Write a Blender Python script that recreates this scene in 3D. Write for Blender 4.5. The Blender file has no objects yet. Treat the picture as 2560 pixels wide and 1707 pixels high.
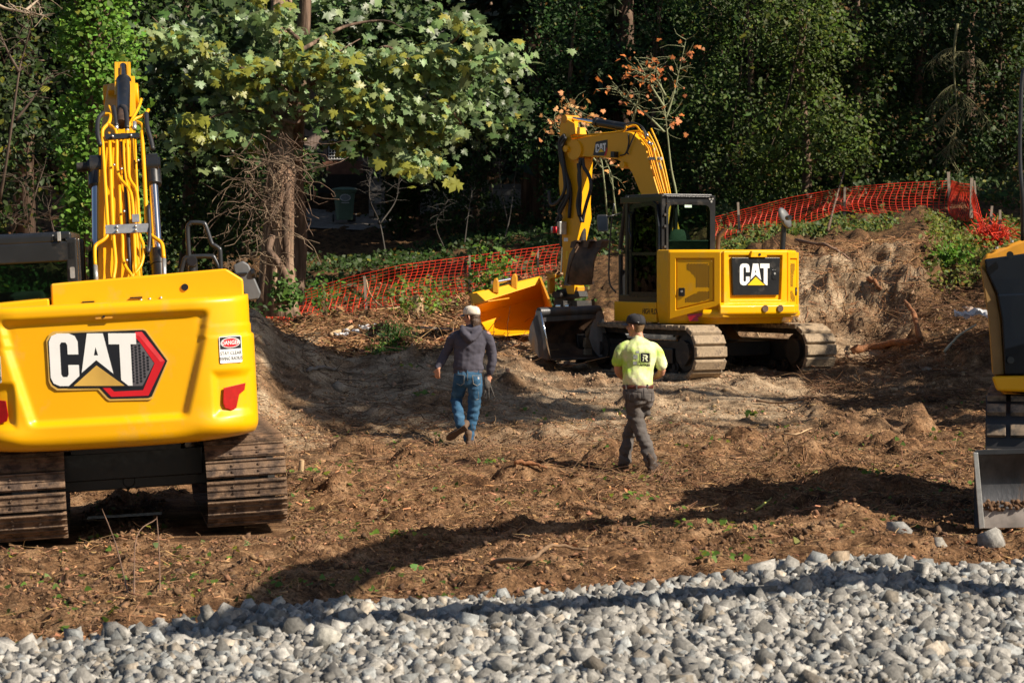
import bpy, bmesh, math, random
import numpy as np
from mathutils import Matrix, Vector, noise as mnoise
from mathutils.bvhtree import BVHTree
R = math.radians
random.seed(7); rng = np.random.default_rng(7)
SC = bpy.context.scene
COL = SC.collection
# ------------------------------------------------------------------ camera, sky, sun
FPX, HZ, CAMZ = 6044.0, 663.0, 2.4
cam_d = bpy.data.cameras.new('camera'); cam = bpy.data.objects.new('camera', cam_d); COL.objects.link(cam)
cam.location = (0, 0, CAMZ); cam.rotation_euler = (R(90), 0, 0)
cam_d.sensor_width = 36; cam_d.lens = FPX/2560*36
cam_d.shift_y = (HZ-853.5)/2560
cam_d.clip_end = 3000; cam_d.clip_start = .5
cam_d.dof.use_dof = True; cam_d.dof.focus_distance = 31; cam_d.dof.aperture_fstop = 5.6
SC.camera = cam
LX, LY, ELEV = -.915, .403, 38.0                     # where the light travels
az = math.atan2(-LY, -LX)                          # direction towards the sun
W = bpy.data.worlds.new('World'); SC.world = W; W.use_nodes = True
nt = W.node_tree; sky = nt.nodes.new('ShaderNodeTexSky'); sky.sky_type = 'NISHITA'; sky.sun_disc = False
sky.sun_elevation = R(ELEV); sky.sun_rotation = math.pi/2-az
nt.links.new(sky.outputs[0], nt.nodes['Background'].inputs[0]); nt.nodes['Background'].inputs[1].default_value = .05
sd = bpy.data.lights.new('sun', 'SUN'); so = bpy.data.objects.new('sun', sd); COL.objects.link(so)
sd.energy = 5.0; sd.angle = R(.5); sd.color = (1, .89, .74)
so.rotation_euler = (Vector((math.cos(az)*math.cos(R(ELEV)), math.sin(az)*math.cos(R(ELEV)), math.sin(R(ELEV))))).to_track_quat('Z', 'Y').to_euler()
SC.view_settings.view_transform = 'Standard'; SC.view_settings.look = 'None'; SC.view_settings.exposure = .66
SC.view_settings.gamma = 1
SC.render.engine = 'CYCLES'
SC.cycles.max_bounces = 6; SC.cycles.transparent_max_bounces = 12
def P(px, py, Y): return Vector(((px-1280)/FPX*Y, Y, CAMZ-(py-HZ)/FPX*Y))
# ------------------------------------------------------------------ noise
def _h(ix, iy, s):
    n = (ix.astype(np.int64)*374761393 + iy.astype(np.int64)*668265263 + s*974711) & 0xffffffff
    n = ((n ^ (n >> 13))*1274126177) & 0xffffffff
    n = (n ^ (n >> 16)) & 0xffffffff
    return n/4294967295.0
def vn(x, y, s=0):
    x = np.asarray(x, float); y = np.asarray(y, float)
    ix = np.floor(x); iy = np.floor(y); fx = x-ix; fy = y-iy
    fx = fx*fx*(3-2*fx); fy = fy*fy*(3-2*fy)
    a = _h(ix, iy, s); b = _h(ix+1, iy, s); c = _h(ix, iy+1, s); d = _h(ix+1, iy+1, s)
    return (a*(1-fx)+b*fx)*(1-fy)+(c*(1-fx)+d*fx)*fy
def fbm(x, y, sc, o=4, s=0):
    r = 0; a = 1; t = 0
    for k in range(o):
        r = r+a*(vn(x*sc+k*17.3, y*sc-k*9.1, s+k)-.5); t += a; a *= .55; sc *= 2.03
    return r/t*2
# ------------------------------------------------------------------ materials
MATS = {}; TINTED = set()
def mat(name, col, rough=.6, metal=0, coat=0, var=.25, vscale=6, col2=None, c2scale=3, c2lo=.45, c2hi=.62, bump=0, bscale=40, tint=False, trans=0, spec=.5, stretch=None, rough2=None, obj=True):
    if name in MATS: return MATS[name]
    m = bpy.data.materials.new(name); m.use_nodes = True; MATS[name] = m
    if tint: TINTED.add(name)
    n = m.node_tree.nodes; l = m.node_tree.links; b = n['Principled BSDF']
    b.inputs['Roughness'].default_value = rough; b.inputs['Metallic'].default_value = metal
    b.inputs['Coat Weight'].default_value = coat; b.inputs['Specular IOR Level'].default_value = spec
    tc = n.new('ShaderNodeTexCoord'); src = tc.outputs['Object' if obj else 'Generated']
    if stretch:
        mp = n.new('ShaderNodeMapping'); mp.inputs['Scale'].default_value = stretch; l.new(src, mp.inputs[0]); src = mp.outputs[0]
    nz = n.new('ShaderNodeTexNoise'); nz.inputs['Scale'].default_value = vscale; nz.inputs['Detail'].default_value = 5; l.new(src, nz.inputs['Vector'])
    mr = n.new('ShaderNodeMapRange'); mr.inputs[1].default_value = .3; mr.inputs[2].default_value = .7; mr.inputs[3].default_value = 1-var; mr.inputs[4].default_value = 1+var*.6
    l.new(nz.outputs[0], mr.inputs[0])
    cur = None
    rgb = n.new('ShaderNodeRGB'); rgb.outputs[0].default_value = (*col, 1); cur = rgb.outputs[0]
    if col2:
        n2 = n.new('ShaderNodeTexNoise'); n2.inputs['Scale'].default_value = c2scale; n2.inputs['Detail'].default_value = 6; n2.inputs['Roughness'].default_value = .65; l.new(src, n2.inputs['Vector'])
        r2 = n.new('ShaderNodeMapRange'); r2.inputs[1].default_value = c2lo; r2.inputs[2].default_value = c2hi; l.new(n2.outputs[0], r2.inputs[0])
        mx = n.new('ShaderNodeMix'); mx.data_type = 'RGBA'; l.new(r2.outputs[0], mx.inputs[0]); l.new(cur, mx.inputs[6]); mx.inputs[7].default_value = (*col2, 1); cur = mx.outputs[2]
        if rough2 is not None:
            r3 = n.new('ShaderNodeMapRange'); l.new(r2.outputs[0], r3.inputs[0]); r3.inputs[3].default_value = rough; r3.inputs[4].default_value = rough2; l.new(r3.outputs[0], b.inputs['Roughness'])
    v = n.new('ShaderNodeVectorMath'); v.operation = 'MULTIPLY'; l.new(cur, v.inputs[0]); l.new(mr.outputs[0], v.inputs[1]); cur = v.outputs[0]
    if tint:
        at = n.new('ShaderNodeAttribute'); at.attribute_name = 'tint'
        v = n.new('ShaderNodeVectorMath'); v.operation = 'MULTIPLY'; mt = n.new('ShaderNodeMix'); mt.data_type = 'RGBA'; l.new(at.outputs['Alpha'], mt.inputs[0]); mt.inputs[6].default_value = (1, 1, 1, 1); l.new(at.outputs['Color'], mt.inputs[7]); l.new(cur, v.inputs[0]); l.new(mt.outputs[2], v.inputs[1]); cur = v.outputs[0]
    l.new(cur, b.inputs['Base Color'])
    if bump:
        nb = n.new('ShaderNodeTexNoise'); nb.inputs['Scale'].default_value = bscale; nb.inputs['Detail'].default_value = 6; l.new(src, nb.inputs['Vector'])
        bp = n.new('ShaderNodeBump'); bp.inputs['Strength'].default_value = 1; bp.inputs['Distance'].default_value = bump; l.new(nb.outputs[0], bp.inputs['Height']); l.new(bp.outputs[0], b.inputs['Normal'])
    if trans:
        t = n.new('ShaderNodeBsdfTranslucent'); l.new(cur, t.inputs[0]); ms = n.new('ShaderNodeMixShader'); ms.inputs[0].default_value = trans
        l.new(b.outputs[0], ms.inputs[1]); l.new(t.outputs[0], ms.inputs[2]); l.new(ms.outputs[0], n['Material Output'].inputs[0])
    return m
def glass(name, tint, mixw=.25, rough=.02):
    m = bpy.data.materials.new(name); m.use_nodes = True; n = m.node_tree.nodes; l = m.node_tree.links
    t = n.new('ShaderNodeBsdfTransparent'); t.inputs[0].default_value = (*tint, 1)
    g = n.new('ShaderNodeBsdfGlossy'); g.inputs['Roughness'].default_value = rough
    fr = n.new('ShaderNodeLayerWeight'); fr.inputs[0].default_value = mixw
    s = n.new('ShaderNodeMixShader'); l.new(fr.outputs['Fresnel'], s.inputs[0]); l.new(t.outputs[0], s.inputs[1]); l.new(g.outputs[0], s.inputs[2]); l.new(s.outputs[0], n['Material Output'].inputs[0])
    return m
YEL = mat('yellow_paint', (.82, .39, .002), .42, coat=.1, spec=.4, var=.05, vscale=2, col2=(.62, .34, .04), c2scale=7, c2lo=.6, c2hi=.9, rough2=.6)
YELN = mat('yellow_paint_new', (.86, .425, .0), .38, coat=.12, spec=.4, var=.04, vscale=1.5, bump=.0006, bscale=9, col2=(.66, .38, .06), c2scale=4, c2lo=.56, c2hi=.85, rough2=.62)
YELD = mat('yellow_paint_worn', (.66, .29, .015), .5, var=.2, vscale=5, col2=(.28, .15, .05), c2scale=5, c2lo=.55, c2hi=.75, rough2=.8)
BLK = mat('black_paint', (.013, .014, .016), .32, var=.2, coat=.2, col2=(.06, .05, .04), c2scale=5, c2lo=.55, c2hi=.8, rough2=.6)
BLKG = mat('black_gloss_cover', (.005, .008, .014), .25, spec=.3, coat=.12, var=.1)
DARK = mat('dark_greasy_steel', (.02, .018, .016), .6, var=.4, col2=(.09, .06, .04), c2scale=7, c2lo=.52, c2hi=.7, bump=.004)
RUB = mat('black_rubber_hose', (.022, .022, .024), .5, var=.15)
CHR = mat('chrome_rod', (.75, .76, .78), .12, 1, var=.05)
ZINC = mat('zinc_plate', (.55, .55, .53), .38, .7, var=.2, vscale=20)
GREYM = mat('grey_steel_tube', (.05, .053, .058), .35, .5, var=.2)
MIR = mat('grey_mirror_shell', (.12, .125, .13), .5, var=.2)
TRKB = mat('muddy_track_steel', (.24, .15, .09), .8, var=.5, vscale=8, col2=(.055, .034, .024), c2scale=6, c2lo=.42, c2hi=.6, bump=.008, bscale=30)
TRKE = mat('polished_grouser_edge', (.56, .50, .44), .45, .2, var=.4, vscale=25, col2=(.20, .14, .10), c2scale=10, c2lo=.55, c2hi=.7)
TRKP = mat('dusty_track_pad', (.36, .27, .175), .85, var=.35, vscale=9, col2=(.12, .09, .065), c2scale=10, c2lo=.5, c2hi=.68, bump=.006, bscale=35)
RUST = mat('brown_worn_bucket_steel', (.13, .075, .045), .55, .3, var=.45, vscale=5, col2=(.05, .035, .03), c2scale=4, bump=.004)
BKST = mat('scuffed_grey_bucket_steel', (.10, .10, .105), .45, .6, var=.5, vscale=6, col2=(.13, .075, .04), c2scale=3, c2lo=.5, c2hi=.62, bump=.003, stretch=(1, 1, .4))
WHT = mat('white_vinyl', (.82, .82, .80), .45, var=.03)
RED = mat('red_vinyl', (.62, .01, .018), .4, var=.1, vscale=3)
REFL = mat('red_reflector', (.42, .004, .006), .15, coat=.5, var=.15, vscale=30)
BKV = mat('black_vinyl', (.01, .011, .015), .35, var=.05)
HEXG = mat('honeycomb_grey_vinyl', (.12, .11, .12), .4, var=.3, vscale=4)
GOLD = mat('gold_yellow_vinyl', (.62, .38, .08), .35, var=.25, vscale=2)
VYEL = mat('yellow_vinyl', (.85, .55, .01), .4, var=.03)
GLS = glass('tinted_cab_glass', (.50, .62, .55), .16)
GLSC = glass('clear_door_glass', (.60, .68, .62), .16)
GLSD = glass('dark_cab_glass', (.25, .32, .30), .55)
SEATM = mat('dark_seat_fabric', (.05, .055, .05), .9, var=.3, bump=.003, bscale=200)
ROCK = mat('grey_crushed_rock', (.36, .345, .315), .85, var=.45, vscale=30, tint=True, bump=.004, bscale=60)
CLOD = mat('soil_clod', (.175, .095, .048), .95, var=.4, vscale=25, tint=True, bump=.006, bscale=50)
TWIG = mat('dry_twig', (.22, .135, .075), .85, var=.4, vscale=12, tint=True)
CHIP = mat('torn_wood', (.45, .24, .11), .8, var=.4, vscale=15, tint=True, stretch=(1, 1, 1))
BARK = mat('brown_bark', (.115, .07, .045), .95, var=.55, vscale=7, stretch=(1, 1, .12), bump=.03, bscale=16, col2=(.21, .14, .10), c2scale=9)
LEAF = mat('green_leaf', (.062, .105, .022), .55, var=.3, vscale=3, tint=True, trans=.3, spec=.3)
LEAFM = mat('maple_leaf_green', (.14, .215, .075), .43, var=.25, vscale=3, tint=True, trans=.3, spec=.5)
NEED = mat('conifer_needles', (.026, .045, .014), .6, var=.4, vscale=2, tint=True, trans=.12)
DRYL = mat('dead_leaf', (.26, .13, .06), .8, var=.4, vscale=9, tint=True, trans=.15)
NETM = mat('orange_plastic_net', (.80, .045, .012), .5, var=.35, vscale=1.5, trans=.15)
WOODP = mat('weathered_stake', (.33, .27, .21), .8, var=.4, vscale=20, stretch=(3, 3, .3))
SKIN = mat('skin', (.55, .27, .17), .5, var=.1, vscale=20)
HAIR = mat('brown_hair', (.075, .04, .02), .6, var=.5, vscale=60, stretch=(1, 1, .2), bump=.006, bscale=90)
HAIRB = mat('fair_hair', (.22, .13, .065), .6, var=.4, vscale=60, bump=.004, bscale=120)
HOOD = mat('slate_fleece', (.082, .078, .100), .95, var=.15, vscale=5, bump=.010, bscale=9, spec=.2)
DENIM = mat('blue_denim', (.035, .100, .185), .9, var=.35, vscale=7, col2=(.10, .21, .33), c2scale=5, c2lo=.5, c2hi=.75, bump=.008, bscale=14, spec=.2)
GPANT = mat('grey_canvas', (.115, .102, .095), .9, var=.3, vscale=7, col2=(.12, .09, .065), c2scale=3, c2lo=.55, c2hi=.8, bump=.012, bscale=13, spec=.2)
HIVIS = mat('lime_jersey', (.50, .78, .10), .85, var=.12, vscale=4, col2=(.84, .82, .52), c2scale=2.2, c2lo=.42, c2hi=.6, bump=.012, bscale=7, spec=.2)
BOOT = mat('dusty_brown_boot', (.14, .085, .05), .8, var=.3, vscale=15, bump=.003)
BOOTD = mat('dark_work_boot', (.05, .035, .028), .75, var=.3, vscale=15, bump=.003)
SOLE = mat('boot_sole', (.10, .06, .035), .85, var=.3, vscale=40)
CAPW = mat('cream_cap_cloth', (.68, .61, .50), .9, var=.08, vscale=8)
CAPB = mat('black_cap_cloth', (.022, .021, .024), .85, var=.2, vscale=60)
BELT = mat('brown_leather', (.11, .03, .018), .45, var=.3, vscale=20)
SEAM = mat('pale_stitching', (.42, .38, .30), .9, var=.1)
GLOV = mat('grey_work_glove', (.10, .09, .08), .9, var=.3, vscale=30)
# ------------------------------------------------------------------ mesh helpers
def link(name, me, m=None, parent=None):
    o = bpy.data.objects.new(name, me); COL.objects.link(o)
    if m is not None:
        me.materials.append(m)
        if m.name in TINTED and 'tint' not in me.attributes: at = me.attributes.new('tint', 'FLOAT_COLOR', 'POINT'); at.data.foreach_set('color', [1.0]*(4*len(me.vertices)))
    if parent is not None: o.parent = parent
    return o
def fast(name, V, F, m, parent=None, tint=None, smooth=False):
    V = np.asarray(V, np.float32); F = np.asarray(F, np.int32)
    me = bpy.data.meshes.new(name); k = F.shape[1]
    me.vertices.add(len(V)); me.vertices.foreach_set('co', V.ravel())
    me.loops.add(F.size); me.loops.foreach_set('vertex_index', F.ravel())
    me.polygons.add(len(F)); me.polygons.foreach_set('loop_start', np.arange(0, F.size, k, dtype=np.int32))
    me.polygons.foreach_set('loop_total', np.full(len(F), k, np.int32))
    if smooth: me.polygons.foreach_set('use_smooth', np.ones(len(F), bool))
    if tint is not None:
        a = me.attributes.new('tint', 'FLOAT_COLOR', 'POINT'); c = np.ones((len(V), 4), np.float32); c[:, :3] = tint; a.data.foreach_set('color', c.ravel())
    me.update(calc_edges=True)
    return link(name, me, m, parent)
def tag(o, label=None, cat=None, group=None, kind=None):
    if label: o['label'] = label
    if cat: o['category'] = cat
    if group: o['group'] = group
    if kind: o['kind'] = kind
    return o
def empty(name, loc, rot=(0, 0, 0)):
    o = bpy.data.objects.new(name, None); COL.objects.link(o); o.location = loc; o.rotation_euler = rot
    o.empty_display_size = .2
    bpy.context.view_layer.update(); return o
def copy_tree(o, parent=None, root=True):
    c = o.copy(); COL.objects.link(c); c.parent = parent
    for ch in KIDS.get(o.name, [x for x in o.children]): copy_tree(ch, c, False)
    return c
KIDS = {}
def frame(o, x, y, z):
    m = Matrix.Identity(4)
    for i, v in enumerate((x, y, z)):
        v = Vector(v).normalized()
        for k in range(3): m[k][i] = v[k]
    for k in range(3): m[k][3] = o[k]
    return m
class MB:
    def __init__(s): s.v = []; s.f = []
    def add(s, V, F, M=None):
        b = len(s.v)
        for p in V:
            p = Vector(p); s.v.append(M @ p if M is not None else p)
        s.f += [tuple(i+b for i in f) for f in F]; return s
    def box(s, c, d, M=None):
        x, y, z = [k/2 for k in d]
        V = [(c[0]+a*x, c[1]+b*y, c[2]+e*z) for a in (-1, 1) for b in (-1, 1) for e in (-1, 1)]
        return s.add(V, [(0, 1, 3, 2), (4, 6, 7, 5), (0, 4, 5, 1), (2, 3, 7, 6), (0, 2, 6, 4), (1, 5, 7, 3)], M)
    def prism(s, poly, z0, z1, M=None, taper=1):
        n = len(poly); A = sum(poly[i][0]*poly[(i+1) % n][1]-poly[(i+1) % n][0]*poly[i][1] for i in range(n))
        if A < 0: poly = poly[::-1]
        if z1 < z0: z0, z1 = z1, z0
        cx = sum(p[0] for p in poly)/n; cy = sum(p[1] for p in poly)/n
        V = [(p[0], p[1], z0) for p in poly]+[(cx+(p[0]-cx)*taper, cy+(p[1]-cy)*taper, z1) for p in poly]
        F = [tuple(range(n))[::-1], tuple(range(n, 2*n))]+[(i, (i+1) % n, n+(i+1) % n, n+i) for i in range(n)]
        return s.add(V, F, M)
    def cyl(s, a, b, r, r2=None, n=14, M=None): return s.tube([a, b], [r, r if r2 is None else r2], n, M)
    def tube(s, pts, r, n=8, M=None, cap=True):
        pts = [Vector(p) for p in pts]; k = len(pts)
        rr = list(r) if hasattr(r, '__len__') else [r]*k
        V = []; up = None
        for i in range(k):
            t = (pts[min(i+1, k-1)]-pts[max(i-1, 0)])
            if t.length < 1e-9: t = Vector((0, 0, 1))
            t.normalize()
            if up is None: up = t.orthogonal().normalized()
            up = (up-t*up.dot(t)); up = up.normalized() if up.length > 1e-6 else t.orthogonal().normalized()
            sd_ = t.cross(up)
            for j in range(n):
                a = 2*math.pi*j/n; V.append(pts[i]+(up*math.cos(a)+sd_*math.sin(a))*rr[i])
        F = [(i*n+j, i*n+(j+1) % n, (i+1)*n+(j+1) % n, (i+1)*n+j) for i in range(k-1) for j in range(n)]
        if cap: F += [tuple(range(n))[::-1], tuple(range((k-1)*n, k*n))]
        return s.add(V, F, M)
    def loft(s, rings, M=None, cap=True):
        n = len(rings[0]); V = [p for r in rings for p in r]; k = len(rings)
        F = [(i*n+j, i*n+(j+1) % n, (i+1)*n+(j+1) % n, (i+1)*n+j) for i in range(k-1) for j in range(n)]
        if cap: F += [tuple(range(n))[::-1], tuple(range((k-1)*n, k*n))]
        return s.add(V, F, M)
    def grid(s, pts, M=None):
        nr = len(pts); nc = len(pts[0]); V = [p for r in pts for p in r]
        return s.add(V, [(i*nc+j, i*nc+j+1, (i+1)*nc+j+1, (i+1)*nc+j) for i in range(nr-1) for j in range(nc-1)], M)
    def build(s, name, m, parent=None, M=None, smooth=False, bevel=0, seg=2, auto=None, data=False):
        me = bpy.data.meshes.new(name); V = [M @ v for v in s.v] if M is not None else s.v
        me.from_pydata([tuple(v) for v in V], [], s.f)
        bm = bmesh.new(); bm.from_mesh(me); bmesh.ops.recalc_face_normals(bm, faces=bm.faces)
        if auto is not None:
            for e in bm.edges: e.smooth = (len(e.link_faces) == 2 and e.calc_face_angle(0) < R(auto))
            smooth = True
        bm.to_mesh(me); bm.free()
        if smooth: me.polygons.foreach_set('use_smooth', [True]*len(me.polygons))
        me.update()
        if data: me.materials.append(m); return me
        o = link(name, me, m, parent)
        if bevel:
            md = o.modifiers.new('bevel', 'BEVEL'); md.width = bevel; md.segments = seg; md.limit_method = 'ANGLE'; md.angle_limit = R(35); md.harden_normals = False
            me.polygons.foreach_set('use_smooth', [True]*len(me.polygons))
            md.harden_normals = True
        return o
def spline(pts, k=6):
    pts = [Vector(p) for p in pts]
    if len(pts) < 3: return pts
    out = []
    q = [pts[0]*2-pts[1]]+pts+[pts[-1]*2-pts[-2]]
    for i in range(1, len(q)-2):
        for j in range(k):
            t = j/k; a, b, c, d = q[i-1:i+3]
            out.append(.5*((2*b)+(c-a)*t+(2*a-5*b+4*c-d)*t*t+(3*b-a-3*c+d)*t**3))
    out.append(pts[-1]); return out
def rotmats(n, tilt=1.0, up=None):
    """random rotation matrices n x 3 x 3"""
    q = rng.normal(size=(n, 4)); q /= np.linalg.norm(q, axis=1)[:, None]
    w, x, y, z = q.T
    return np.stack([1-2*(y*y+z*z), 2*(x*y-z*w), 2*(x*z+y*w), 2*(x*y+z*w), 1-2*(x*x+z*z), 2*(y*z-x*w), 2*(x*z-y*w), 2*(y*z+x*w), 1-2*(x*x+y*y)], 1).reshape(n, 3, 3)
def orient(nrm, tip):
    """matrices whose z column is nrm and y column close to tip"""
    z = nrm/np.linalg.norm(nrm, axis=1)[:, None]
    y = tip-z*np.sum(tip*z, 1)[:, None]; y /= (np.linalg.norm(y, axis=1)[:, None]+1e-9)
    x = np.cross(y, z); return np.stack([x, y, z], 2)
def scatter(name, TV, TF, C, S, Rm, m, parent=None, tint=None, smooth=False):
    """many copies of a little template joined in one mesh"""
    n = len(C); k = len(TV); TV = np.asarray(TV, float)
    S = np.asarray(S, float)
    if S.ndim == 1: S = np.repeat(S[:, None], 3, 1)
    V = np.einsum('nij,nkj->nki', Rm, TV[None]*S[:, None, :])+C[:, None, :]
    F = (np.asarray(TF)[None]+(np.arange(n)*k)[:, None, None]).reshape(-1, np.asarray(TF).shape[1])
    t = None if tint is None else np.repeat(tint, k, 0)
    return fast(name, V.reshape(-1, 3), F, m, parent, t, smooth)
def sticks(name, PTS, RAD, m, parent=None, tint=None):
    """N polylines (N,K,3) as three sided tubes"""
    N, K, _ = PTS.shape
    T = np.gradient(PTS, axis=1); T /= (np.linalg.norm(T, axis=2)[..., None]+1e-9)
    ref = np.zeros_like(T); ref[..., 2] = 1; vert = np.abs(T[..., 2]) > .9; ref[vert] = (1, 0, 0)
    U = np.cross(T, ref); U /= (np.linalg.norm(U, axis=2)[..., None]+1e-9); Wv = np.cross(T, U)
    V = []
    for j in range(3):
        a = 2*math.pi*j/3; V.append(PTS+(U*math.cos(a)+Wv*math.sin(a))*RAD[..., None])
    V = np.stack(V, 2).reshape(-1, 3)                     # N,K,3
    F = []
    for i in range(K-1):
        for j in range(3): F.append((i*3+j, i*3+(j+1) % 3, (i+1)*3+(j+1) % 3, (i+1)*3+j))
    F = (np.array(F)[None]+(np.arange(N)*K*3)[:, None, None]).reshape(-1, 4)
    return fast(name, V, F, m, parent, None if tint is None else np.repeat(tint, K*3, 0), True)
def rand_paths(base, length, K=5, wob=.25, flat=.3, updir=0):
    """N random polylines starting at base"""
    N = len(base); a = rng.uniform(0, 2*math.pi, N)
    d = np.stack([np.cos(a), np.sin(a), rng.normal(0, flat, N)+updir], 1); d /= np.linalg.norm(d, axis=1)[:, None]
    out = [base]; 
    for k in range(K-1):
        d = d+rng.normal(0, wob, (N, 3))*[1, 1, flat+.2]; d /= np.linalg.norm(d, axis=1)[:, None]
        out.append(out[-1]+d*(length/(K-1))[:, None])
    return np.stack(out, 1)
# ------------------------------------------------------------------ terrain
YR = [6, 12, 20, 26, 30, 32, 34, 36, 38, 40, 41, 42, 43, 46, 50, 56, 64, 76, 90, 120, 160, 420]  # farthest rows climb a hill added to block bright sky between the trees
TAB = {
 -9000: [-.3, -.3, -.2, 0, .3, .6, 1.2, 1.6, 1.8, 2.0, 2.0, 2.0, 2.1, 2.2, 2.3, 2.6, 3.0, 3.6, 9, 30, 45, 50],
 -600: [-.2, -.2, -.2, -.1, .2, .5, 1.0, 1.5, 1.7, 1.8, 1.8, 1.8, 1.9, 2.0, 2.2, 2.6, 3.0, 3.6, 8, 28, 45, 50],
 0: [-.12, -.12, -.16, -.1, .12, .35, .9, 1.5, 1.7, 1.7, 1.7, 1.7, 1.8, 1.9, 2.0, 2.4, 3.0, 3.6, 7, 27, 45, 50],
 640: [-.05, 0, -.02, -.03, .12, .45, 1.15, 1.75, 1.6, 1.4, 1.35, 1.3, 1.25, 1.2, 1.27, 1.6, 2.5, 3.72, 6, 26, 45, 50],
 720: [-.03, 0, 0, 0, .08, .28, .70, 1.25, 1.35, 1.2, 1.2, 1.15, 1.1, 1.1, 1.2, 1.6, 2.5, 3.74, 6, 26, 45, 50],
 870: [0, 0, 0, 0, .05, .15, .42, .66, .9, 1.0, 1.05, 1.08, 1.1, 1.2, 1.34, 1.8, 2.5, 3.76, 6, 26, 45, 50],
 1020: [0, 0, 0, 0, .05, .16, .42, .78, .98, 1.06, 1.1, 1.15, 1.18, 1.3, 1.5, 2.0, 2.7, 3.78, 6, 26, 45, 50],
 1170: [0, 0, 0, .02, .06, .15, .45, .75, .98, 1.1, 1.14, 1.18, 1.2, 1.35, 1.72, 2.3, 3.0, 3.9, 6, 26, 45, 50],
 1320: [0, 0, 0, .02, .08, .18, .42, .62, .72, .82, .9, 1.0, 1.05, 1.4, 2.0, 2.6, 3.3, 4.1, 6, 26, 45, 50],
 1400: [0, 0, 0, .03, .08, .18, .40, .56, .64, .72, .85, 1.0, 1.1, 1.5, 2.15, 2.8, 3.4, 4.2, 6, 26, 45, 50],
 1600: [0, 0, 0, .04, .1, .2, .42, .6, .68, .78, .95, 1.1, 1.3, 1.9, 2.5, 3.1, 3.8, 4.6, 6.5, 26, 45, 50],
 1800: [0, 0, .02, .05, .1, .2, .42, .62, .7, .8, 1.0, 1.3, 1.7, 2.4, 2.9, 3.5, 4.2, 5.0, 7, 26, 45, 50],
 1960: [0, 0, .04, .08, .12, .22, .42, .60, .70, .84, .98, 1.75, 2.5, 2.85, 3.1, 3.7, 4.4, 5.2, 7, 26, 45, 50],
 2200: [0, .02, .08, .12, .16, .3, .46, .62, .75, .92, 1.1, 1.95, 2.72, 3.0, 3.35, 3.9, 4.6, 5.4, 7.4, 26, 45, 50],
 2300: [0, .02, .04, .1, .2, .34, .55, .75, .95, 1.35, 1.7, 2.3, 2.8, 3.15, 3.5, 4.0, 4.7, 5.5, 7.5, 26, 45, 50],
 2450: [0, .0, -.02, .08, .25, .45, .65, .9, 1.2, 1.6, 1.85, 2.05, 2.25, 2.6, 3.3, 4.1, 4.8, 5.6, 7.6, 26, 45, 50],
 2900: [0, .0, 0, .1, .4, .6, .8, 1.1, 1.4, 1.8, 2.0, 2.2, 2.4, 2.75, 3.4, 4.2, 5.0, 6.0, 8, 27, 45, 50],
 9000: [0, .1, .2, .4, .6, .8, 1.1, 1.5, 2.0, 2.4, 2.6, 2.9, 3.0, 3.4, 3.8, 4.4, 5.4, 6.6, 10, 30, 45, 50]}
TK = sorted(TAB); TKa = np.array(TK, float); YRa = np.array(YR, float); TZ = np.array([TAB[k] for k in TK])
def gravel_edge(X): return 17.55+.53*X-.16*np.clip(X-2.6, 0, 9)-.25*np.clip(X-2.6, 0, 1)+.25*np.clip(-X-2, 0, 9)*0+fbm(X, X*0, 1.3, 3, 5)*.22
def H0(X, Y):
    X = np.asarray(X, float); Y = np.asarray(Y, float)
    px = 1280+FPX*X/np.maximum(Y, 5)
    i = np.clip(np.searchsorted(TKa, px)-1, 0, len(TK)-2); fx = np.clip((px-TKa[i])/(TKa[i+1]-TKa[i]), 0, 1); fx = fx*fx*(3-2*fx)*.5+fx*.5
    j = np.clip(np.searchsorted(YRa, Y)-1, 0, len(YR)-2); fy = np.clip((Y-YRa[j])/(YRa[j+1]-YRa[j]), 0, 1)
    z = (TZ[i, j]*(1-fx)+TZ[i+1, j]*fx)*(1-fy)+(TZ[i, j+1]*(1-fx)+TZ[i+1, j+1]*fx)*fy
    return z
def sm(a, b, x): t = np.clip((x-a)/(b-a), 0, 1); return t*t*(3-2*t)
def masks(X, Y):
    px = 1280+FPX*X/np.maximum(Y, 5); w = fbm(X, Y, .35, 3, 31)
    d = fbm(X, Y, 1.1, 3, 77)
    sand = sm(29.5, 33.0, Y+w*2.5+d*.8-np.clip((1280-px)/700, 0, 1)*0)*(1-sm(42.8, 43.6, Y+d*.5))
    sand *= 1-sm(760, 860, px)*(1-sm(1100, 1200, px))*sm(37.8, 38.6, Y+d)      # leaf litter slope
    sand *= 1-sm(2240, 2330, px+d*60)
    sand *= 1-.75*sm(.0, .25, fbm(X, Y, .9, 4, 63))*(1-sm(1500, 1700, px))
    sand *= 1-.55*sm(40.6, 41.4, Y)*sm(.0, .3, fbm(X, Y, 1.3, 3, 64))
    sand *= 1-sm(1960, 2080, px+w*80)*(1-sm(39, 40.5, Y+d))*.85                   # brushy dark soil lower right
    wood = sm(42.8, 45.5, Y+d); wood = np.maximum(wood, sm(760, 860, px)*(1-sm(1100, 1200, px))*sm(37.8, 38.6, Y+d))
    wood = np.maximum(wood, sm(2260, 2340, px+d*40)*sm(36, 40, Y))
    return sand, wood, px
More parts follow.
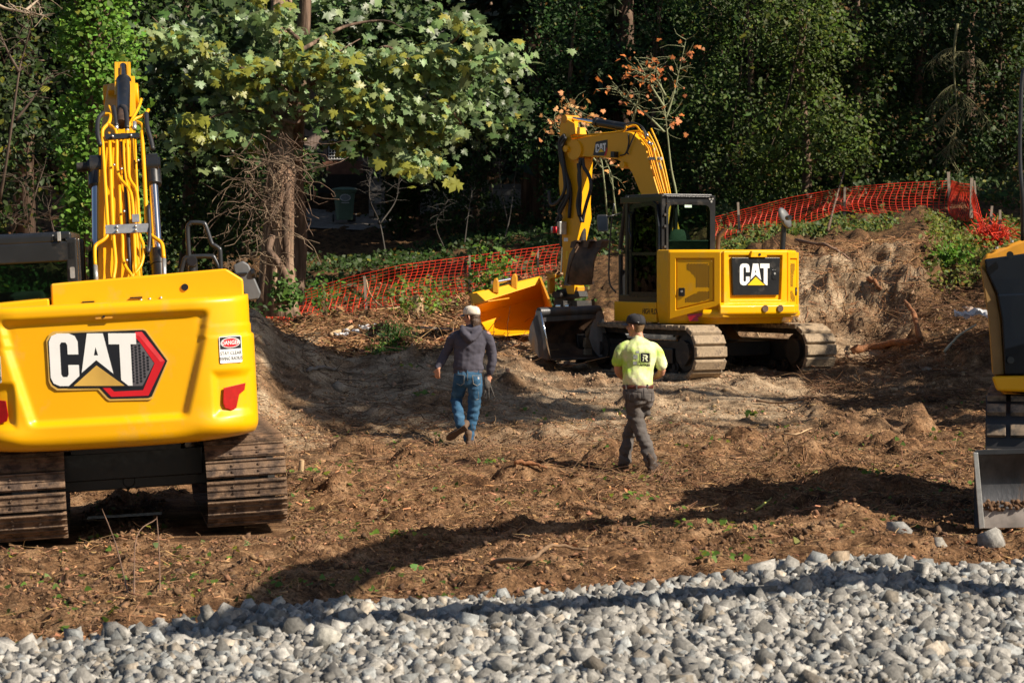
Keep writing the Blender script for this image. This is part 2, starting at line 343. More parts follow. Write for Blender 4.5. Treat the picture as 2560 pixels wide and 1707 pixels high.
def relief(X, Y):
    sand, wood, px = masks(X, Y)
    soft = 1-.55*sand*(1-sm(40.5, 41.5, Y)) 
    r = fbm(X, Y, .9, 3, 3)*.10*sm(12, 22, Y)+soft*(np.abs(fbm(X, Y, 3.1, 3, 9))*.08-.025+fbm(X, Y, 8, 3, 12)*.03+np.clip(fbm(X, Y, 14, 2, 14), -.2, 1)*.035-np.clip(fbm(X, Y, 4, 3, 15)-.3, 0, 1)*.22)
    lump = np.clip(fbm(X, Y, 1.7, 2, 21)-.15, 0, 1)*.34*sm(19, 24, Y)*(1-.5*sand)
    bank = sm(40.6, 41.6, Y)*(1-sm(43.2, 44, Y))*sm(1900, 1980, px)
    r = r+lump+bank*(fbm(X, Y, 2.2, 4, 41)*.35)
    # furrow of soft soil in front of the gravel
    ge = gravel_edge(X); r = r+np.exp(-((Y-ge-.9)/.45)**2)*(.05+.08*vn(X*2.3, Y*2.3, 8))
    # churned windrow across the foreground at right
    l2 = 20.3+.62*(X-1.5); r = r+np.exp(-((Y-l2)/.55)**2)*sm(-1.5, 2.2, X)*(.07+.15*vn(X*1.9, Y*1.9, 18))*(1-sm(3.0, 3.6, X))
    # flat pad where the tracks stand
    return r
PADS = [(-4.75, 23.45, .75, 2.1, R(99), -.13), (-2.8, 23.6, .75, 2.1, R(99), -.04)]
STAND = [(-.56, 30.7, 1.5, .045), (1.48, 27.8, 1.5, -.04)]
def H(X, Y):
    z = H0(X, Y)+relief(X, Y)
    for (cx, cy, hw, hl, a, pz) in PADS:
        dx = X-cx; dy = Y-cy; u = np.abs(dx*math.cos(a)+dy*math.sin(a)); v = np.abs(-dx*math.sin(a)+dy*math.cos(a))
        w = (1-sm(hl-.2, hl+.45, u))*(1-sm(hw-.3, hw+.25, v)); z = z*(1-w)+(pz-.03)*w
    for (cx, cy, rr, pz) in STAND:
        w = 1-sm(rr*.5, rr, np.hypot(X-cx, Y-cy)); z = z*(1-w)+(pz+.35*(z-H0(X, Y))-.0)*w
    ge = gravel_edge(X)
    w = 1-sm(ge-.35, ge+.25, Y); z = z*(1-w)+(H0(X, Y)-.14)*w
    return z
def hz(x, y): return float(H(np.array([x]), np.array([y]))[0])
def build_ground():
    us = np.concatenate([-np.geomspace(2.6, .262, 26)[:-1], np.linspace(-.26, .26, 560), np.geomspace(.262, 2.6, 26)[1:]])
    ys = np.concatenate([np.linspace(6, 14.6, 10), np.linspace(14.8, 34, 520), np.linspace(34.1, 44.5, 210), np.geomspace(44.6, 100, 110)[1:], np.geomspace(102, 420, 24)])
    U, Yg = np.meshgrid(us, ys); X = U*Yg
    Z = H(X, Yg); sand, wood, px = masks(X, Yg)
    V = np.stack([X, Yg, Z], 2).reshape(-1, 3); nr, nc = X.shape
    idx = np.arange(nr*nc).reshape(nr, nc)
    F = np.stack([idx[:-1, :-1], idx[:-1, 1:], idx[1:, 1:], idx[1:, :-1]], 2).reshape(-1, 4)
    t = np.stack([sand, wood, vn(X*3, Yg*3, 2)], 2).reshape(-1, 3)
    o = fast('ground', V, F, ground_mat(), None, t, True); tag(o, 'churned brown soil and pale sand rising to leaf litter under the trees', None, None, 'structure')
    # overhangs of the cut bank come from pushing the face along its own noise
def ground_mat():
    m = bpy.data.materials.new('churned_soil'); m.use_nodes = True; n = m.node_tree.nodes; l = m.node_tree.links; b = n['Principled BSDF']
    b.inputs['Roughness'].default_value = .95; b.inputs['Specular IOR Level'].default_value = .15
    at = n.new('ShaderNodeAttribute'); at.attribute_name = 'tint'; sp = n.new('ShaderNodeSeparateColor'); l.new(at.outputs['Color'], sp.inputs[0])
    tc = n.new('ShaderNodeTexCoord')
    def nz(s, d=6, r=.6):
        x = n.new('ShaderNodeTexNoise'); x.inputs['Scale'].default_value = s; x.inputs['Detail'].default_value = d; x.inputs['Roughness'].default_value = r; l.new(tc.outputs['Object'], x.inputs['Vector']); return x.outputs[0]
    def ramp(src, stops):
        r = n.new('ShaderNodeValToRGB'); e = r.color_ramp.elements
        while len(e) < len(stops): e.new(.5)
        for k, (p, c) in enumerate(stops): e[k].position = p; e[k].color = (*c, 1)
        l.new(src, r.inputs[0]); return r.outputs[0]
    def mix(f, a, c):
        x = n.new('ShaderNodeMix'); x.data_type = 'RGBA'; l.new(f, x.inputs[0]); l.new(a, x.inputs[6]); l.new(c, x.inputs[7]); return x.outputs[2]
    soil = ramp(nz(2.0, 12, .78), [(.37, (.035, .017, .009)), (.45, (.115, .060, .029)), (.53, (.23, .128, .064)), (.65, (.42, .265, .15))])
    sand = ramp(nz(2.4, 12, .75), [(.36, (.09, .056, .033)), (.46, (.28, .195, .12)), (.55, (.42, .31, .20)), (.67, (.56, .43, .29))])
    wood = ramp(nz(6, 8, .75), [(.38, (.03, .022, .012)), (.5, (.12, .065, .032)), (.58, (.22, .12, .055)), (.66, (.06, .075, .02))])
    c = mix(sp.outputs[0], soil, sand); c = mix(sp.outputs[1], c, wood)
    fine = nz(42, 4, .7); mr = n.new('ShaderNodeMapRange'); mr.inputs[1].default_value = .35; mr.inputs[2].default_value = .65; mr.inputs[3].default_value = .45; mr.inputs[4].default_value = 1.4; l.new(fine, mr.inputs[0])
    v = n.new('ShaderNodeVectorMath'); v.operation = 'MULTIPLY'; l.new(c, v.inputs[0]); l.new(mr.outputs[0], v.inputs[1]); l.new(v.outputs[0], b.inputs['Base Color'])
    bp = n.new('ShaderNodeBump'); bp.inputs['Distance'].default_value = .045; bp.inputs['Strength'].default_value = 1; l.new(nz(14, 8, .72), bp.inputs['Height'])
    l.new(bp.outputs[0], b.inputs['Normal']); return m
build_ground()
# crushed rock strip: a bed sheet and loose stones on it
xs = np.linspace(-60, 60, 241); rows = []
ge = gravel_edge(xs)
for k, f in enumerate(np.linspace(0, 1, 60)):
    yy = -40+(ge+.12+40)*f; zz = H0(xs, np.maximum(yy, 6))-.055+.03*(1-f)*0
    rows.append(np.stack([xs, yy, zz], 1))
Vg = np.concatenate(rows); idx = np.arange(60*241).reshape(60, 241)
Fg = np.stack([idx[:-1, :-1], idx[:-1, 1:], idx[1:, 1:], idx[1:, :-1]], 2).reshape(-1, 4)
GB = mat('darkened_stone_dust', (.05, .047, .043), .95, var=.5, vscale=30, bump=.02, bscale=25)  # bed colour darkened to put shade into the gaps between stones
tag(fast('gravel_bed', Vg, Fg, GB, None, None, True), 'stone dust bed under the crushed rock, darkened for shade in the gaps', None, None, 'structure')
def ico():
    bm = bmesh.new(); bmesh.ops.create_icosphere(bm, subdivisions=1, radius=.5); V = np.array([v.co[:] for v in bm.verts]); F = np.array([[v.index for v in f.verts] for f in bm.faces]); bm.free(); return V, F
def rocky(seed, npt=9):
    """an angular stone: icosphere cut by random planes"""
    r = np.random.default_rng(seed); bm = bmesh.new()
    if npt < 10:
        for cx in (-1, 1):
            for cy in (-1, 1):
                for cz in (-1, 1):
                    if r.random() < .22: continue
                    bm.verts.new(np.array((cx, cy, cz))*r.uniform(.20, .42, 3))
        bm.verts.new((0, 0, r.uniform(.3, .5))); bm.verts.new((0, 0, -.35))
    else:
        for k in range(npt):
            nn = r.normal(size=3); nn /= np.linalg.norm(nn); bm.verts.new(nn*r.uniform(.34, .58))
    h = bmesh.ops.convex_hull(bm, input=bm.verts); bmesh.ops.delete(bm, geom=[g for g in h['geom_interior'] if isinstance(g, bmesh.types.BMVert)], context='VERTS')
    bmesh.ops.dissolve_limit(bm, angle_limit=R(12), verts=bm.verts, edges=bm.edges)
    bmesh.ops.triangulate(bm, faces=bm.faces); V = np.array([v.co[:] for v in bm.verts]); F = np.array([[v.index for v in f.verts] for f in bm.faces]); bm.free()
    return V, F
ROCKS = [rocky(s) for s in range(12)]; CLODS = [rocky(100+s, 12) for s in range(6)]
def gravel_field():
    N = 78000; Y = 10.5+(22.5-10.5)*rng.random(N)**.85; X = rng.uniform(-.235, .245, N)*Y
    ge = gravel_edge(X); ok = Y < ge+rng.normal(0, .10, N); X = X[ok]; Y = Y[ok]; n = len(X)
    d = gravel_edge(X)-Y
    S = np.exp(rng.normal(math.log(.048), .36, n)); S = np.clip(S, .02, .12)
    S *= 1+.10*(np.exp(-(d/1.2)**2))
    fine = sm(0, 1.6, X-(.5+.0*Y))*(1-sm(12.6, 14.8, Y)); S *= 1-.45*fine
    Z = H0(X, Y)-.045+rng.random(n)*.05+S*.14
    Z += fbm(X, Y, 1.4, 2, 91)*.05
    g = rng.uniform(.32, 1.22, n); tint = np.stack([g, g, g], 1); warm = rng.random(n) < .10; tint[warm] *= (1.06, .96, .84); cool = rng.random(n) < .25; tint[cool] *= (.86, .93, 1.0)
    ns = rng.uniform(.6, 1.7, (n, 3))
    k = len(ROCKS); allo = []
    Vs = []; Fs = []; Ts = []; off = 0
    Rm = rotmats(n)
    for i in range(k):
        s = np.arange(n) % k == i; TV, TF = ROCKS[i]
        V = np.einsum('nij,nkj->nki', Rm[s], TV[None]*(ns[s]*S[s][:, None]*1.25)[:, None, :])+np.stack([X, Y, Z], 1)[s][:, None, :]
        m_ = s.sum(); F = (TF[None]+(np.arange(m_)*len(TV))[:, None, None]).reshape(-1, 3)+off
        off += m_*len(TV); Vs.append(V.reshape(-1, 3)); Fs.append(F); Ts.append(np.repeat(tint[s], len(TV), 0))
    o = fast('gravel', np.concatenate(Vs), np.concatenate(Fs), ROCK, None, np.concatenate(Ts))
    tag(o, 'loose angular grey crushed rock spread along the bottom of the site', 'gravel', None, 'stuff')
gravel_field()
def big_rocks():
    spots = [(2105, 1400, .20, 'tan pyramid shaped rock at the gravel edge', (1.15, .92, .70)), (2170, 1388, .19, 'tall grey wedge rock right of the tan rock', (1.0, 1, 1)), (2200, 1402, .16, 'low grey rock right of the grey wedge rock', (.8, .85, .9)),
             (2262, 1368, .15, 'thin upright dark stone standing in the soil', (.7, .75, .8)), (2305, 1372, .19, 'round grey rock left of a smaller pale one under the blade', (.85, .87, .9)), (2358, 1368, .17, 'pale grey rock third from the blade in the row', (1.05, 1.05, 1.05)),
             (2400, 1384, .20, 'flat pale rock lying at the foot of the clods', (1.1, 1.05, .98)), (2552, 1372, .28, 'large grey block rock cut by the right edge', (1.1, 1.1, 1.1)),
             (1515, 1458, .17, 'pale rounded rock at the top of the gravel bank', (1.15, 1.15, 1.1)), (1545, 1466, .13, 'dark small rock beside the pale rounded one', (.7, .75, .8)), (285, 1580, .18, 'dark rounded rock in the gravel below the near track', (.6, .6, .6)),
             (820, 1600, .2, 'broad white grey rock in the front gravel', (1.25, 1.25, 1.2)), (2420, 862, .2, 'half buried pink grey stone below the uprooted brush', (1.2, .95, .85)), (2318, 922, .17, 'smooth boulder on the shaded soil below the brush', (.9, .8, .7)), (848, 955, .24, 'rounded sandy boulder beside the shaded sand heap', (1.2, 1.0, .78))]
    for i, (px, py, s, lab, t) in enumerate(spots):
        Y = 6044*2.4/(py-663) if py > 1000 else {2420: 40.2, 2318: 36.5, 848: 35.2}[px]
        for _ in range(4):
            x = (px-1280)/FPX*Y; z = hz(x, Y) if Y > gravel_edge(np.array([x]))[0] else float(H0(x, Y)); Y = FPX*(CAMZ-z-s*.25)/(py-HZ) if py > 1000 else Y
        z = (hz(x, Y) if Y > gravel_edge(np.array([x]))[0] else float(H0(x, Y))+.02)
        TV, TF = ROCKS[i % 10]; o = fast('rock', TV*np.array([1.25, 1.1, .95])*s*.95, TF, ROCK, None, np.tile(np.array(t)*.82, (len(TV), 1)))
        o.location = (x, Y, z+s*.12); o.rotation_euler = (rng.uniform(-.5, .5), rng.uniform(-.5, .5), rng.uniform(0, 6))
        tag(o, lab, 'rock', 'larger rocks lying on the site')
big_rocks()
# ------------------------------------------------------------------ lettering
C_ = [(.54, .60), (.34, .60), (.34, .78), (.31, .83), (.23, .83), (.20, .78), (.20, .22), (.23, .17), (.31, .17), (.34, .22), (.34, .40), (.54, .40), (.54, .19), (.33, 0), (.16, 0), (.05, .05), (0, .16), (0, .84), (.05, .95), (.16, 1), (.38, 1), (.49, .95), (.54, .84)]
A1 = [(.72, 1), (.87, 1), (.87, .74), (.83, .58), (.87, .58), (.87, .49), (.585, .25)]
A2 = [(.87, 1), (1.02, 1), (1.18, .23), (.87, .49), (.87, .58), (.91, .58), (.87, .74)]
T_ = [(1.12, 1), (1.64, 1), (1.64, .79), (1.53, .79), (1.53, .0), (1.45, 0), (1.32, .11), (1.32, .79), (1.12, .79)]
TRI = [(.42, 0), (.87, .39), (1.38, 0)]
TRIB = [(.33, -.03), (.87, .46), (1.48, -.03)]
def letters(parent, M, h, depth=.004, white=WHT, tri=VYEL):
    """M: frame with x right, y up, z out; origin lower left of the C"""
    S = M @ Matrix.Diagonal((h, h, 1, 1))
    for nm, polys in (('letter_c', [C_]), ('letter_a', [A1, A2]), ('letter_t', [T_])):
        b = MB()
        for p in polys: b.prism(p, 0, depth)
        b.build(nm, white, parent, S)
    MB().prism(TRIB, 0, depth+.0015).build('triangle_outline', BKV, parent, S)
    MB().prism(TRI, 0, depth+.003).build('triangle', tri, parent, S)
def text(s, parent, M, h, m, name='lettering', italic=0, width=1.0, bold=.02, align='CENTER'):
    c = bpy.data.curves.new(name, 'FONT'); c.body = s; c.size = h*1.4; c.extrude = .0012; c.offset = bold*h; c.shear = italic; c.align_x = align; c.align_y = 'CENTER'; c.resolution_u = 3
    t = bpy.data.objects.new(name, c); COL.objects.link(t); dg = bpy.context.evaluated_depsgraph_get(); dg.update()
    me = bpy.data.meshes.new_from_object(t.evaluated_get(dg)); COL.objects.unlink(t); bpy.data.objects.remove(t)
    me.transform(M @ Matrix.Diagonal((width, 1, 1, 1))); me.materials.clear(); return link(name, me, m, parent)
def rrect(w, h, r=.02, n=3, cx=0, cy=0):
    P_ = []
    for sx, sy, a0 in ((1, 1, 0), (-1, 1, 90), (-1, -1, 180), (1, -1, 270)):
        for k in range(n+1):
            a = R(a0+90*k/n); P_.append((cx+sx*(w/2-r)+r*math.cos(a), cy+sy*(h/2-r)+r*math.sin(a)))
    return P_
def danger_sign(parent, M, w=.22, h=.24):
    """white DANGER sticker, M: frame at its centre"""
    s = MB().prism(rrect(w, h, .012), 0, .002).build('warning_sticker', WHT, parent, M)
    MB().prism([(-w*.47, h*.02), (w*.47, h*.02), (w*.47, h*.47), (-w*.47, h*.47)], .002, .003).build('sticker_header', BKV, s, M)
    el = lambda a, b: [(a*math.cos(t*math.pi/10), h*.25+b*math.sin(t*math.pi/10)) for t in range(20)]
    MB().prism(el(w*.44, h*.19), .003, .004).build('sticker_ring', WHT, s, M)
    MB().prism(el(w*.41, h*.165), .004, .005).build('sticker_oval', RED, s, M)
    text('DANGER', s, M @ Matrix.Translation((0, h*.25, .0055)), h*.15, WHT, width=.88)
    text('STAY CLEAR', s, M @ Matrix.Translation((0, -h*.14, .003)), h*.13, BKV, width=.86, bold=0)
    text('SWING RADIUS', s, M @ Matrix.Translation((0, -h*.34, .003)), h*.13, BKV, width=.74, bold=0)
# ------------------------------------------------------------------ tracks
def track(root, M, L, Ht, Wd, n, shoe_fn, mats, side=1, roller=True, skirt=True, sprock_r=.8):
    """track along +x centred on M; L axle distance, Ht height. link chain > shoes"""
    r = Ht/2-.045; per = 2*L+2*math.pi*r
    ch = MB(); prev = []
    def path(s):
        s = s % per
        if s < L: return (L/2-s, 2*r+.045, math.pi)              # top, moving back
        s -= L
        if s < math.pi*r: a = s/r; return (-L/2-r*math.sin(a), r+.045+r*math.cos(a), math.pi+a)
        s -= math.pi*r
        if s < L: return (-L/2+s, .045, 0)
        s -= L; a = s/r; return (L/2+r*math.sin(a), r+.045-r*math.cos(a), a)
    K = 120; pts = [path(k*per/K) for k in range(K)]
    rings = []
    for (x, z, a) in pts:
        nx, nz = math.sin(a), -math.cos(a)                # outward normal
        rings.append([(x-nx*.10, -.11, z-nz*.10), (x-nx*.0, -.11, z-nz*.0), (x, .11, z), (x-nx*.10, .11, z-nz*.10)])
    V = [p for q in rings for p in q]; F = [(i*4+j, i*4+(j+1) % 4, ((i+1) % K)*4+(j+1) % 4, ((i+1) % K)*4+j) for i in range(K) for j in range(4)]
    c = MB().add(V, F).build('track_chain', DARK, root, M)
    me, me2 = shoe_fn
    for k in range(n):
        x, z, a = path((k+.3)*per/n); x += rng.normal(0, .003); z += rng.normal(0, .003)
        o = bpy.data.objects.new('track_shoe', me); COL.objects.link(o); o.parent = c
        # shoe local: x along track, z out
        o.matrix_local = M @ frame((x, 0, z), (math.cos(a), 0, math.sin(a)), (0, -1, 0), (math.sin(a), 0, -math.cos(a)))
        if me2:
            o2 = bpy.data.objects.new('grouser', me2); COL.objects.link(o2); o2.parent = c; o2.matrix_local = o.matrix_local
    fr = MB().box((0, 0, Ht*.5), (L-.25, .3, Ht*.42)).box((0, side*.17, Ht*.42), (L-.7, .12, Ht*.30))
    for s in (-1, 1): fr.box((s*(L/2-.15), 0, Ht*.5), (.35, .24, Ht*.3))
    fr.build('track_frame', BLK, root, M, bevel=.02)
    MB().cyl((L/2, -.2, Ht/2), (L/2, .2, Ht/2), Ht*.33, n=24).cyl((L/2, -.24*1, Ht/2), (L/2, .24, Ht/2), Ht*.16, n=16).build('idler_wheel', DARK, root, M, auto=35)
    MB().cyl((-L/2, -.2, Ht/2), (-L/2, .2, Ht/2), Ht*.34, n=24).cyl((-L/2, -.27, Ht/2), (-L/2, .27, Ht/2), Ht*.24, n=24).build('drive_sprocket', DARK, root, M, auto=35)
    for k in range(6):
        x = -L/2+.35+k*(L-.7)/5; MB().cyl((x, -.17, .17), (x, .17, .17), .09, n=14).cyl((x, -.2, .17), (x, .2, .17), .045, n=10).build('track_roller', DARK, root, M, auto=35)
    return c
def shoe_triple(w, pitch):
    b = MB().box((0, 0, .008), (pitch*.96, w, .016))
    b2 = MB()
    for x, h in ((-.40, .032), (0, .026), (.40, .032)):
        b.prism([(x*pitch-.011, .012), (x*pitch+.011, .012), (x*pitch+.006, h), (x*pitch-.006, h)], -w/2, w/2, frame((0, 0, 0), (1, 0, 0), (0, 0, 1), (0, -1, 0)))
        b2.box((x*pitch, 0, h-.002), (.015, w*.997, .012))
    for s in (-.12, .12):
        b.cyl((-.03, s, .016), (-.03, s, .03), .012, n=6).cyl((.03, s, .016), (.03, s, .03), .012, n=6)
    return b.build('track_shoe', TRKB, data=True), b2.build('grouser_edge', TRKE, data=True)
def shoe_pad(w, pitch):
    p = pitch
    b = MB().box((0, 0, .0), (p*.95, w, .02))
    b.prism([(-p*.47, .01), (p*.47, .01), (p*.40, .062), (-p*.40, .062)], -w/2, w/2, frame((0, 0, 0), (1, 0, 0), (0, 0, 1), (0, -1, 0)))
    me = b.build('track_shoe', TRKP, data=True)
    bm = bmesh.new(); bm.from_mesh(me); bmesh.ops.bevel(bm, geom=bm.edges[:], offset=.008, segments=1, affect='EDGES'); bm.to_mesh(me); bm.free(); return me, None
# ------------------------------------------------------------------ left excavator
def left_excavator():
    yaw = R(97); roll = R(-3.0)
    root = empty('excavator', (-3.78, 23.6, -.07), (roll, 0, yaw))
    tag(root, 'large yellow excavator seen from behind with boom raised, at the left of the site', 'excavator')
    MI = root.matrix_world.inverted()
    L = lambda px, py, Y: MI @ P(px, py, Y)
    MU = Matrix.Rotation(R(3), 4, 'Z') @ Matrix.Translation((.0, -.10, 0))
    sh = shoe_triple(.72, .165)
    for s in (1, -1):
        track(root, MU @ Matrix.Translation((.0, s*.99, 0)), 2.95, .86, .72, 47, sh, None, side=-s)
    cb = MB().box((-.55, 0, .50), (.28, 1.5, .30)).box((0, 0, .58), (1.5, 1.3, .26)).box((.7, 0, .52), (.3, 1.5, .3))
    cb.cyl((-.70, .05, .42), (-.68, .05, .42), .06).build('carbody', BLK, root, MU, bevel=.015)
    MB().cyl((0, 0, .70), (0, 0, .86), .62, n=32).box((-1.1, -.1, .82), (.5, 1.0, .14)).build('swing_bearing', BLK, root, auto=35)
    MB().box((-.1, 0, .96), (3.0, 2.3, .16)).build('turntable_deck', BLK, root, bevel=.02)
    # counterweight as a relief
    hw = 1.32; z0, z1 = .84, 2.14; ny, nz = 150, 84
    def relief(y, z):
        v = (z-z0)/(z1-z0)
        sag = .02*y*y+.7*max(0, abs(y)-.78)**2
        x = -2.14+sag
        # recessed centre: slanted sides widening upwards
        e = .60+.36*v
        inside = float(sm(e+.035, e-.035, abs(y)+.0)) if False else max(0, min(1, (e+.05-abs(y))/.10))
        inside = inside*inside*(3-2*inside)
        t = max(0, min(1, (v-.17)/.05)); t = t*t*(3-2*t); t2 = max(0, min(1, (.93-v)/.07)); t2 = t2*t2*(3-2*t2)
        x += .06*inside*t*t2
        x += -.0+.05*max(0, (v-.0))*(1-inside)*0
        # reflector pocket
        px_ = abs(y)-(1.10 if y < 0 else .99); pz = v-.33
        d = max(abs(px_)/.16, abs(pz)/.14); x += .035*max(0, min(1, (1.15-d)/.35))*(1 if abs(y) < 1.3 else 1)
        # swoop below it
        x -= .035*math.exp(-((abs(y)-.95)/.22)**2-((v-.12)/.07)**2)
        # round bottom, top and corners
        for q, rad in ((v*(z1-z0), .13), ((1-v)*(z1-z0), .06), (hw-abs(y), .16)):
            if q < rad: x += rad-math.sqrt(max(0, rad*rad-(rad-q)**2))
        return x
    pts = []
    for i in range(nz):
        v = i/(nz-1); v = .5-.5*math.cos(math.pi*v)*.35-.5*(1-2*v)*.65; row = []
        for j in range(ny):
            u = j/(ny-1)*2-1; u = math.sin(u*math.pi/2)*.35+u*.65; y = u*hw; z = z0+v*(z1-z0)
            w = 1-.03*max(0, (.12-v)/.12)**2-(.018 if v > .72 and v < .8 else 0)-(.025 if v > .8 else 0)
            zz = z+.05*max(0, 1-v*6)*abs(u)**3
            row.append((relief(y, z), y*w, zz))
        pts.append(row)
    b = MB().grid(pts); back = -1.30
    nb = len(b.v); edge = [r[0] for r in pts]; edge2 = [r[-1] for r in pts]
    b.grid([edge, [(back, p[1], p[2]) for p in edge]]); b.grid([edge2, [(back, p[1], p[2]) for p in edge2]])
    b.grid([pts[0], [(back, p[1], p[2]) for p in pts[0]]]); b.grid([pts[-1], [(back, p[1], p[2]) for p in pts[-1]]])
    cw = b.build('counterweight', YELN, root, smooth=True)
    bm = bmesh.new(); bm.from_mesh(cw.data); bmesh.ops.remove_doubles(bm, verts=bm.verts, dist=.0005); bmesh.ops.recalc_face_normals(bm, faces=bm.faces)
    for e in bm.edges: e.smooth = not (len(e.link_faces) == 2 and e.calc_face_angle(0) > R(50))
    bm.to_mesh(cw.data); bm.free()
    # decal coordinates from the rear view: right = -y
    def D(cx, cy, off=0.0):
        px = cx/2.8; py = 560+cy/2.8; u = (px-268)/277; z = 2.47-(py-663)/277-.052*u
        return (u, z)
    xrec = -2.08
    MD = frame((xrec-.006, 0, 0), (0, -1, 0), (0, 0, 1), (-1, 0, 0))
    def plate(nm, poly, a, bb, m, par=cw, MM=MD): return MB().prism([D(*p) for p in poly], a, bb).build(nm, m, par, MM)
    gold = [(375, 760), (400, 742), (1015, 725), (1035, 735), (1178, 945), (1055, 1205), (1035, 1217), (755, 1222), (738, 1210), (683, 1145), (405, 1148), (365, 1120), (352, 1085), (350, 800)]
    plk = [(385, 775), (420, 757), (1010, 733), (1028, 742), (1166, 948), (1048, 1193), (1025, 1204), (765, 1209), (748, 1198), (692, 1132), (415, 1134), (378, 1110), (362, 1080), (359, 810)]
    plate('decal_border', gold, 0, .004, GOLD); plate('decal_plate', plk, .004, .006, BKV)
    plate('decal_red_band', [(955, 748), (1002, 745), (1150, 950), (1025, 1188), (772, 1195), (705, 1120), (745, 1108), (792, 1158), (990, 1150), (1078, 965), (985, 818), (955, 785)], .006, .008, RED)
    plate('decal_red_highlight', [(958, 750), (1000, 748), (1147, 950), (1118, 955), (985, 780), (958, 768)], .008, .009, mat('bright_red_vinyl', (.85, .06, .07), .4))
    plate('decal_mesh_panel', [(912, 822), (983, 820), (1074, 965), (988, 1120), (780, 1125), (778, 1105), (870, 1100), (912, 1092)], .006, .0075, HEXG)
    hx = MB()
    for i in range(7):
        for j in range(15):
            cx = 928+i*26; cy = 842+j*20.5+(10 if i % 2 else 0)
            lim = 983+(cy-820)*.63 if cy < 965 else 1074-(cy-965)*.55
            if cx < lim-12 and cy < 1100: hx.prism([(D(cx, cy)[0]+.0125*math.cos(R(60*k)), D(cx, cy)[1]+.0125*math.sin(R(60*k))) for k in range(6)], .0075, .0085)
    for i in range(4): cx = 812+i*26; hx.prism([(D(cx, 1112)[0]+.0115*math.cos(R(60*k)), D(cx, 1112)[1]+.0115*math.sin(R(60*k))) for k in range(6)], .0075, .0085)
    hx.build('honeycomb_dots', BKV, cw, MD)['kind'] = 'stuff'
    u0, v0 = D(367, 1118); h = 362/2.8/277
    letters(cw, frame((xrec-.006, -u0, v0), (0, -1, -.052), (0, 0, 1), (-1, 0, 0)) @ Matrix.Translation((0, 0, .007)), h, tri=GOLD)
    # danger stickers, sensor plate, reflectors
    def facing(y):                                         # frame on the raised side bands
        x = relief(y, 1.72); x2 = relief(y+.04, 1.72); t = Vector((x-x2, -.04, 0)).normalized(); nrm = Vector((0, 0, 1)).cross(t).normalized()*-1
        if nrm.x > 0: nrm = -nrm
        return x, t, nrm
    for u, z in ((1.10, 1.66), (-1.02, 1.60)):
        x, t, nn = facing(-u); danger_sign(cw, frame(Vector((x, -u, z))+nn*.004, t, (0, 0, 1), nn))
    MB().prism(rrect(.15, .045, .006), 0, .012).build('camera_plate', YELD, cw, frame((xrec-.03, .0, 2.02), (0, -1, 0), (0, 0, 1), (-1, 0, 0)))
    MB().cyl((xrec-.05, 0, 2.02), (xrec-.03, 0, 2.02), .012).build('camera_lens', BKV, cw)
    for s in (1, -1):
        y = -1.09 if s > 0 else .97; x = relief(y, 1.27)
        t = Vector((relief(y-.05, 1.27)-relief(y+.05, 1.27), -.1, 0)).normalized(); nn = Vector((0, 0, 1)).cross(t)
        if nn.x > 0: nn = -nn
        pol = [(-.06, .02), (.16*1, .085), (.15, .04), (.08, .02), (.05, -.14), (.0, -.155), (-.075, -.13)]
        pol = [(-.085, .05), (.135, .08), (.12, .015), (.065, -.02), (.03, -.14), (-.02, -.155), (-.085, -.13), (-.10, -.08)]
        if s < 0: pol = [(-a, c) for a, c in pol]
        MB().prism(pol, 0, .012).build('tail_reflector', REFL, cw, frame(Vector((x, y, 1.27))+nn*.012, t, (0, 0, 1), nn), bevel=.004)
    # hoods
    body = MB().box((-.3, -.02, 1.52), (2.1, 2.36, .98)).build('engine_housing', YEL, root, bevel=.03)
    hd = MB().prism([(.48, 2.03), (.48, 2.33), (-.44, 2.36), (-1.10, 2.385), (-1.25, 2.28), (-1.25, 2.02)], -1.70, -.55, frame((0, 0, 0), (0, 1, 0), (0, 0, 1), (1, 0, 0))).build('engine_hood', YELN, root, bevel=.02)
    MB().prism([(.50, 2.03), (.50, 2.20), (1.12, 2.17), (1.2, 2.02)], -1.70, -.55, frame((0, 0, 0), (0, 1, 0), (0, 0, 1), (1, 0, 0))).build('side_hood', YELN, root, bevel=.02)
    MB().cyl((-1.712, -.72, 2.235), (-1.69, -.72, 2.235), .032, n=18).build('hood_hole', BKV, hd)
    sl = MB().box((-1.71, .02, 2.115), (.03, .62, .014)).box((-1.71, .15, 2.15), (.03, .11, .010)).box((-1.71, -.28, 2.165), (.03, .11, .012)).box((-1.71, -.42, 2.10), (.03, .05, .05)).box((-1.71, .46, 2.08), (.03, .03, .06)).box((-1.71, .1, 2.06), (.03, .12, .02))
    sl.build('hinge_slot', BKV, hd)
    bb = MB()
    for y, z in ((.42, 2.08), (.34, 2.09), (.0, 2.115), (-.32, 2.14), (-.40, 2.145), (-.50, 2.15), (.72, 2.055), (.80, 2.05)): bb.cyl((-1.725, y, z), (-1.70, y, z), .012, n=8)
    bb.build('hood_bolt', ZINC, hd, auto=30)
    # cab
    cx0, cx1, cy0, cy1, cz0, cz1 = -.10, 1.55, .32, 1.32, 1.05, 2.76
    cab = MB()
    M1 = frame((cx0, 0, 0), (0, 1, 0), (0, 0, 1), (1, 0, 0))
    for y in (cy0+.05, cy1-.05): cab.box((cx0+.05, y, (cz0+cz1)/2), (.12, .11, cz1-cz0)).box((cx1-.05, y, (cz0+cz1)/2), (.09, .09, cz1-cz0)).box(((cx0+cx1)/2+.15, y, (cz0+cz1)/2), (.08, .06, cz1-cz0)).box(((cx0+cx1)/2, y, cz0+.4), (cx1-cx0, .05, .8))
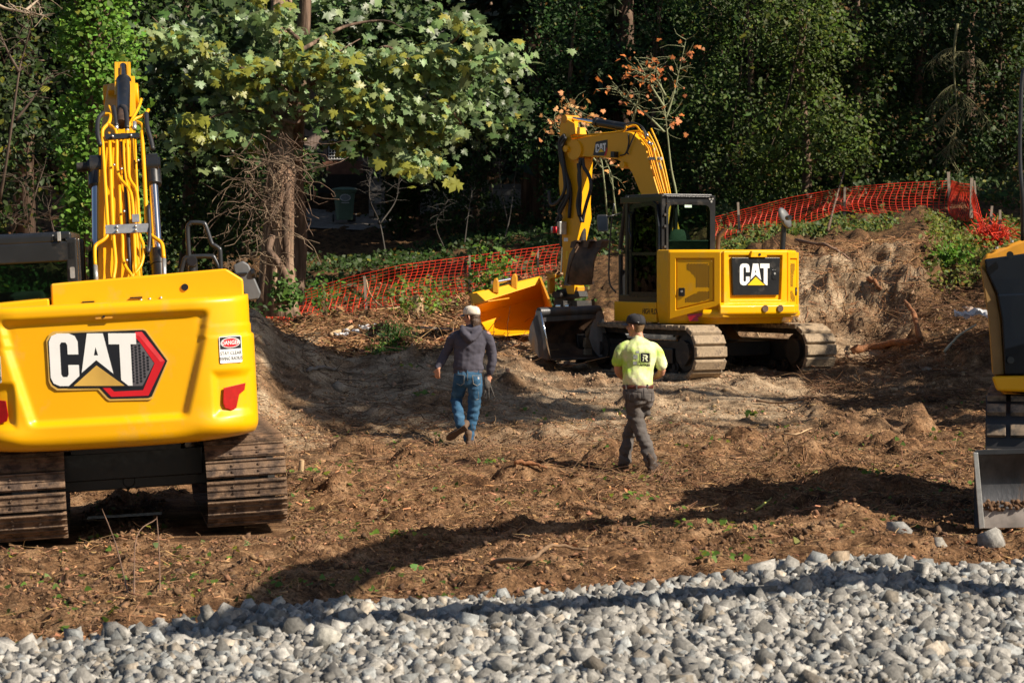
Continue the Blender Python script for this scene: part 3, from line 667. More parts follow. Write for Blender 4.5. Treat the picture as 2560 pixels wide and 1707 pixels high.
    cab.box((cx0+.05, (cy0+cy1)/2, cz1-.13), (.12, cy1-cy0, .20)).box((cx0+.05, (cy0+cy1)/2, 1.55), (.10, cy1-cy0, 1.0)).box((cx1-.03, (cy0+cy1)/2, 1.35), (.06, cy1-cy0, .6)).box((cx1-.05, (cy0+cy1)/2, cz1-.1), (.08, cy1-cy0, .1))
    c = cab.build('cab_frame', BLK, root, bevel=.02)
    MB().box(((cx0+cx1)/2, (cy0+cy1)/2+.02, cz1+.02), (cx1-cx0-.1, .95, .09)).box(((cx0+cx1)/2-.78, (cy0+cy1)/2+.10, cz1+.00), (.1, .80, .10)).build('cab_roof', BLK, root, bevel=.03)
    MB().box((cx0-.02, cy0+.16, cz1+.015), (.05, .035, .09)).build('roof_clip', ZINC, root, bevel=.006)
    MB().prism(rrect(.045, .11, .012), 0, .012).build('window_latch', ZINC, root, frame((cx0-.012, cy0+.05, 2.42), (0, -1, 0), (0, 0, 1), (-1, 0, 0)))
    MB().box((cx0+.06, (cy0+cy1)/2, 2.37), (.008, .80, .62)).build('rear_window', GLS, root)
    MB().box((cx1-.03, (cy0+cy1)/2, 2.2), (.008, .84, 1.15)).build('windscreen', GLS, root)
    for y in (cy0+.05, cy1-.05): MB().box(((cx0+cx1)/2, y, 2.3), (cx1-cx0-.1, .006, .9)).build('side_window', GLS, root)
    MB().box((.45, .92, 1.95), (.14, .48, .62)).box((.62, .92, 1.62), (.48, .5, .14)).build('operator_seat', SEATM, root, bevel=.05)
    # boom (seen from behind)
    A = Vector((.55, -.03, 1.25)); Bp = Vector((2.15, -.03, 3.62)); Cp = Vector((4.40, -.03, 4.42))
    def seg(b, p, q, h0, h1, w0, w1):
        d = (q-p).normalized(); nrm = Vector((0, 1, 0)).cross(d).normalized()
        if nrm.z < 0 and abs(nrm.x) < abs(nrm.z): nrm = -nrm
        r = []
        for (o, h, w) in ((p, h0, w0), (q, h1, w1)):
            r.append([o+nrm*h/2+Vector((0, w/2, 0)), o+nrm*h/2-Vector((0, w/2, 0)), o-nrm*h/2-Vector((0, w/2, 0)), o-nrm*h/2+Vector((0, w/2, 0))])
        b.loft(r)
    bo = MB(); seg(bo, A, Bp, .42, .58, .48, .36); seg(bo, Bp-Vector((.12, 0, .14)), Cp, .55, .30, .36, .30); bo.cyl(Bp+Vector((0, .178, -.02)), Bp-Vector((0, .178, .02)), .27, n=24)
    bo.cyl(Cp+Vector((0, .2, 0)), Cp-Vector((0, .2, 0)), .15, n=20)
    boom = bo.build('boom', YEL, root, bevel=.012)
    k = .70                                                # slope of the plane the pipes lie in (dY/dz)
    Yr = 23.97; zr = 1.6                                   # rear face of the boom
    def BP(c, off=0.0):
        px = 180+c[0]/2.614; py = 120+c[1]/2.614; a = (py-HZ)/FPX
        Y = (Yr+k*(CAMZ-zr))/(1+k*a)-off
        if py < 320: Y = Yr+k*(CAMZ+(HZ-320)/FPX*25.6-zr)+(320-py)/200*1.4-off
        return L(px, py, Y)
    pipes = [([(205, 432), (250, 440), (240, 490), (205, 530), (198, 580), (212, 800), (232, 1150), (235, 1215), (205, 1255), (155, 1290), (148, 1340), (152, 1420)], .020), ([(245, 600), (256, 900), (270, 1220), (284, 1400), (268, 1520)], .02), ([(240, 500), (285, 540), (294, 640), (302, 830), (385, 950), (405, 1200), (415, 1480)], .018),
             ([(400, 495), (362, 540), (366, 700), (375, 850), (425, 950), (440, 1210), (468, 1300), (450, 1420), (375, 1510)], .018), ([(310, 900), (318, 1100), (330, 1250), (338, 1400), (400, 1500)], .018), ([(455, 545), (468, 740), (482, 1000), (492, 1180), (520, 1225), (575, 1265), (592, 1300), (600, 1375)], .021), ([(412, 590), (428, 950), (450, 1200)], .012), ([(335, 600), (345, 800), (368, 950), (385, 1200)], .013),
             ([(452, 335), (435, 390), (400, 455), (370, 510)], .017), ([(500, 405), (470, 440), (405, 470), (395, 520)], .018), ([(415, 480), (455, 500), (462, 560)], .016), ([(240, 380), (262, 440), (240, 500)], .014)]
    for pp, r in pipes: MB().tube(spline([BP(c, .05) for c in pp], 4), r, 8).build('hydraulic_pipe', YEL, boom, smooth=True)
    MB().tube([BP((330, 620), .01), BP((350, 900), .01), BP((372, 1300), .01), BP((385, 1480), .01)], .022, 6).build('centre_hose', RUB, boom, smooth=True)
    for pp, r in ([[(272, 385), (280, 430), (290, 510)], .022], [[(320, 380), (350, 410), (358, 470), (360, 525)], .026], [[(205, 425), (172, 470), (168, 560), (185, 640)], .024], [[(485, 430), (492, 520), (515, 600), (528, 665)], .026], [[(500, 1030), (508, 1200), (500, 1330), (490, 1300)], .02]):
        MB().tube(spline([BP(c, .08) for c in pp], 5), r, 8).build('hydraulic_hose', RUB, boom, smooth=True)
    def bar(c0, c1, hh, m, nm, th=.02, off=.085):
        a = BP(c0, off); b_ = BP(c1, off); d = b_-a; M_ = frame((a+b_)/2, d, (.35, 0, 1), d.cross(Vector((.35, 0, 1))))
        MB().prism(rrect(d.length, hh, .004, 1), -th/2, th/2).build(nm, m, boom, M_)
    bar((218, 582), (440, 572), .055, GREYM, 'pipe_bracket'); bar((220, 1188), (500, 1176), .095, ZINC, 'pipe_bracket'); bar((394, 1115), (440, 1113), .085, ZINC, 'bracket_plate', off=.12)
    cl = MB()
    for c in ((275, 765), (323, 790), (432, 735), (340, 1068), (358, 1388), (293, 1168), (293, 1195), (416, 1165), (416, 1190), (410, 1105), (265, 578), (385, 572)):
        p = BP(c, .12); cl.cyl(p, p+Vector((.03, 0, 0)), .013, n=8)
    cl.build('clamp_bolt', ZINC, boom, auto=30)
    fit = None
    for a, b_ in (((152, 1422), (158, 1520)), ((600, 1380), (604, 1510)), ((290, 500), (290, 530)), ((358, 500), (362, 545)), ((408, 490), (408, 530))): MB().cyl(BP(a, .05), BP(b_, .05), .024, n=8).build('hose_fitting', ZINC, boom, auto=30)
    # arm cylinder on top of the boom
    Lp = lambda cx, cy, Y: L(180+cx/2.614, 120+cy/2.614, Y)
    ac = MB().tube([Lp(335, 430, 25.9), Lp(338, 235, 27.0), Lp(338, 215, 27.05)], [.070, .074, .086], 20).build('arm_cylinder', BLK, root, auto=40)
    MB().cyl(Lp(338, 225, 27.0), Lp(334, 120, 27.7), .040, n=14).build('cylinder_rod', BLK, ac, auto=40)
    MB().cyl(Lp(322, 500, 25.6), Lp(330, 400, 25.9), .06, n=14).build('cylinder_eye', RUST, ac, auto=40)
    up = MB(); 
    for (x0, x1) in ((276, 300), (362, 382)):
        up.loft([[Lp(x0, 92, 27.6), Lp(x1, 92, 27.6), Lp(x1+4, 310, 26.6), Lp(x0+2, 310, 26.6)], [Lp(x0, 92, 27.75), Lp(x1, 92, 27.75), Lp(x1+4, 310, 26.8), Lp(x0+2, 310, 26.8)]])
    up.loft([[Lp(372, 185, 27.9), Lp(410, 185, 27.9), Lp(418, 450, 26.3), Lp(372, 450, 26.3)], [Lp(372, 185, 28.3), Lp(410, 185, 28.3), Lp(418, 450, 26.7), Lp(372, 450, 26.7)]])
    up.loft([[Lp(300, 92, 27.9), Lp(362, 92, 27.9), Lp(372, 480, 26.2), Lp(285, 480, 26.2)], [Lp(300, 92, 28.3), Lp(362, 92, 28.3), Lp(372, 480, 26.6), Lp(285, 480, 26.6)]])
    up.build('boom_nose', YEL, boom, bevel=.008)
    # stick and bucket beyond
    st = MB(); seg(st, Cp+Vector((-.30, 0, .10)), Cp+Vector((.35, 0, -2.3)), .42, .26, .26, .24); st.build('stick', YEL, root, bevel=.012)
    bk = MB(); q = Cp+Vector((.3, 0, -2.55))
    prof = [(-.3, .25), (.1, .3), (.35, .0), (.3, -.4), (0, -.65), (-.4, -.6), (-.35, -.55), (0, -.58), (.22, -.36), (.26, 0), (.05, .2), (-.3, .2)]
    bk.prism(prof, -.5, .5, frame(q, (1, 0, 0), (0, 0, 1), (0, -1, 0))); bk.build('bucket', RUST, root, bevel=.01)
    for s, m0, m1 in ((1, (157, 775), (162, 1372)), (-1, (525, 765), (562, 1352))):
        t0 = BP(m0, -.12); t1 = BP(m1, -.30)
        d = (t1-t0)
        MB().cyl(t0, t1, .050, n=16).build('boom_cylinder_rod', CHR, root, auto=40)
        MB().cyl(t1, t1+d.normalized()*1.1, .078, n=18).cyl(t1-d.normalized()*.05, t1+d.normalized()*.12, .088, n=18).build('boom_cylinder', BLK, root, auto=40)
        yy = t0.y; mb = MB().cyl((t0.x, yy-.06, t0.z), (t0.x, yy+.06, t0.z), .12, n=20).cyl((t0.x, yy+s*.06, t0.z), (t0.x, yy+s*.085, t0.z), .08, n=16).cyl(t0, t0+d.normalized()*.24, .085, n=14)
        mb.build('rod_eye', BLK, root, auto=40)
    MB().cyl((BP((157, 775), -.12).x, .38, BP((157, 775), -.12).z), (BP((157, 775), -.12).x, -.38, BP((157, 775), -.12).z), .05).build('boom_pin', DARK, root, auto=40)
    # guard rail, exhaust, mirror
    for pp in ([(765, 1500), (765, 1370), (755, 1185), (770, 1150), (790, 1142), (850, 1145), (872, 1160), (912, 1275), (930, 1290), (958, 1310), (968, 1335), (975, 1500)], [(700, 1510), (730, 1395), (745, 1372), (775, 1364), (905, 1362), (930, 1375), (985, 1490)]):
        MB().tube(spline([Lp(a, b_, 24.7) for a, b_ in pp], 4), .024, 10).build('guard_rail', GREYM, root, smooth=True)
    MB().tube([Lp(790, 1520, 24.1), Lp(790, 1420, 24.1), Lp(786, 1392, 24.0)], .048, 16, cap=True).cyl(Lp(783, 1392, 23.93), Lp(783, 1392, 23.90), .055, n=18).build('exhaust_pipe', GREYM, root, auto=40)
    MB().cyl(Lp(783, 1392, 23.895), Lp(783, 1392, 23.885), .045, n=18).build('exhaust_mouth', BKV, root)
    mm = MB().prism([(-.10, .10), (.0, .14), (.06, .10), (.17, -.20), (.14, -.26), (.04, -.27), (.0, -.22), (-.10, .05)], -.03, .03).build('side_mirror', MIR, root, frame(Lp(1120, 1480, 24.6), Vector((0, -1, 0)), (0, 0, 1), (-1, 0, 0)), bevel=.02)
    MB().box((0, 0, 0), (.30, .02, .03)).build('mirror_arm', GREYM, mm, frame(Lp(1050, 1478, 24.55), Vector((0, -1, .03)), (0, 0, 1), (-1, 0, 0)), bevel=.005)
    MB().cyl(Lp(1175, 1475, 24.6), Lp(1195, 1470, 24.6), .05, n=12).build('mirror_joint', BLK, mm, auto=40)
    return root
LEFT = left_excavator()
# ------------------------------------------------------------------ right (middle) excavator
def ppath(foot, dirv):
    """pixel -> point on the vertical plane through foot along dirv"""
    nx, ny = -dirv[1], dirv[0]
    def f(px, py, off=0.0):
        u = (px-1280)/FPX; d0 = nx*foot[0]+ny*foot[1]+off; Y = d0/(nx*u+ny); return Vector((u*Y, Y, CAMZ-(py-HZ)/FPX*Y))
    return f
def mid_excavator():
    yaw = R(90+28); root = empty('excavator', (3.12, 38.7, .66), (0, 0, yaw))
    tag(root, 'compact yellow excavator with cab and folded boom standing by the sandy cut bank', 'excavator')
    MI = root.matrix_world.inverted(); L = lambda px, py, Y: MI @ P(px, py, Y)
    MU = Matrix.Rotation(R(1), 4, 'Z')
    sh = shoe_pad(.56, .185)
    for s in (1, -1): track(root, MU @ Matrix.Translation((0, s*1.03, 0)), 2.55, .80, .5, 41, sh, None, side=s, roller=True)
    MB().box((0, 0, .42), (1.1, 1.7, .22)).prism([(-.9, .15), (-.3, .5), (.3, .5), (.9, .15)], -.1, .1, frame((0, 0, .42), (1, 0, 0), (0, 0, 1), (0, -1, 0))).build('carbody', BLK, root, MU, bevel=.02)
    MB().cyl((0, 0, .5), (0, 0, .85), .5, n=32).build('swing_bearing', BLK, root, auto=35)
    # dozer blade in front
    bl = MB().prism([(0, 0), (.06, .02), (.10, .25), (.06, .48), (0, .5), (.04, .25)], -1.3, 1.3, frame((1.95, 0, .12), (-1, 0, 0), (0, 0, 1), (0, 1, 0))).build('dozer_blade', BLK, root, MU, bevel=.01)
    MB().box((1.5, .55, .35), (.9, .14, .12)).box((1.5, -.55, .35), (.9, .14, .12)).build('blade_arm', BLK, root, MU, bevel=.01)
    # tail: plan outline
    z0, z1 = .83, 1.98; fa = R(44)
    hw, xr = .60, -1.36; fl = .84
    LR = (xr, hw); LL = (xr+fl*math.sin(fa), hw+fl*math.cos(fa)); RR = (xr, -hw); RL = (LL[0], -LL[1])
    plan = [(-.42, LL[1]), LL, LR, RR, RL, (-.15, -LL[1])]
    sh_ = MB()
    def pring(z, k=1.0, dx=0): return [((p[0]+.15)*k-.15+dx, p[1]*(.5+.5*k), z) for p in plan]
    sh_.loft([pring(z0, .90), pring(z0+.20, .99), pring(z0+.36, 1.0), pring(z1-.04, 1.0), pring(z1, .97)])
    tail = sh_.build('counterweight_body', YELN, root, bevel=.045, seg=3)
    def facet(a, b, zc=(z0+z1)/2):
        a = Vector((a[0], a[1], 0)); b = Vector((b[0], b[1], 0)); x = (b-a).normalized(); n_ = x.cross(Vector((0, 0, 1))); c_ = (a+b)/2; c_.z = zc
        return frame(c_, x, (0, 0, 1), n_), (b-a).length
    FL, wl = facet(LL, LR); FC, wc = facet(LR, RR); FR, wr = facet(RR, RL)
    hh = z1-z0
    # border bands proud of the shell make the recess read
    def bandframe(F, w, polyout, polyin, d, nm):
        b = MB(); n = len(polyout); V = [(p[0], p[1], 0) for p in polyout]+[(p[0], p[1], d) for p in polyout]+[(p[0], p[1], 0) for p in polyin]+[(p[0], p[1], d) for p in polyin]
        Fc = []
        for i in range(n):
            j = (i+1) % n; Fc += [(i, j, n+j, n+i), (n+i, n+j, 3*n+j, 3*n+i), (2*n+j, 2*n+i, 3*n+i, 3*n+j)]
        return b.add(V, Fc).build(nm, YELN, tail, F, bevel=.012, seg=2)
    # left facet: recessed door with perforation
    dpo = [(-wl*.47, .50), (wl*.48, .50), (wl*.48, -.14), (-wl*.47, -.40)]; dpi = [(-wl*.33, .42), (wl*.34, .42), (wl*.34, -.22), (-wl*.33, -.40+.07)]
    bandframe(FL, wl, [(-wl*.47, .54), (wl*.485, .54), (wl*.485, -.28), (-wl*.47, -.50)], [(-wl*.35, .44), (wl*.36, .44), (wl*.36, -.22), (-wl*.35, -.36)], .035, 'tail_frame')
    def door(F, w, flip=1):
        pol = [(-w*.33*flip, .42), (w*.34*flip, .42), (w*.34*flip, -.20), (-w*.33*flip, -.335)]
        d = MB().prism(pol, 0, .022).build('side_door', YELN, tail, F, bevel=.006)
        pf = MB()
        for i in range(17):
            for j in range(30):
                x = -.14+i*.024; y = .38-j*.0245-(.012 if i % 2 else 0)
                up = y > .0 and (y < .36) and ((x > .0 or (y > .17-x*.6)) and x < .235-max(0, (y-.32)) and (x > -.14) and (x > .02 or y > .16-(x)*.9))
                lo = y < -.07 and y > -.235 and x < .235-max(0, -(y+.16))*1.2 and (x > .03 or y < -.16+(x+.14)*.35) and y > -.25+max(0, x)*.25
                if up or lo: pf.prism([(x*flip+.0098*math.cos(R(60*k)), y+.0098*math.sin(R(60*k))) for k in range(6)], .0205, .0232)
        pf.build('vent_perforation', BKV, d, F)['kind'] = 'stuff'
        q = F @ Matrix.Translation((-w*.24*flip, -.13+.05, 0)); MB().prism(rrect(.10, .13, .015), .022, .034).build('door_latch', BLK, d, q, bevel=.006)
        MB().cyl((0, .01, .034), (0, .01, .046), .018, n=12).build('latch_lock', ZINC, d, q, auto=40)
        return d
    door(FL, wl); door(FR, wr, -1)
    bandframe(FR, wr, [(-wr*.485, .54), (wr*.47, .54), (wr*.47, -.50), (-wr*.485, -.28)], [(-wr*.36, .44), (wr*.35, .44), (wr*.35, -.36), (-wr*.36, -.22)], .035, 'tail_frame')
    # centre facet with black panel
    bandframe(FC, wc, [(-wc*.49, .55), (wc*.49, .55), (wc*.49, -.30), (-wc*.49, -.30)], [(-wc*.415, .49), (wc*.415, .49), (wc*.39, -.20), (-wc*.39, -.20)], .04, 'tail_frame')
    pn = MB().prism([(-.45, .455), (.45, .455), (.425, -.13), (-.425, -.13)], .0, .052).build('rear_panel', BLK, tail, FC, bevel=.012)
    letters(pn, FC @ Matrix.Translation((-.305, .025, .0525)), .335)
    MB().prism(rrect(.085, .15, .012), .052, .062).build('panel_latch', BLK, pn, FC @ Matrix.Translation((.335, .19, 0)), bevel=.004)
    MB().cyl((.335, .205, .062), (.335, .205, .072), .018, n=12).build('latch_lock', ZINC, pn, FC, auto=40)
    MB().prism([(-.155, -.045), (.155, -.045), (.14, .055), (-.13, .055)], -.02, .085).build('camera_housing', YELN, tail, FC @ Matrix.Translation((.03, .50, 0)), bevel=.012)
    MB().prism(rrect(.04, .04, .012), .085, .095).build('camera_lens', BKV, tail, FC @ Matrix.Translation((.04, .50, 0)))
    # bumper
    def bump(pts2, zlo, zhi, out, nm):
        b = MB(); r = []
        for z, o in ((zlo, out*.8), (zlo+.03, out), (zhi-.05, out), (zhi, out*.35)):
            ring = []
            for (x, y) in pts2: d = Vector((x+.15, y, 0)).normalized(); ring.append((x+d.x*o, y+d.y*o, z))
            ring += [(x+.15, y*.9, z) for x, y in pts2[::-1]]
            r.append(ring)
        return b.loft(r).build(nm, YELN, tail, bevel=.02)
    mid = lambda p, q, t: (p[0]+(q[0]-p[0])*t, p[1]+(q[1]-p[1])*t)
    bump([mid(LR, LL, .35), LR, RR, mid(RR, RL, .7)], 0.93, 1.06, .10, 'rear_bumper')
    bump([mid(LR, LL, .05), (xr, .38), RR, mid(RR, RL, .3)], 0.97, 1.165, .15, 'bumper_ledge')
    for y in (-.10, -.38): MB().cyl((xr-.152, y, 1.07), (xr-.162, y, 1.07), .055, n=18).build('tow_hole', RUST, tail, auto=40)
    def sticker(F, x, y):
        s = MB().prism(rrect(.17, .075, .004, 1), .0, .003).build('warning_sticker', VYEL, tail, F @ Matrix.Translation((x, y, 0)))
        MB().prism([(-.07, -.025), (-.005, -.025), (-.037, .028)], .003, .005).build('sticker_symbol', BKV, s, F @ Matrix.Translation((x, y, 0)))
        MB().prism([(-.055, -.017), (-.02, -.017), (-.037, .012)], .005, .006).build('sticker_symbol_inner', VYEL, s, F @ Matrix.Translation((x, y, 0)))
        MB().prism([(.02, -.005), (.06, -.005), (.06, .005), (.02, .005)], .003, .005).build('sticker_mark', BKV, s, F @ Matrix.Translation((x, y, 0)))
    sticker(FC, -.545+.02, -.255); sticker(FC, .53, -.255)
    MB().prism([(-.16, -.09), (-.02, -.09), (-.03, -.03), (.13, .06), (.0, .035), (-.17, .015), (-.2, .02)], 0, .008).build('tail_reflector', REFL, tail, FL @ Matrix.Translation((.08, -.44, .012)) @ Matrix.Rotation(R(-8), 4, 'X'))
    # base deck and left skirt
    MB().box((.2, 0, .95), (1.7, 2.1, .16)).build('deck_plate', BLK, root, bevel=.02)
    sk = MB().box((.30, 1.12, 1.0), (1.30, .10, .32)).build('side_skirt', YELN, root, bevel=.02)
    text('HIGH FLOW', sk, frame((-.20, 1.172, 1.01), (-1, 0, 0), (0, 0, 1), (0, 1, 0)), .085, BKV, italic=.25, width=.8)
    # cab
    a0, a1, b0, b1, c0, c1 = -.42, .92, .12, 1.10, 1.16, 2.84
    cb = MB()
    for y in (b0+.04, b1-.04): cb.box((a0+.05, y, (c0+c1)/2), (.11, .10, c1-c0)).box((a1-.22, y, (c0+c1)/2+.05), (.07, .06, c1-c0-.1)); cb.box(((a0+a1)/2, y, c1-.06), (a1-a0-.12, .09, .10)); cb.box(((a0+a1)/2, y, c0+.05), (a1-a0, .08, .12))
    for y in (b0+.04, b1-.04): cb.tube([(a1-.02, y, c0), (a1, y, c0+.9), (a1-.16, y, c1-.12), (a1-.3, y, c1-.06)], .04, 8)
    cb.box((a0+.05, (b0+b1)/2, c1-.07), (.10, b1-b0, .12)).box((a0+.05, (b0+b1)/2, c0+.5), (.10, b1-b0, .95)).box((a1-.25, (b0+b1)/2, c1-.05), (.08, b1-b0, .1)).box((a1-.02, (b0+b1)/2, c0+.25), (.05, b1-b0, .5))
    cab = cb.build('cab_frame', BLK, root, bevel=.018)
    MB().box(((a0+a1)/2-.06, (b0+b1)/2, c1), (a1-a0-.16, b1-b0-.06, .05)).build('cab_roof', BLK, root, bevel=.02)
    Fr = frame((a0, (b0+b1)/2, 0), (0, -1, 0), (0, 0, 1), (-1, 0, 0))
    wpo = rrect(.86, .93, .10, 3, 0, 2.27); wpi = [(x*.90, 2.27+(z-2.27)*.90) for x, z in wpo]
    b = MB(); n = len(wpo); V = [(x, z, 0) for x, z in wpo]+[(x, z, .03) for x, z in wpo]+[(x, z, 0) for x, z in wpi]+[(x, z, .025) for x, z in wpi]; Fc = []
    for i in range(n): j = (i+1) % n; Fc += [(i, j, n+j, n+i), (n+i, n+j, 3*n+j, 3*n+i), (2*n+j, 2*n+i, 3*n+i, 3*n+j)]
    b.add(V, Fc).build('window_surround', BLK, cab, Fr)
    MB().prism(wpi, .012, .018).build('rear_window', GLS, cab, Fr)
    [MB().box((a0-.035, (b0+b1)/2, zz), (.02, ww, .012)).build('chrome_trim', GREYM, cab) for zz, ww in ((1.84, .74), (1.80, .74), (c1-.01, .93))]
    MB().prism(rrect(.13, .07, .005), .02, .022).build('window_label', mat('pale_green_label', (.55, .75, .62), .5), cab, Fr @ Matrix.Translation((-.02, 2.68, 0)))
    for dz in (2.68, 2.50, 2.18): MB().cyl((a0-.0, b1-.04, dz-.15), (a0-.035, b1-.04, dz-.15), .022, n=10).build('frame_bolt', DARK, cab, auto=40)
    MB().box((a0-.022, b1-.085, 2.30), (.012, .012, 1.0)).build('chrome_strip', GREYM, cab)
    for (dy, dz) in ((-.02, 0), (.03, .0), (.0, -.045)): MB().cyl((a0-.0, b0+.07+dy, c1-.05+dz), (a0-.012, b0+.07+dy, c1-.05+dz), .018, n=12).build('roof_bolt', ZINC, cab, auto=40)
    # door opened flat with its glass
    Fd = frame((0, b1+.015, 0), (-1, 0, 0), (0, 0, 1), (0, 1, 0))
    dpo = [(.40-.0, 1.24), (.40, 2.35), (.34, 2.70), (.20, 2.75), (-.40, 2.71), (-.50, 2.55), (-.50, 1.24)]
    cxm = lambda q: [(x*.84-.0, 2.02+(z-2.02)*.90) for x, z in q]
    for nm, poly in (('door_frame', dpo),):
        pin = cxm(poly); b = MB(); n = len(poly); V = [(x, z, 0) for x, z in poly]+[(x, z, .04) for x, z in poly]+[(x, z, 0) for x, z in pin]+[(x, z, .04) for x, z in pin]; Fc = []
        for i in range(n): j = (i+1) % n; Fc += [(i, j, n+j, n+i), (n+i, n+j, 3*n+j, 3*n+i), (2*n+j, 2*n+i, 3*n+i, 3*n+j)]
        b.add(V, Fc).box((-.05, 1.92, .02), (.74, .05, .03)); dr = b.build('cab_door', BLKG, root, Fd)
        MB().prism(pin, .014, .02).build('door_glass', GLSC, dr, Fd)
    MB().tube(spline([(.44, 1.18, 2.55), (.43, 1.19, 2.3), (.36, 1.2, 2.2), (.42, 1.18, 2.0)], 4), .014, 8).build('grab_handle', BLK, root, smooth=True)
    MB().cyl((.72, 1.16, 1.95), (.72, 1.19, 1.95), .04, n=14).build('door_lock', CHR, root, auto=40)
    MB().tube(spline([(1.02, 1.12, 2.75), (1.08, 1.16, 2.2), (1.08, 1.18, 1.5), (.95, 1.13, 1.3)], 5), .014, 8).build('entry_rail', BLK, root, smooth=True)
    # seat seen through the rear window
    MB().box((-.05, .55, 1.75), (.14, .50, .5)).box((.15, .55, 1.52), (.5, .5, .16)).build('operator_seat', SEATM, root, bevel=.05)
    MB().loft([[(-.06+ .08*math.cos(a)*k, .56+.21*math.sin(a)*k, z) for a in [i*math.pi/8 for i in range(16)]] for z, k in ((2.0, .95), (2.04, 1.05), (2.18, 1.0), (2.28, .75), (2.31, .4))]).build('headrest', mat('grey_mesh_fabric', (.20, .22, .19), .9, var=.5, vscale=80), root, smooth=True)
    vest = MB().prism([(-.22, 0), (.22, 0), (.2, .35), (.08, .62), (-.12, .62), (-.2, .35)], -.05, .04).build('control_console', mat('lime_yellow_plastic', (.62, .50, .015), .5, var=.15), root, frame((.22, 1.06, 1.26), (-1, 0, 0), (0, 0, 1), (0, 1, 0)), bevel=.03)
    nc = MB().prism(rrect(.15, .15, .01), .052, .056).build('red_badge', RED, vest, frame((.20, 1.06, 1.54), (-1, 0, 0), (0, 0, 1), (0, 1, 0)) @ Matrix.Rotation(R(6), 4, 'Z'))
    text('NC', nc, frame((.20, 1.06+.057, 1.54), (-1, 0, 0), (0, 0, 1), (0, 1, 0)) @ Matrix.Rotation(R(6), 4, 'Z'), .06, WHT)
    # exhaust and mirrors
    MB().tube(spline([(-.75, .28, 1.9), (-.76, .28, 2.08), (-.78, .27, 2.2), (-.83, .20, 2.30)], 4), .036, 14).build('exhaust_pipe', RUST, root, auto=50)
    ms = L(1962, 575, 38.6); MB().tube([L(1956, 640, 38.7), L(1956, 625, 38.7), L(1960, 560, 38.7)], [.06, .045, .045], 10).build('mirror_post', BLK, root, auto=40)
    disc = MB().tube([(0, 0, -.02), (0, 0, -.005), (0, 0, .02), (0, 0, .04)], [.12, .145, .13, .06], 20).build('round_mirror', MIR, root, frame(L(1962, 545, 38.6), (0, -1, 0), (.15, .35, 1), (-.95, .6, .1)) @ Matrix.Diagonal((.75, 1.25, 1, 1)), smooth=True)
    MB().cyl(L(1968, 545, 38.5), L(1975, 544, 38.4), .04, n=10).build('mirror_clamp', BLK, root, auto=40)
    mr = MB().prism(rrect(.18, .27, .03), -.02, .02).build('cab_mirror', BLK, root, frame(L(1506, 558, 38.2), (-.3, -1, 0), (.1, 0, 1), (-1, .3, .1)), bevel=.012)
    MB().prism(rrect(.14, .22, .03), .0215, .023).build('mirror_glass', BLKG, mr, frame(L(1506, 558, 38.2), (-.3, -1, 0), (.1, 0, 1), (-1, .3, .1)))
    MB().tube([L(1520, 542, 38.2), L(1545, 535, 38.4), L(1556, 530, 38.7)], .012, 6).build('mirror_arm', BLK, root, smooth=True)
    # ---------------- boom in its own plane
    foot = (2.78, 39.4); dv = Vector((-.71, .705, 0)).normalized(); F_ = ppath(foot, dv)
    c4 = lambda cx, cy, off=0.0: MI @ F_(1380+cx/2.8, 260+cy/2.8, off)
    nrm = (MI.to_3x3() @ Vector((-dv.y, dv.x, 0))).normalized()
    def slab(pts2, w, nm, m, par=root, off=0, bevel=.012):
        """outline in the boom plane extruded either side"""
        A_ = [c4(x, y) for x, y in pts2]; V = [p+nrm*(off-w/2) for p in A_]+[p+nrm*(off+w/2) for p in A_]; n = len(A_)
        return MB().add(V, [tuple(range(n))[::-1], tuple(range(n, 2*n))]+[(i, (i+1) % n, n+(i+1) % n, n+i) for i in range(n)]).build(nm, m, par, bevel=bevel)
    boom = slab([(140, 262), (250, 240), (400, 215), (560, 196), (600, 205), (650, 250), (695, 310), (740, 470), (790, 640), (860, 900), (760, 900), (690, 680), (650, 600), (600, 480), (560, 430), (500, 392), (420, 378), (255, 372), (205, 378), (165, 350)], .30, 'boom', YEL)
    cplate = lambda pts2, nm, m, d0, d1, par: MB().add([c4(x, y)+nrm*d0 for x, y in pts2]+[c4(x, y)+nrm*d1 for x, y in pts2], [tuple(range(len(pts2)))[::-1], tuple(range(len(pts2), 2*len(pts2)))]+[(i, (i+1) % len(pts2), len(pts2)+(i+1) % len(pts2), len(pts2)+i) for i in range(len(pts2))]).build(nm, m, par)
    sgn = 1 if (nrm.dot(MI.to_3x3() @ Vector((0, -1, 0))) > 0) else -1
    cplate([(330, 362), (350, 268), (432, 252), (432, 330), (410, 366)], 'boom_decal', BKV, sgn*.151, sgn*.154, boom)
    cplate([(408, 366), (431, 302), (432, 330), (420, 366)], 'decal_red_corner', RED, sgn*.154, sgn*.156, boom)
    o_ = c4(349, 345)+nrm*sgn*.155; xv = (c4(405, 338)-o_+nrm*sgn*.155); yv = (c4(349, 285)-c4(349, 345))
    letters(boom, frame(o_, xv, yv, nrm*sgn), yv.length, .003)
    q = c4(205, 325); MB().cyl(q-nrm*.19, q+nrm*.19, .17, n=24).build('boom_pivot', YEL, root, auto=40)
    q = c4(160, 318); MB().cyl(q-nrm*.24, q+nrm*.24, .055, n=14).build('stick_pin', YEL, root, auto=40)
    q = c4(545, 430); MB().cyl(q-nrm*.2, q+nrm*.2, .06, n=14).build('cylinder_boss', YEL, root, auto=40)
    bs = MB().box((0, 0, 0), (.16, .10, .06)).build('work_lamp', BLK, root, frame(c4(500, 358)+nrm*sgn*.2, nrm, (0, 0, 1), dv.cross(Vector((0, 0, 1)))), bevel=.01)
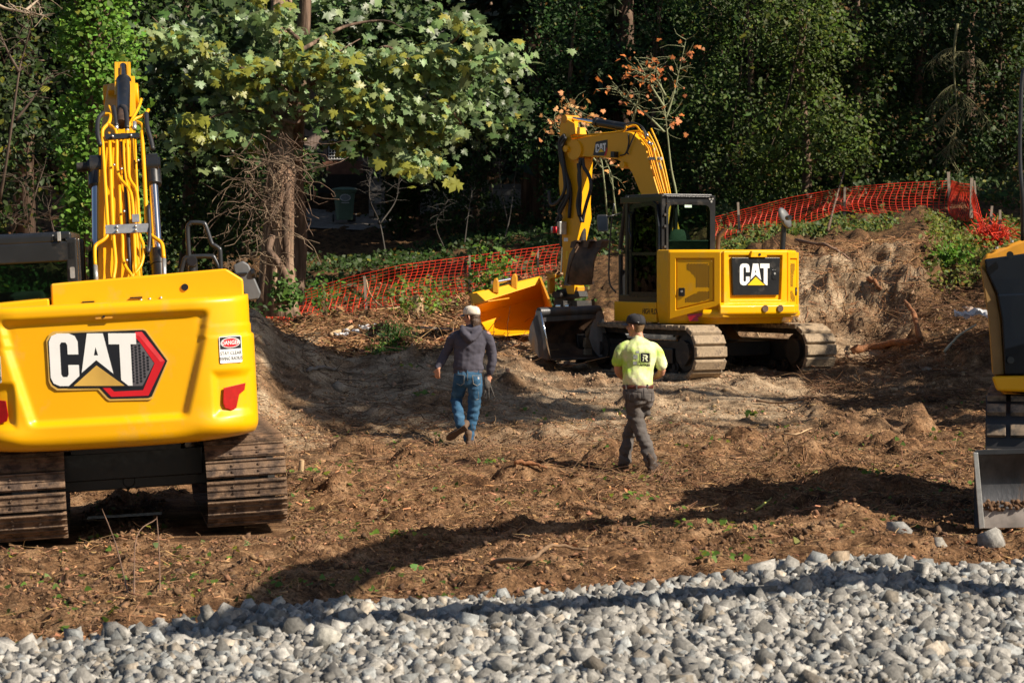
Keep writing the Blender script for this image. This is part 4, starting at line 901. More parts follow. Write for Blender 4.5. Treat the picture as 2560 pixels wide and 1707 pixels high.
    # stick
    stick = slab([(88, 150), (125, 95), (150, 110), (152, 165), (200, 165), (212, 215), (165, 225), (190, 370), (255, 375), (245, 560), (238, 700), (245, 800), (200, 1000), (190, 1330), (140, 1330), (110, 1200), (95, 700), (80, 560)], .24, 'stick', YEL)
    cplate([(112, 150), (140, 100), (150, 112), (200, 140), (208, 212), (165, 222), (140, 180)], 'stick_ear', YEL, sgn*.12, sgn*.15, stick)
    q = c4(130, 108); MB().cyl(q-nrm*.16, q+nrm*.16, .07, n=16).build('stick_pin', YELD, root, auto=40)
    # cylinders
    MB().cyl(c4(135, 103), c4(310, 128), .033, n=12).build('arm_cylinder_rod', CHR, root, auto=40)
    MB().cyl(c4(305, 128), c4(525, 165), .072, n=16).cyl(c4(305, 128), c4(325, 131), .085, n=16).build('arm_cylinder', BLK, root, auto=40)
    MB().cyl(c4(600, 455, .05), c4(665, 700, .05), .045, n=12).build('boom_cylinder_rod', CHR, root, auto=40)
    q0 = c4(208, 800); q1 = c4(208, 960); MB().cyl(c4(205, 780), c4(210, 1000), .075, n=14).build('bucket_cylinder', DARK, root, auto=40)
    MB().cyl(c4(88, 600)-nrm*.0, c4(70, 1000), .05, n=12).build('thumb_cylinder', BLK, root, auto=40)
    MB().cyl(c4(78, 990), c4(68, 1180), .028, n=10).build('thumb_cylinder_rod', CHR, root, auto=40)
    slab([(180, 760), (190, 725), (200, 735), (205, 790), (225, 780), (222, 735), (232, 725), (242, 790), (235, 805), (185, 805)], .16, 'clevis', YEL, bevel=.006)
    # pipes over the boom
    mains = [[(165, 245), (380, 212), (590, 190), (640, 235), (690, 320), (735, 480), (790, 660)], [(150, 235), (380, 222), (585, 205), (625, 240), (672, 325), (718, 480), (770, 660)], [(520, 165), (560, 150), (620, 195), (700, 300), (760, 480), (805, 660)], [(640, 200), (720, 300), (775, 470), (820, 660)], [(690, 200), (745, 310), (795, 480), (835, 660)], [(720, 175), (770, 290), (805, 400), (860, 660)], [(560, 160), (520, 195), (300, 218), (180, 235)], [(750, 290), (790, 450), (845, 660)]]
    for i, pp in enumerate(mains):
        pts_ = [c4(x, y)+nrm*sgn*(.02+.035*i*(1 if y > 150 else 0)-.10) for x, y in pp]; MB().tube(spline(pts_, 4), .017, 7).build('hydraulic_pipe', YEL, boom, smooth=True)
    for pp in ([(700, 380), (805, 390)], [(690, 385), (800, 378)]):
        pass
    d = MB(); 
    for k in range(6): p = c4(705+k*18, 385)+nrm*sgn*.12; d.box(p, (.05, .05, .05))
    d.build('pipe_clamp', ZINC, boom)
    d = MB()
    for (x, y) in ((690, 210), (705, 265), (722, 275), (738, 310), (775, 415), (785, 440)): MB().cyl(c4(x, y)+nrm*sgn*.1, c4(x+6, y+22)+nrm*sgn*.1, .026, n=8).build('hose_fitting', ZINC, boom, auto=40)
    hoses = [[(545, 150), (600, 135), (650, 148), (690, 200), (700, 250)], [(580, 140), (640, 140), (690, 170), (720, 230)], [(150, 220), (115, 270), (125, 400), (165, 520), (175, 640), (130, 740), (90, 830)], [(165, 235), (135, 300), (150, 450), (160, 600), (110, 690), (60, 700), (50, 610)], [(140, 235), (118, 320), (140, 470), (175, 600), (165, 800)], [(270, 380), (275, 440), (315, 510), (325, 590), (295, 700), (275, 780), (268, 830)], [(262, 380), (250, 520), (262, 640), (255, 760), (270, 830)], [(255, 420), (268, 560), (250, 700), (262, 790)], [(580, 215), (582, 280), (560, 350), (520, 365)], [(640, 200), (600, 290), (580, 340), (590, 355)], [(165, 640), (120, 720), (110, 760), (125, 800), (95, 860)]]
    for i, pp in enumerate(hoses):
        off = .16+.03*(i % 4); thick = .030 if 2 <= i <= 7 or i == 10 else .012
        MB().tube(spline([c4(x, y)+nrm*sgn*off for x, y in pp], 6), thick, 8).build('hydraulic_hose', RUB, root, smooth=True)
    vb = MB().box(c4(125, 870)+nrm*sgn*.2, (.10, .14, .22)).build('valve_block', ZINC, root, bevel=.01)
    for k in range(3): MB().cyl(c4(85+k*14, 860)+nrm*sgn*.3, c4(85+k*14, 905)+nrm*sgn*.3, .02, n=8).build('valve_cap', RED if k else ZINC, root, auto=40)
    cplate([(118, 938), (146, 938), (146, 962), (118, 962)], 'white_label', WHT, sgn*.121, sgn*.124, stick)
    cplate([(132, 1030), (144, 1028), (142, 1085), (132, 1086)], 'yellow_label', VYEL, sgn*.121, sgn*.124, stick)
    # thumb: curved brown plate with three tines
    tp = [[(195, 965), (292, 960), (390, 958)], [(180, 1050), (262, 1050), (340, 1045)], [(160, 1110), (250, 1110), (330, 1108)], [(140, 1180), (230, 1185), (318, 1190)], [(130, 1265), (215, 1270), (300, 1262)]]
    cN = lambda x, y, o=0.: c4(x+60, y)+nrm*sgn*(.22+o)
    bulge = [0, .10, .14, .13, .05]
    gr = [[cN(x, y, bulge[i]+.0) for (x, y) in row] for i, row in enumerate(tp)]
    gr2 = [[cN(x, y, bulge[i]-.04) for (x, y) in row[::1]] for i, row in enumerate(tp)]
    b = MB().grid(gr).grid(gr2).grid([gr[0], gr2[0]]).grid([gr[-1], gr2[-1]]).grid([[r[0] for r in gr], [r[0] for r in gr2]]).grid([[r[-1] for r in gr], [r[-1] for r in gr2]])
    th = b.build('thumb', RUST, root, auto=45)
    for k, (x, y) in enumerate(((200, 962), (292, 958), (382, 956))):
        A_ = [(x-38, y+45), (x-30, y+5), (x, y-8), (x+14, y+2), (x+2, y+12), (x-8, y+50)]; V = [cN(px_, py_, -.05) for px_, py_ in A_]+[cN(px_, py_, .12) for px_, py_ in A_]; n = 6
        MB().add(V, [tuple(range(n))[::-1], tuple(range(n, 2*n))]+[(i, (i+1) % n, n+(i+1) % n, n+i) for i in range(n)]).build('tine', RUST, th)
    ed = MB()
    for k in range(34):
        t = k/33; x = 200-t*70+8*math.sin(t*3); y = 1000+t*250; ed.box(cN(x-2, y, .05+.08*math.sin(t*3)), (.03, .03, .02))
    ed.build('serrated_edge', RUST, th)
    MB().add([cN(x, y, o_) for (x, y) in ((190, 955), (225, 955), (170, 1020), (120, 1270), (90, 1270), (130, 1050)) for o_ in (-.05, .02)], [(0, 2, 4, 6, 8, 10), (1, 3, 5, 7, 9, 11), (0, 1, 3, 2), (2, 3, 5, 4), (4, 5, 7, 6), (6, 7, 9, 8), (8, 9, 11, 10), (10, 11, 1, 0)]).build('thumb_side_plate', BKST, th)
    # linkage and coupler
    MB().cyl(c4(75, 1335)-nrm*.2, c4(75, 1335)+nrm*.2, .06).cyl(c4(115, 1335)-nrm*.26, c4(115, 1335)+nrm*.26, .05).build('link_pin', DARK, root, auto=40)
    slab([(60, 1300), (130, 1290), (215, 1310), (225, 1350), (130, 1365), (120, 1450), (70, 1450), (40, 1400)], .22, 'coupler', DARK, bevel=.01)
    slab([(95, 1260), (170, 1270), (205, 1280), (200, 1350), (140, 1355), (135, 1300), (90, 1290)], .18, 'stick_end', YELD, bevel=.01)
    slab([(20, 1180), (60, 1190), (100, 1195), (95, 1215), (60, 1225), (60, 1320), (45, 1330), (40, 1200)], .14, 'side_link', YELD, bevel=.01, off=sgn*.2)
    MB().cyl(c4(100, 1415)+nrm*sgn*.22, c4(190, 1415)+nrm*sgn*.22, .045, n=12).build('coupler_pin', CHR, root, auto=40)
    for x in (90, 185):
        A_ = [(x-10, 1380), (x+8, 1375), (x+14, 1450), (x+8, 1500), (x-12, 1500), (x-14, 1440)]; V = [cN(px_, py_, -.3) for px_, py_ in A_]+[cN(px_, py_, .06) for px_, py_ in A_]; n = 6
        MB().add(V, [tuple(range(n))[::-1], tuple(range(n, 2*n))]+[(i, (i+1) % n, n+(i+1) % n, n+i) for i in range(n)]).build('coupler_ear', DARK, root)
    # cleanup bucket, opening towards the right front
    Y0 = 38.6
    q = lambda cx, cy, Y: MI @ P(1280+cx/2.767, 700+cy/2.767, Y)
    # left side plate, top beam, curved back
    lside = [(165, 212), (200, 215), (268, 552), (235, 548), (185, 535), (140, 480), (112, 400), (125, 320), (160, 245)]
    def sideplate(dx, Ya, Yb, nm, sc=1.0):
        P1 = [q(x+dx, y, Ya) for x, y in lside]; P2 = [q(x+dx+6, y, Yb) for x, y in lside]; n = len(P1)
        return MB().add(P1+P2, [tuple(range(n))[::-1], tuple(range(n, 2*n))]+[(i, (i+1) % n, n+(i+1) % n, n+i) for i in range(n)]).build(nm, BKST, bk)
    back = [(180, 212, 38.75), (160, 270, 39.0), (150, 350, 39.2), (160, 440, 39.3), (200, 520, 39.1), (268, 552, 38.4)]
    rows = []
    for x, y, Y in back: rows.append([q(x+t*415*1.0, y-t*14, Y+t*.75) for t in (0, .33, .66, 1)])
    g1 = rows; g2 = [[p+Vector((.02, 0, -.02)) for p in r] for r in rows]
    bk = MB().grid(g1).grid(g2).build('cleanup_bucket', RUST, root, auto=40)
    MB().tube([q(185, 222, 38.5), q(600, 206, 39.25)], .075, 10).build('bucket_top_beam', BKST, bk, auto=40)
    MB().loft([[q(190, 210, 38.55), q(190, 250, 38.5), q(190, 290, 38.5), q(200, 290, 38.6)], [q(620, 195, 39.3), q(620, 225, 39.25), q(640, 265, 39.25), q(620, 265, 39.35)]]).build('bucket_lip_plate', BKST, bk)
    sideplate(0, 38.42, 38.5, 'bucket_side_plate'); sideplate(420, 39.15, 39.2, 'bucket_side_plate')
    MB().tube([q(199, 222, 38.38), q(235, 390, 38.38), q(268, 552, 38.36)], .018, 6).build('worn_edge', CHR, bk, smooth=True)
    MB().loft([[q(262, 545, 38.35), q(262, 556, 38.35), q(230, 556, 38.5), q(230, 545, 38.5)], [q(640, 530, 39.0), q(640, 541, 39.0), q(640, 541, 39.2), q(640, 530, 39.2)]]).build('cutting_edge', BKST, bk)
    return root
MID = mid_excavator()
# ------------------------------------------------------------------ compact machine cut by the right edge
def right_machine():
    root = empty('excavator', (5.72, 22.6, .35), (0, 0, R(-90)))
    tag(root, 'black and yellow compact excavator with dozer blade cut off by the right edge', 'excavator')
    MI = root.matrix_world.inverted(); L = lambda px, py, Y: MI @ P(px, py, Y)
    # housing: outline across, depth along
    def pl(pts2, Ya, Yb, nm, m, bev=.02, par=root, dx=0):
        A_ = [L(x, y, Ya) for x, y in pts2]+[L(x+dx, y, Yb) for x, y in pts2]; n = len(pts2)
        return MB().add(A_, [tuple(range(n))[::-1], tuple(range(n, 2*n))]+[(i, (i+1) % n, n+(i+1) % n, n+i) for i in range(n)]).build(nm, m, par, bevel=bev)
    hs = pl([(2449, 660), (2462, 634), (2560, 596), (2700, 570), (3050, 570), (3050, 940), (2480, 940), (2470, 800)], 22.0, 23.9, 'engine_housing', YELD, .04, dx=40)
    cv = pl([(2460, 648), (2600, 628), (3040, 612), (3040, 930), (2512, 938), (2504, 800), (2492, 735), (2466, 680)], 21.90, 22.05, 'rear_cover', BLKG, .02, par=hs)
    pl([(2492, 735), (3040, 715), (3040, 930), (2512, 938), (2504, 800)], 21.86, 21.92, 'cover_lower_panel', BLKG, .02, par=hs)
    pl([(2452, 665), (2466, 682), (2490, 738), (2502, 800), (2511, 936), (2483, 938), (2472, 800)], 21.93, 22.1, 'corner_pillar', mat('dull_brown_pillar', (.30, .17, .05), .5, var=.2), .01, par=hs)
    for px, py in ((2525, 637), (2527, 900)): MB().cyl(L(px, py, 21.85), L(px, py, 21.80), .032, n=14).build('cover_bolt', BLK, cv, auto=40)
    for px, py in ((2530, 606), (2492, 622)): p = L(px, py, 22.0); MB().cyl(p, p+Vector((0, 0, .02)), .015, n=8).build('hood_rivet', ZINC, hs)
    pl([(2478, 940), (3050, 930), (3050, 968), (2560, 980), (2492, 978)], 21.8, 23.4, 'counterweight', YELN, .03)
    pl([(2500, 978), (2560, 982), (3050, 975), (3050, 985), (2510, 985)], 21.9, 23.3, 'deck_plate', YELD, .01)
    pl([(2600, 980), (2950, 980), (2950, 1060), (2600, 1060)], 22.2, 23.0, 'swing_bearing', DARK, .02)
    # rubber track
    def rtrack(x0, x1, Yc):
        T = MB(); Lw = .86; 
        c0 = L(x0, 1130, Yc); c1 = L(x1, 1130, Yc)
        return c0, c1
    hgt = .98
    for side, xw, yw in ((0, 4.74, 23.0), (1, 6.72, 22.55)):
        M = MI @ Matrix.Translation((xw, yw, .22)) @ Matrix.Rotation(R(77.5), 4, 'Z')     # track x along world Y
        rr = hgt/2; Ln = 1.7
        def path(t, out=0):
            per = 2*Ln+2*math.pi*rr; s = t*per; r_ = rr+out
            if s < Ln: return (Ln/2-s, hgt/2+r_)
            s -= Ln
            if s < math.pi*rr: a = s/rr; return (-Ln/2-r_*math.sin(a), hgt/2+r_*math.cos(a))
            s -= math.pi*rr
            if s < Ln: return (-Ln/2+s, hgt/2-r_)
            s -= Ln; a = s/rr; return (Ln/2+r_*math.sin(a), hgt/2-r_*math.cos(a))
        rings = []
        for k in range(72):
            (x, z) = path(k/72); (xi, zi) = path(k/72, -.07); rings.append([(x, -.2, z), (x, .2, z), (xi, .2, zi), (xi, -.2, zi)])
        V = [p for r_ in rings for p in r_]; Fc = [(i*4+j, i*4+(j+1) % 4, ((i+1) % 72)*4+(j+1) % 4, ((i+1) % 72)*4+j) for i in range(72) for j in range(4)]
        tr = MB().add(V, Fc).build('rubber_track', RUB, root, M, smooth=False)
        for k in range(30):
            x, z = path((k+.5)/30); x2, z2 = path((k+.5)/30, .05); nx, nz = (x2-x), (z2-z)
            for sy in (-1, 1):
                MB().box((0, 0, .018), (.11, .17, .055)).build('tread_lug', mat('muddy_rubber', (.26, .19, .13), .8, var=.5, vscale=10, col2=(.06, .06, .06), c2scale=9), tr, M @ frame((x, sy*.105, z), (-nz, 0, nx), (0, 1, 0), (nx, 0, nz)), bevel=.008)
        MB().box((0, 0, hgt/2), (Ln, .22, .3)).cyl((Ln/2, -.15, hgt/2), (Ln/2, .15, hgt/2), .3, n=20).cyl((-Ln/2, -.15, hgt/2), (-Ln/2, .15, hgt/2), .3, n=20).build('track_frame', DARK, root, M, bevel=.01)
    # blade
    prof = [(0, 1132), (.03, 1165), (.05, 1210), (.04, 1250), (0, 1318)]
    rows = [[L(x, py+dy, 21.35-off*.0-o2) for (x, dy) in ((2438, 0), (2560, -4), (2750, -8), (3080, -14))] for (off, py), o2 in zip(prof, (.0, -.10, -.13, -.10, .04))]
    rows2 = [[p+Vector((-.05, 0, 0)) for p in r] for r in rows]
    bl = MB().grid(rows).grid(rows2).grid([rows[0], rows2[0]]).grid([rows[-1], rows2[-1]]).build('dozer_blade', BKST, root, auto=50)
    pl([(2433, 1130), (2445, 1131), (2462, 1320), (2448, 1322)], 21.25, 21.55, 'blade_side_plate', ZINC, .006, par=bl)
    pl([(2436, 1124), (3080, 1108), (3080, 1122), (2438, 1138)], 21.33, 21.45, 'blade_top_rail', GREYM, .008, par=bl)
    pl([(2450, 1272), (3090, 1256), (3090, 1304), (2452, 1321)], 21.28, 21.33, 'cutting_edge', mat('dusty_cutting_edge', (.36, .32, .29), .6, .3, var=.35, vscale=8), .004, par=bl)
    V, F = ico(); n = 260; C = np.array([list(L(2455+rng.random()*600, 1262+rng.normal(0, 7), 21.29-rng.random()*.03)) for _ in range(n)]); S = rng.uniform(.02, .055, n)
    d = scatter('caked_soil', V, F, C, S, rotmats(n), CLOD, bl, np.repeat(rng.uniform(.5, 1, (n, 1)), 3, 1)); d['kind'] = 'stuff'
    MB().box((1.0, 0, .15), (.5, .14, .12)).box((1.0, .8, .15), (.5, .14, .12)).build('blade_arm', BLK, root)
    # cab, boom and stick outside the picture
    cb = MB(); 
    for x in (-.9, .5):
        for y in (-.2, .7): cb.box((x, y, 2.2), (.09, .09, 1.2))
    cb.box((-.2, .25, 2.82), (1.6, 1.05, .08)).build('cab_frame', BLK, root, bevel=.02)
    MB().box((-.2, -.2, 2.3), (1.3, .01, .95)).build('side_window', GLSD, root)
    MB().tube(spline([L(2556, 600, 21.2), L(2556, 500, 21.0), L(2550, 400, 21.0), L(2551, 300, 21.0), L(2556, 190, 21.0), L(2570, 165, 21.0)], 4), .018, 10).build('hand_rail', GREYM, root, smooth=True)
    def seg(nm, pts, wid, ht):
        pts = [MI @ Vector(p) for p in pts]; r = []
        for i, p in enumerate(pts):
            t = (pts[min(i+1, len(pts)-1)]-pts[max(i-1, 0)]).normalized(); s_ = t.cross(Vector((0, 0, 1))).normalized(); u = s_.cross(t)
            h = ht[i]/2; r.append([p+s_*wid/2+u*h, p-s_*wid/2+u*h, p-s_*wid/2-u*h, p+s_*wid/2-u*h])
        return MB().loft(r).build(nm, YEL, root, bevel=.015)
    seg('boom', [(5.5, 21.7, 1.7), (5.35, 20.2, 3.6), (5.2, 18.6, 4.9), (4.55, 16.2, 5.1), (3.85, 13.6, 4.75)], .34, [.45, .55, .6, .45, .32])
    seg('stick', [(3.75, 13.3, 5.1), (3.9, 13.5, 4.7), (4.5, 15.0, 3.6), (5.05, 16.6, 2.3)], .26, [.3, .38, .34, .25])
    bpos = MI @ Vector((5.15, 16.9, 1.9)); MB().prism([(-.3, .35), (.15, .35), (.4, .0), (.25, -.4), (-.2, -.5), (-.45, -.3), (-.1, -.35), (.2, -.25), (.3, 0), (.1, .25), (-.3, .28)], -.45, .45, frame(bpos, (1, 0, 0), (0, 0, 1), (0, -1, 0))).build('bucket', RUST, root, bevel=.01)
    return root
right_machine()
# ------------------------------------------------------------------ loose yellow bucket
def yellow_bucket():
    root = empty('excavator_bucket', P(1270, 826, 42.5))
    tag(root, 'yellow smooth edged ditching bucket lying open on the ground left of the middle machine', 'bucket')
    MI = root.matrix_world.inverted(); q = lambda cx, cy, Y: MI @ P(640+cx/2.94, 560+cy/2.94, Y)
    # profile rows from the top beam round the back to the lip
    rows = []
    for (x0, y0, x1, y1, Ya, Yb) in ((1563, 520, 2085, 392, 42.0, 42.9), (1575, 560, 2088, 425, 41.9, 42.8), (1590, 590, 2092, 460, 42.3, 43.2), (1615, 660, 2110, 540, 42.75, 43.6), (1650, 740, 2125, 640, 42.7, 43.5), (1700, 800, 2140, 735, 42.3, 43.1), (1735, 835, 2150, 790, 41.6, 42.4)):
        rows.append([q(x0+(x1-x0)*t, y0+(y1-y0)*t, Ya+(Yb-Ya)*t) for t in (0, .25, .5, .75, 1)])
    r2 = [[p+Vector((0, .03, .02)) for p in r] for r in rows]
    sh = MB().grid(rows).grid(r2).grid([rows[0], r2[0]]).grid([rows[-1], r2[-1]]).build('bucket_shell', YEL, root, auto=50)
    for side, xs_ in ((0, 0), (1, 4)):
        back = [r[xs_] for r in rows]; front = [q(1563, 520, 41.9), q(1600, 640, 41.4), q(1655, 760, 41.2), q(1735, 835, 41.5)] if side == 0 else [q(2080, 390, 42.8), q(2110, 460, 42.2), q(2145, 550, 42.1), q(2175, 640, 42.2), q(2160, 760, 42.3)]
        poly = back+front[::-1]; w = Vector((.035, 0, 0)); n = len(poly)
        MB().add(poly+[p+w for p in poly], [tuple(range(n))[::-1], tuple(range(n, 2*n))]+[(i, (i+1) % n, n+(i+1) % n, n+i) for i in range(n)]).build('side_plate', YELD, root)
    MB().loft([[q(1563, 518, 41.95), q(1563, 520, 42.2), q(1590, 600, 41.9), q(1590, 596, 41.8)], [q(2083, 388, 42.8), q(2083, 391, 43.1), q(2090, 440, 42.8), q(2090, 438, 42.7)]]).build('top_beam', YEL, root, bevel=.01)
    MB().tube([q(1600, 598, 41.78), q(1700, 570, 41.95), q(1860, 545, 42.2)], .012, 6).build('weld_seam', YELD, root, smooth=True)
    for x, y, Y in ((1762, 460, 42.2), (1898, 428, 42.45)):
        A_ = [(x-22, y+40), (x-22, y-30), (x-12, y-58), (x+4, y-62), (x+16, y-40), (x+18, y+10), (x+20, y+50)]
        P1 = [q(a, b, Y-.05) for a, b in A_]; P2 = [q(a+8, b-3, Y+.10) for a, b in A_]; n = 7
        MB().add(P1+P2, [tuple(range(n))[::-1], tuple(range(n, 2*n))]+[(i, (i+1) % n, n+(i+1) % n, n+i) for i in range(n)]).build('lifting_ear', YELD, root, bevel=.01)
    MB().cyl(q(1735, 432, 42.2), q(1900, 402, 42.5), .035, n=12).build('coupler_pin', CHR, root, auto=40)
yellow_bucket()
# ------------------------------------------------------------------ orange safety fences
def safety_fence(label, top, bot, posts, nrow, pitch, crumple=None):
    """top / bot: lists of (px, py, Y) polylines"""
    root = empty('safety_fence', P(*bot[0])); tag(root, label, 'safety fence'); MI = root.matrix_world.inverted()
    def resample(pl, n):
        Q = [P(*p) for p in pl]; d = [0]
        for a, b in zip(Q, Q[1:]): d.append(d[-1]+(b-a).length)
        out = []
        for k in range(n+1):
            t = d[-1]*k/n; i = max(0, min(len(Q)-2, np.searchsorted(d, t)-1)); f = (t-d[i])/(d[i+1]-d[i]+1e-9); out.append(Q[i].lerp(Q[i+1], f))
        return out, d[-1]
    _, ln = resample(top, 4); nc = int(ln/pitch); T, _ = resample(top, nc); B, _ = resample(bot, nc)
    G = []
    for i in range(nc+1):
        row = []
        for j in range(nrow+1):
            f = j/nrow; p = T[i].lerp(B[i], f)
            wob = math.sin(f*math.pi)*.03*math.sin(i*.33+f*3)+.04*f*math.sin(i*.21+1)
            belly = .10*math.sin(f*math.pi*1.6)*(.5+.5*math.sin(i*.13))
            p = p+Vector((wob+.05*math.sin(f*5+i*.05), belly-.08*f, .018*math.sin(i*.9+j)*f)); row.append(MI @ p)
        G.append(row)
    hz_, vt = [], []
    def strip(b, p, q, w, wv=None):
        d = (q-p).normalized(); s_ = d.cross(Vector((0, 1, 0)))*w/2; o_ = Vector((0, .0025, 0)); V = [p+s_-o_, p-s_-o_, q-s_-o_, q+s_-o_, p+s_+o_, p-s_+o_, q-s_+o_, q+s_+o_]
        b.add(V, [(0, 1, 2, 3), (7, 6, 5, 4), (0, 3, 7, 4), (1, 5, 6, 2)])
    b = MB()
    for i in range(nc+1):
        for j in range(nrow): strip(b, G[i][j], G[i][j+1], .015 if j % 2 else .011)
        if i < nc:
            for j in range(nrow+1): strip(b, G[i][j], G[i+1][j], .0075 if 0 < j < nrow else .011)
    for i in range(nc+1):
        for j in range(nrow+1):
            p = G[i][j]; b.box(p, (.020, .006, .014))
    o = b.build('net', NETM, root); o['kind'] = 'stuff'
    for (px, py, py2, Y, lean, w) in posts:
        p = MI @ P(px, py, Y); q_ = MI @ P(px+lean, py2, Y); MB().box((0, 0, 0), (w, .03, (p-q_).length), frame((p+q_)/2, (1, 0, 0), (0, 1, 0), (p-q_))).build('stake', WOODP, root)
        if w < .05: MB().box((0, 0, 0), (w*1.2, .035, (p-q_).length*.72), frame(q_.lerp(p, .36), (1, 0, 0), (0, 1, 0), (p-q_))).build('dark_stake_sleeve', DARK, root)
    if crumple:
        (cx, cy, Y, rx, ry, n) = crumple
        r = rng.uniform(0, 1, n)**.6; a = rng.uniform(0, 6.28, n)
        base = np.array([list(MI @ P(cx+rx*r[i]*math.cos(a[i]), cy+ry*r[i]*math.sin(a[i])*1.0+max(0, .0), Y+rng.uniform(-.35, .35))) for i in range(n)])
        pts = rand_paths(base, rng.uniform(.15, .5, n), 5, .7, .9); sticks('fallen_net', pts, np.full((n, 5), .007), NETM, root)['kind'] = 'stuff'
    return root
safety_fence('orange plastic mesh fence rising along the leaf covered slope behind the yellow bucket', [(655, 752, 50), (740, 732, 50), (872, 692, 50), (1000, 662, 50), (1175, 640, 50.5), (1400, 610, 51)],
             [(655, 792, 50), (740, 822, 50), (872, 792, 50), (1000, 762, 50), (1175, 740, 50.5), (1400, 712, 51)], [(911, 690, 795, 49.95, 6, .05), (723, 730, 790, 49.95, 3, .045), (1174, 638, 745, 50.4, 0, .04), (1345, 618, 715, 50.9, 0, .04)], 13, .125)
safety_fence('orange plastic mesh fence above the cut bank, collapsed at its right end', [(1770, 548, 50), (1845, 527, 50), (1980, 492, 50), (2112, 469, 50), (2240, 458, 50), (2372, 452, 50), (2400, 459, 48.8), (2429, 462, 47.6), (2445, 500, 46.6), (2462, 560, 46)],
             [(1770, 612, 50), (1845, 592, 50), (1980, 570, 50), (2112, 526, 50), (2240, 545, 50), (2372, 548, 50), (2400, 553, 48.8), (2429, 548, 47.6), (2450, 590, 46.6), (2475, 635, 46)],
             [(1845, 506, 618, 49.9, 5, .045), (2112, 467, 602, 49.9, -2, .045), (2371, 430, 545, 49.9, 4, .06), (2429, 445, 545, 47.5, -1, .06), (2436, 452, 570, 47.3, 10, .035), (2480, 515, 610, 45.9, -9, .045), (2500, 525, 610, 45.9, 0, .045)], 13, .125, (2480, 592, 46, 38, 32, 420))
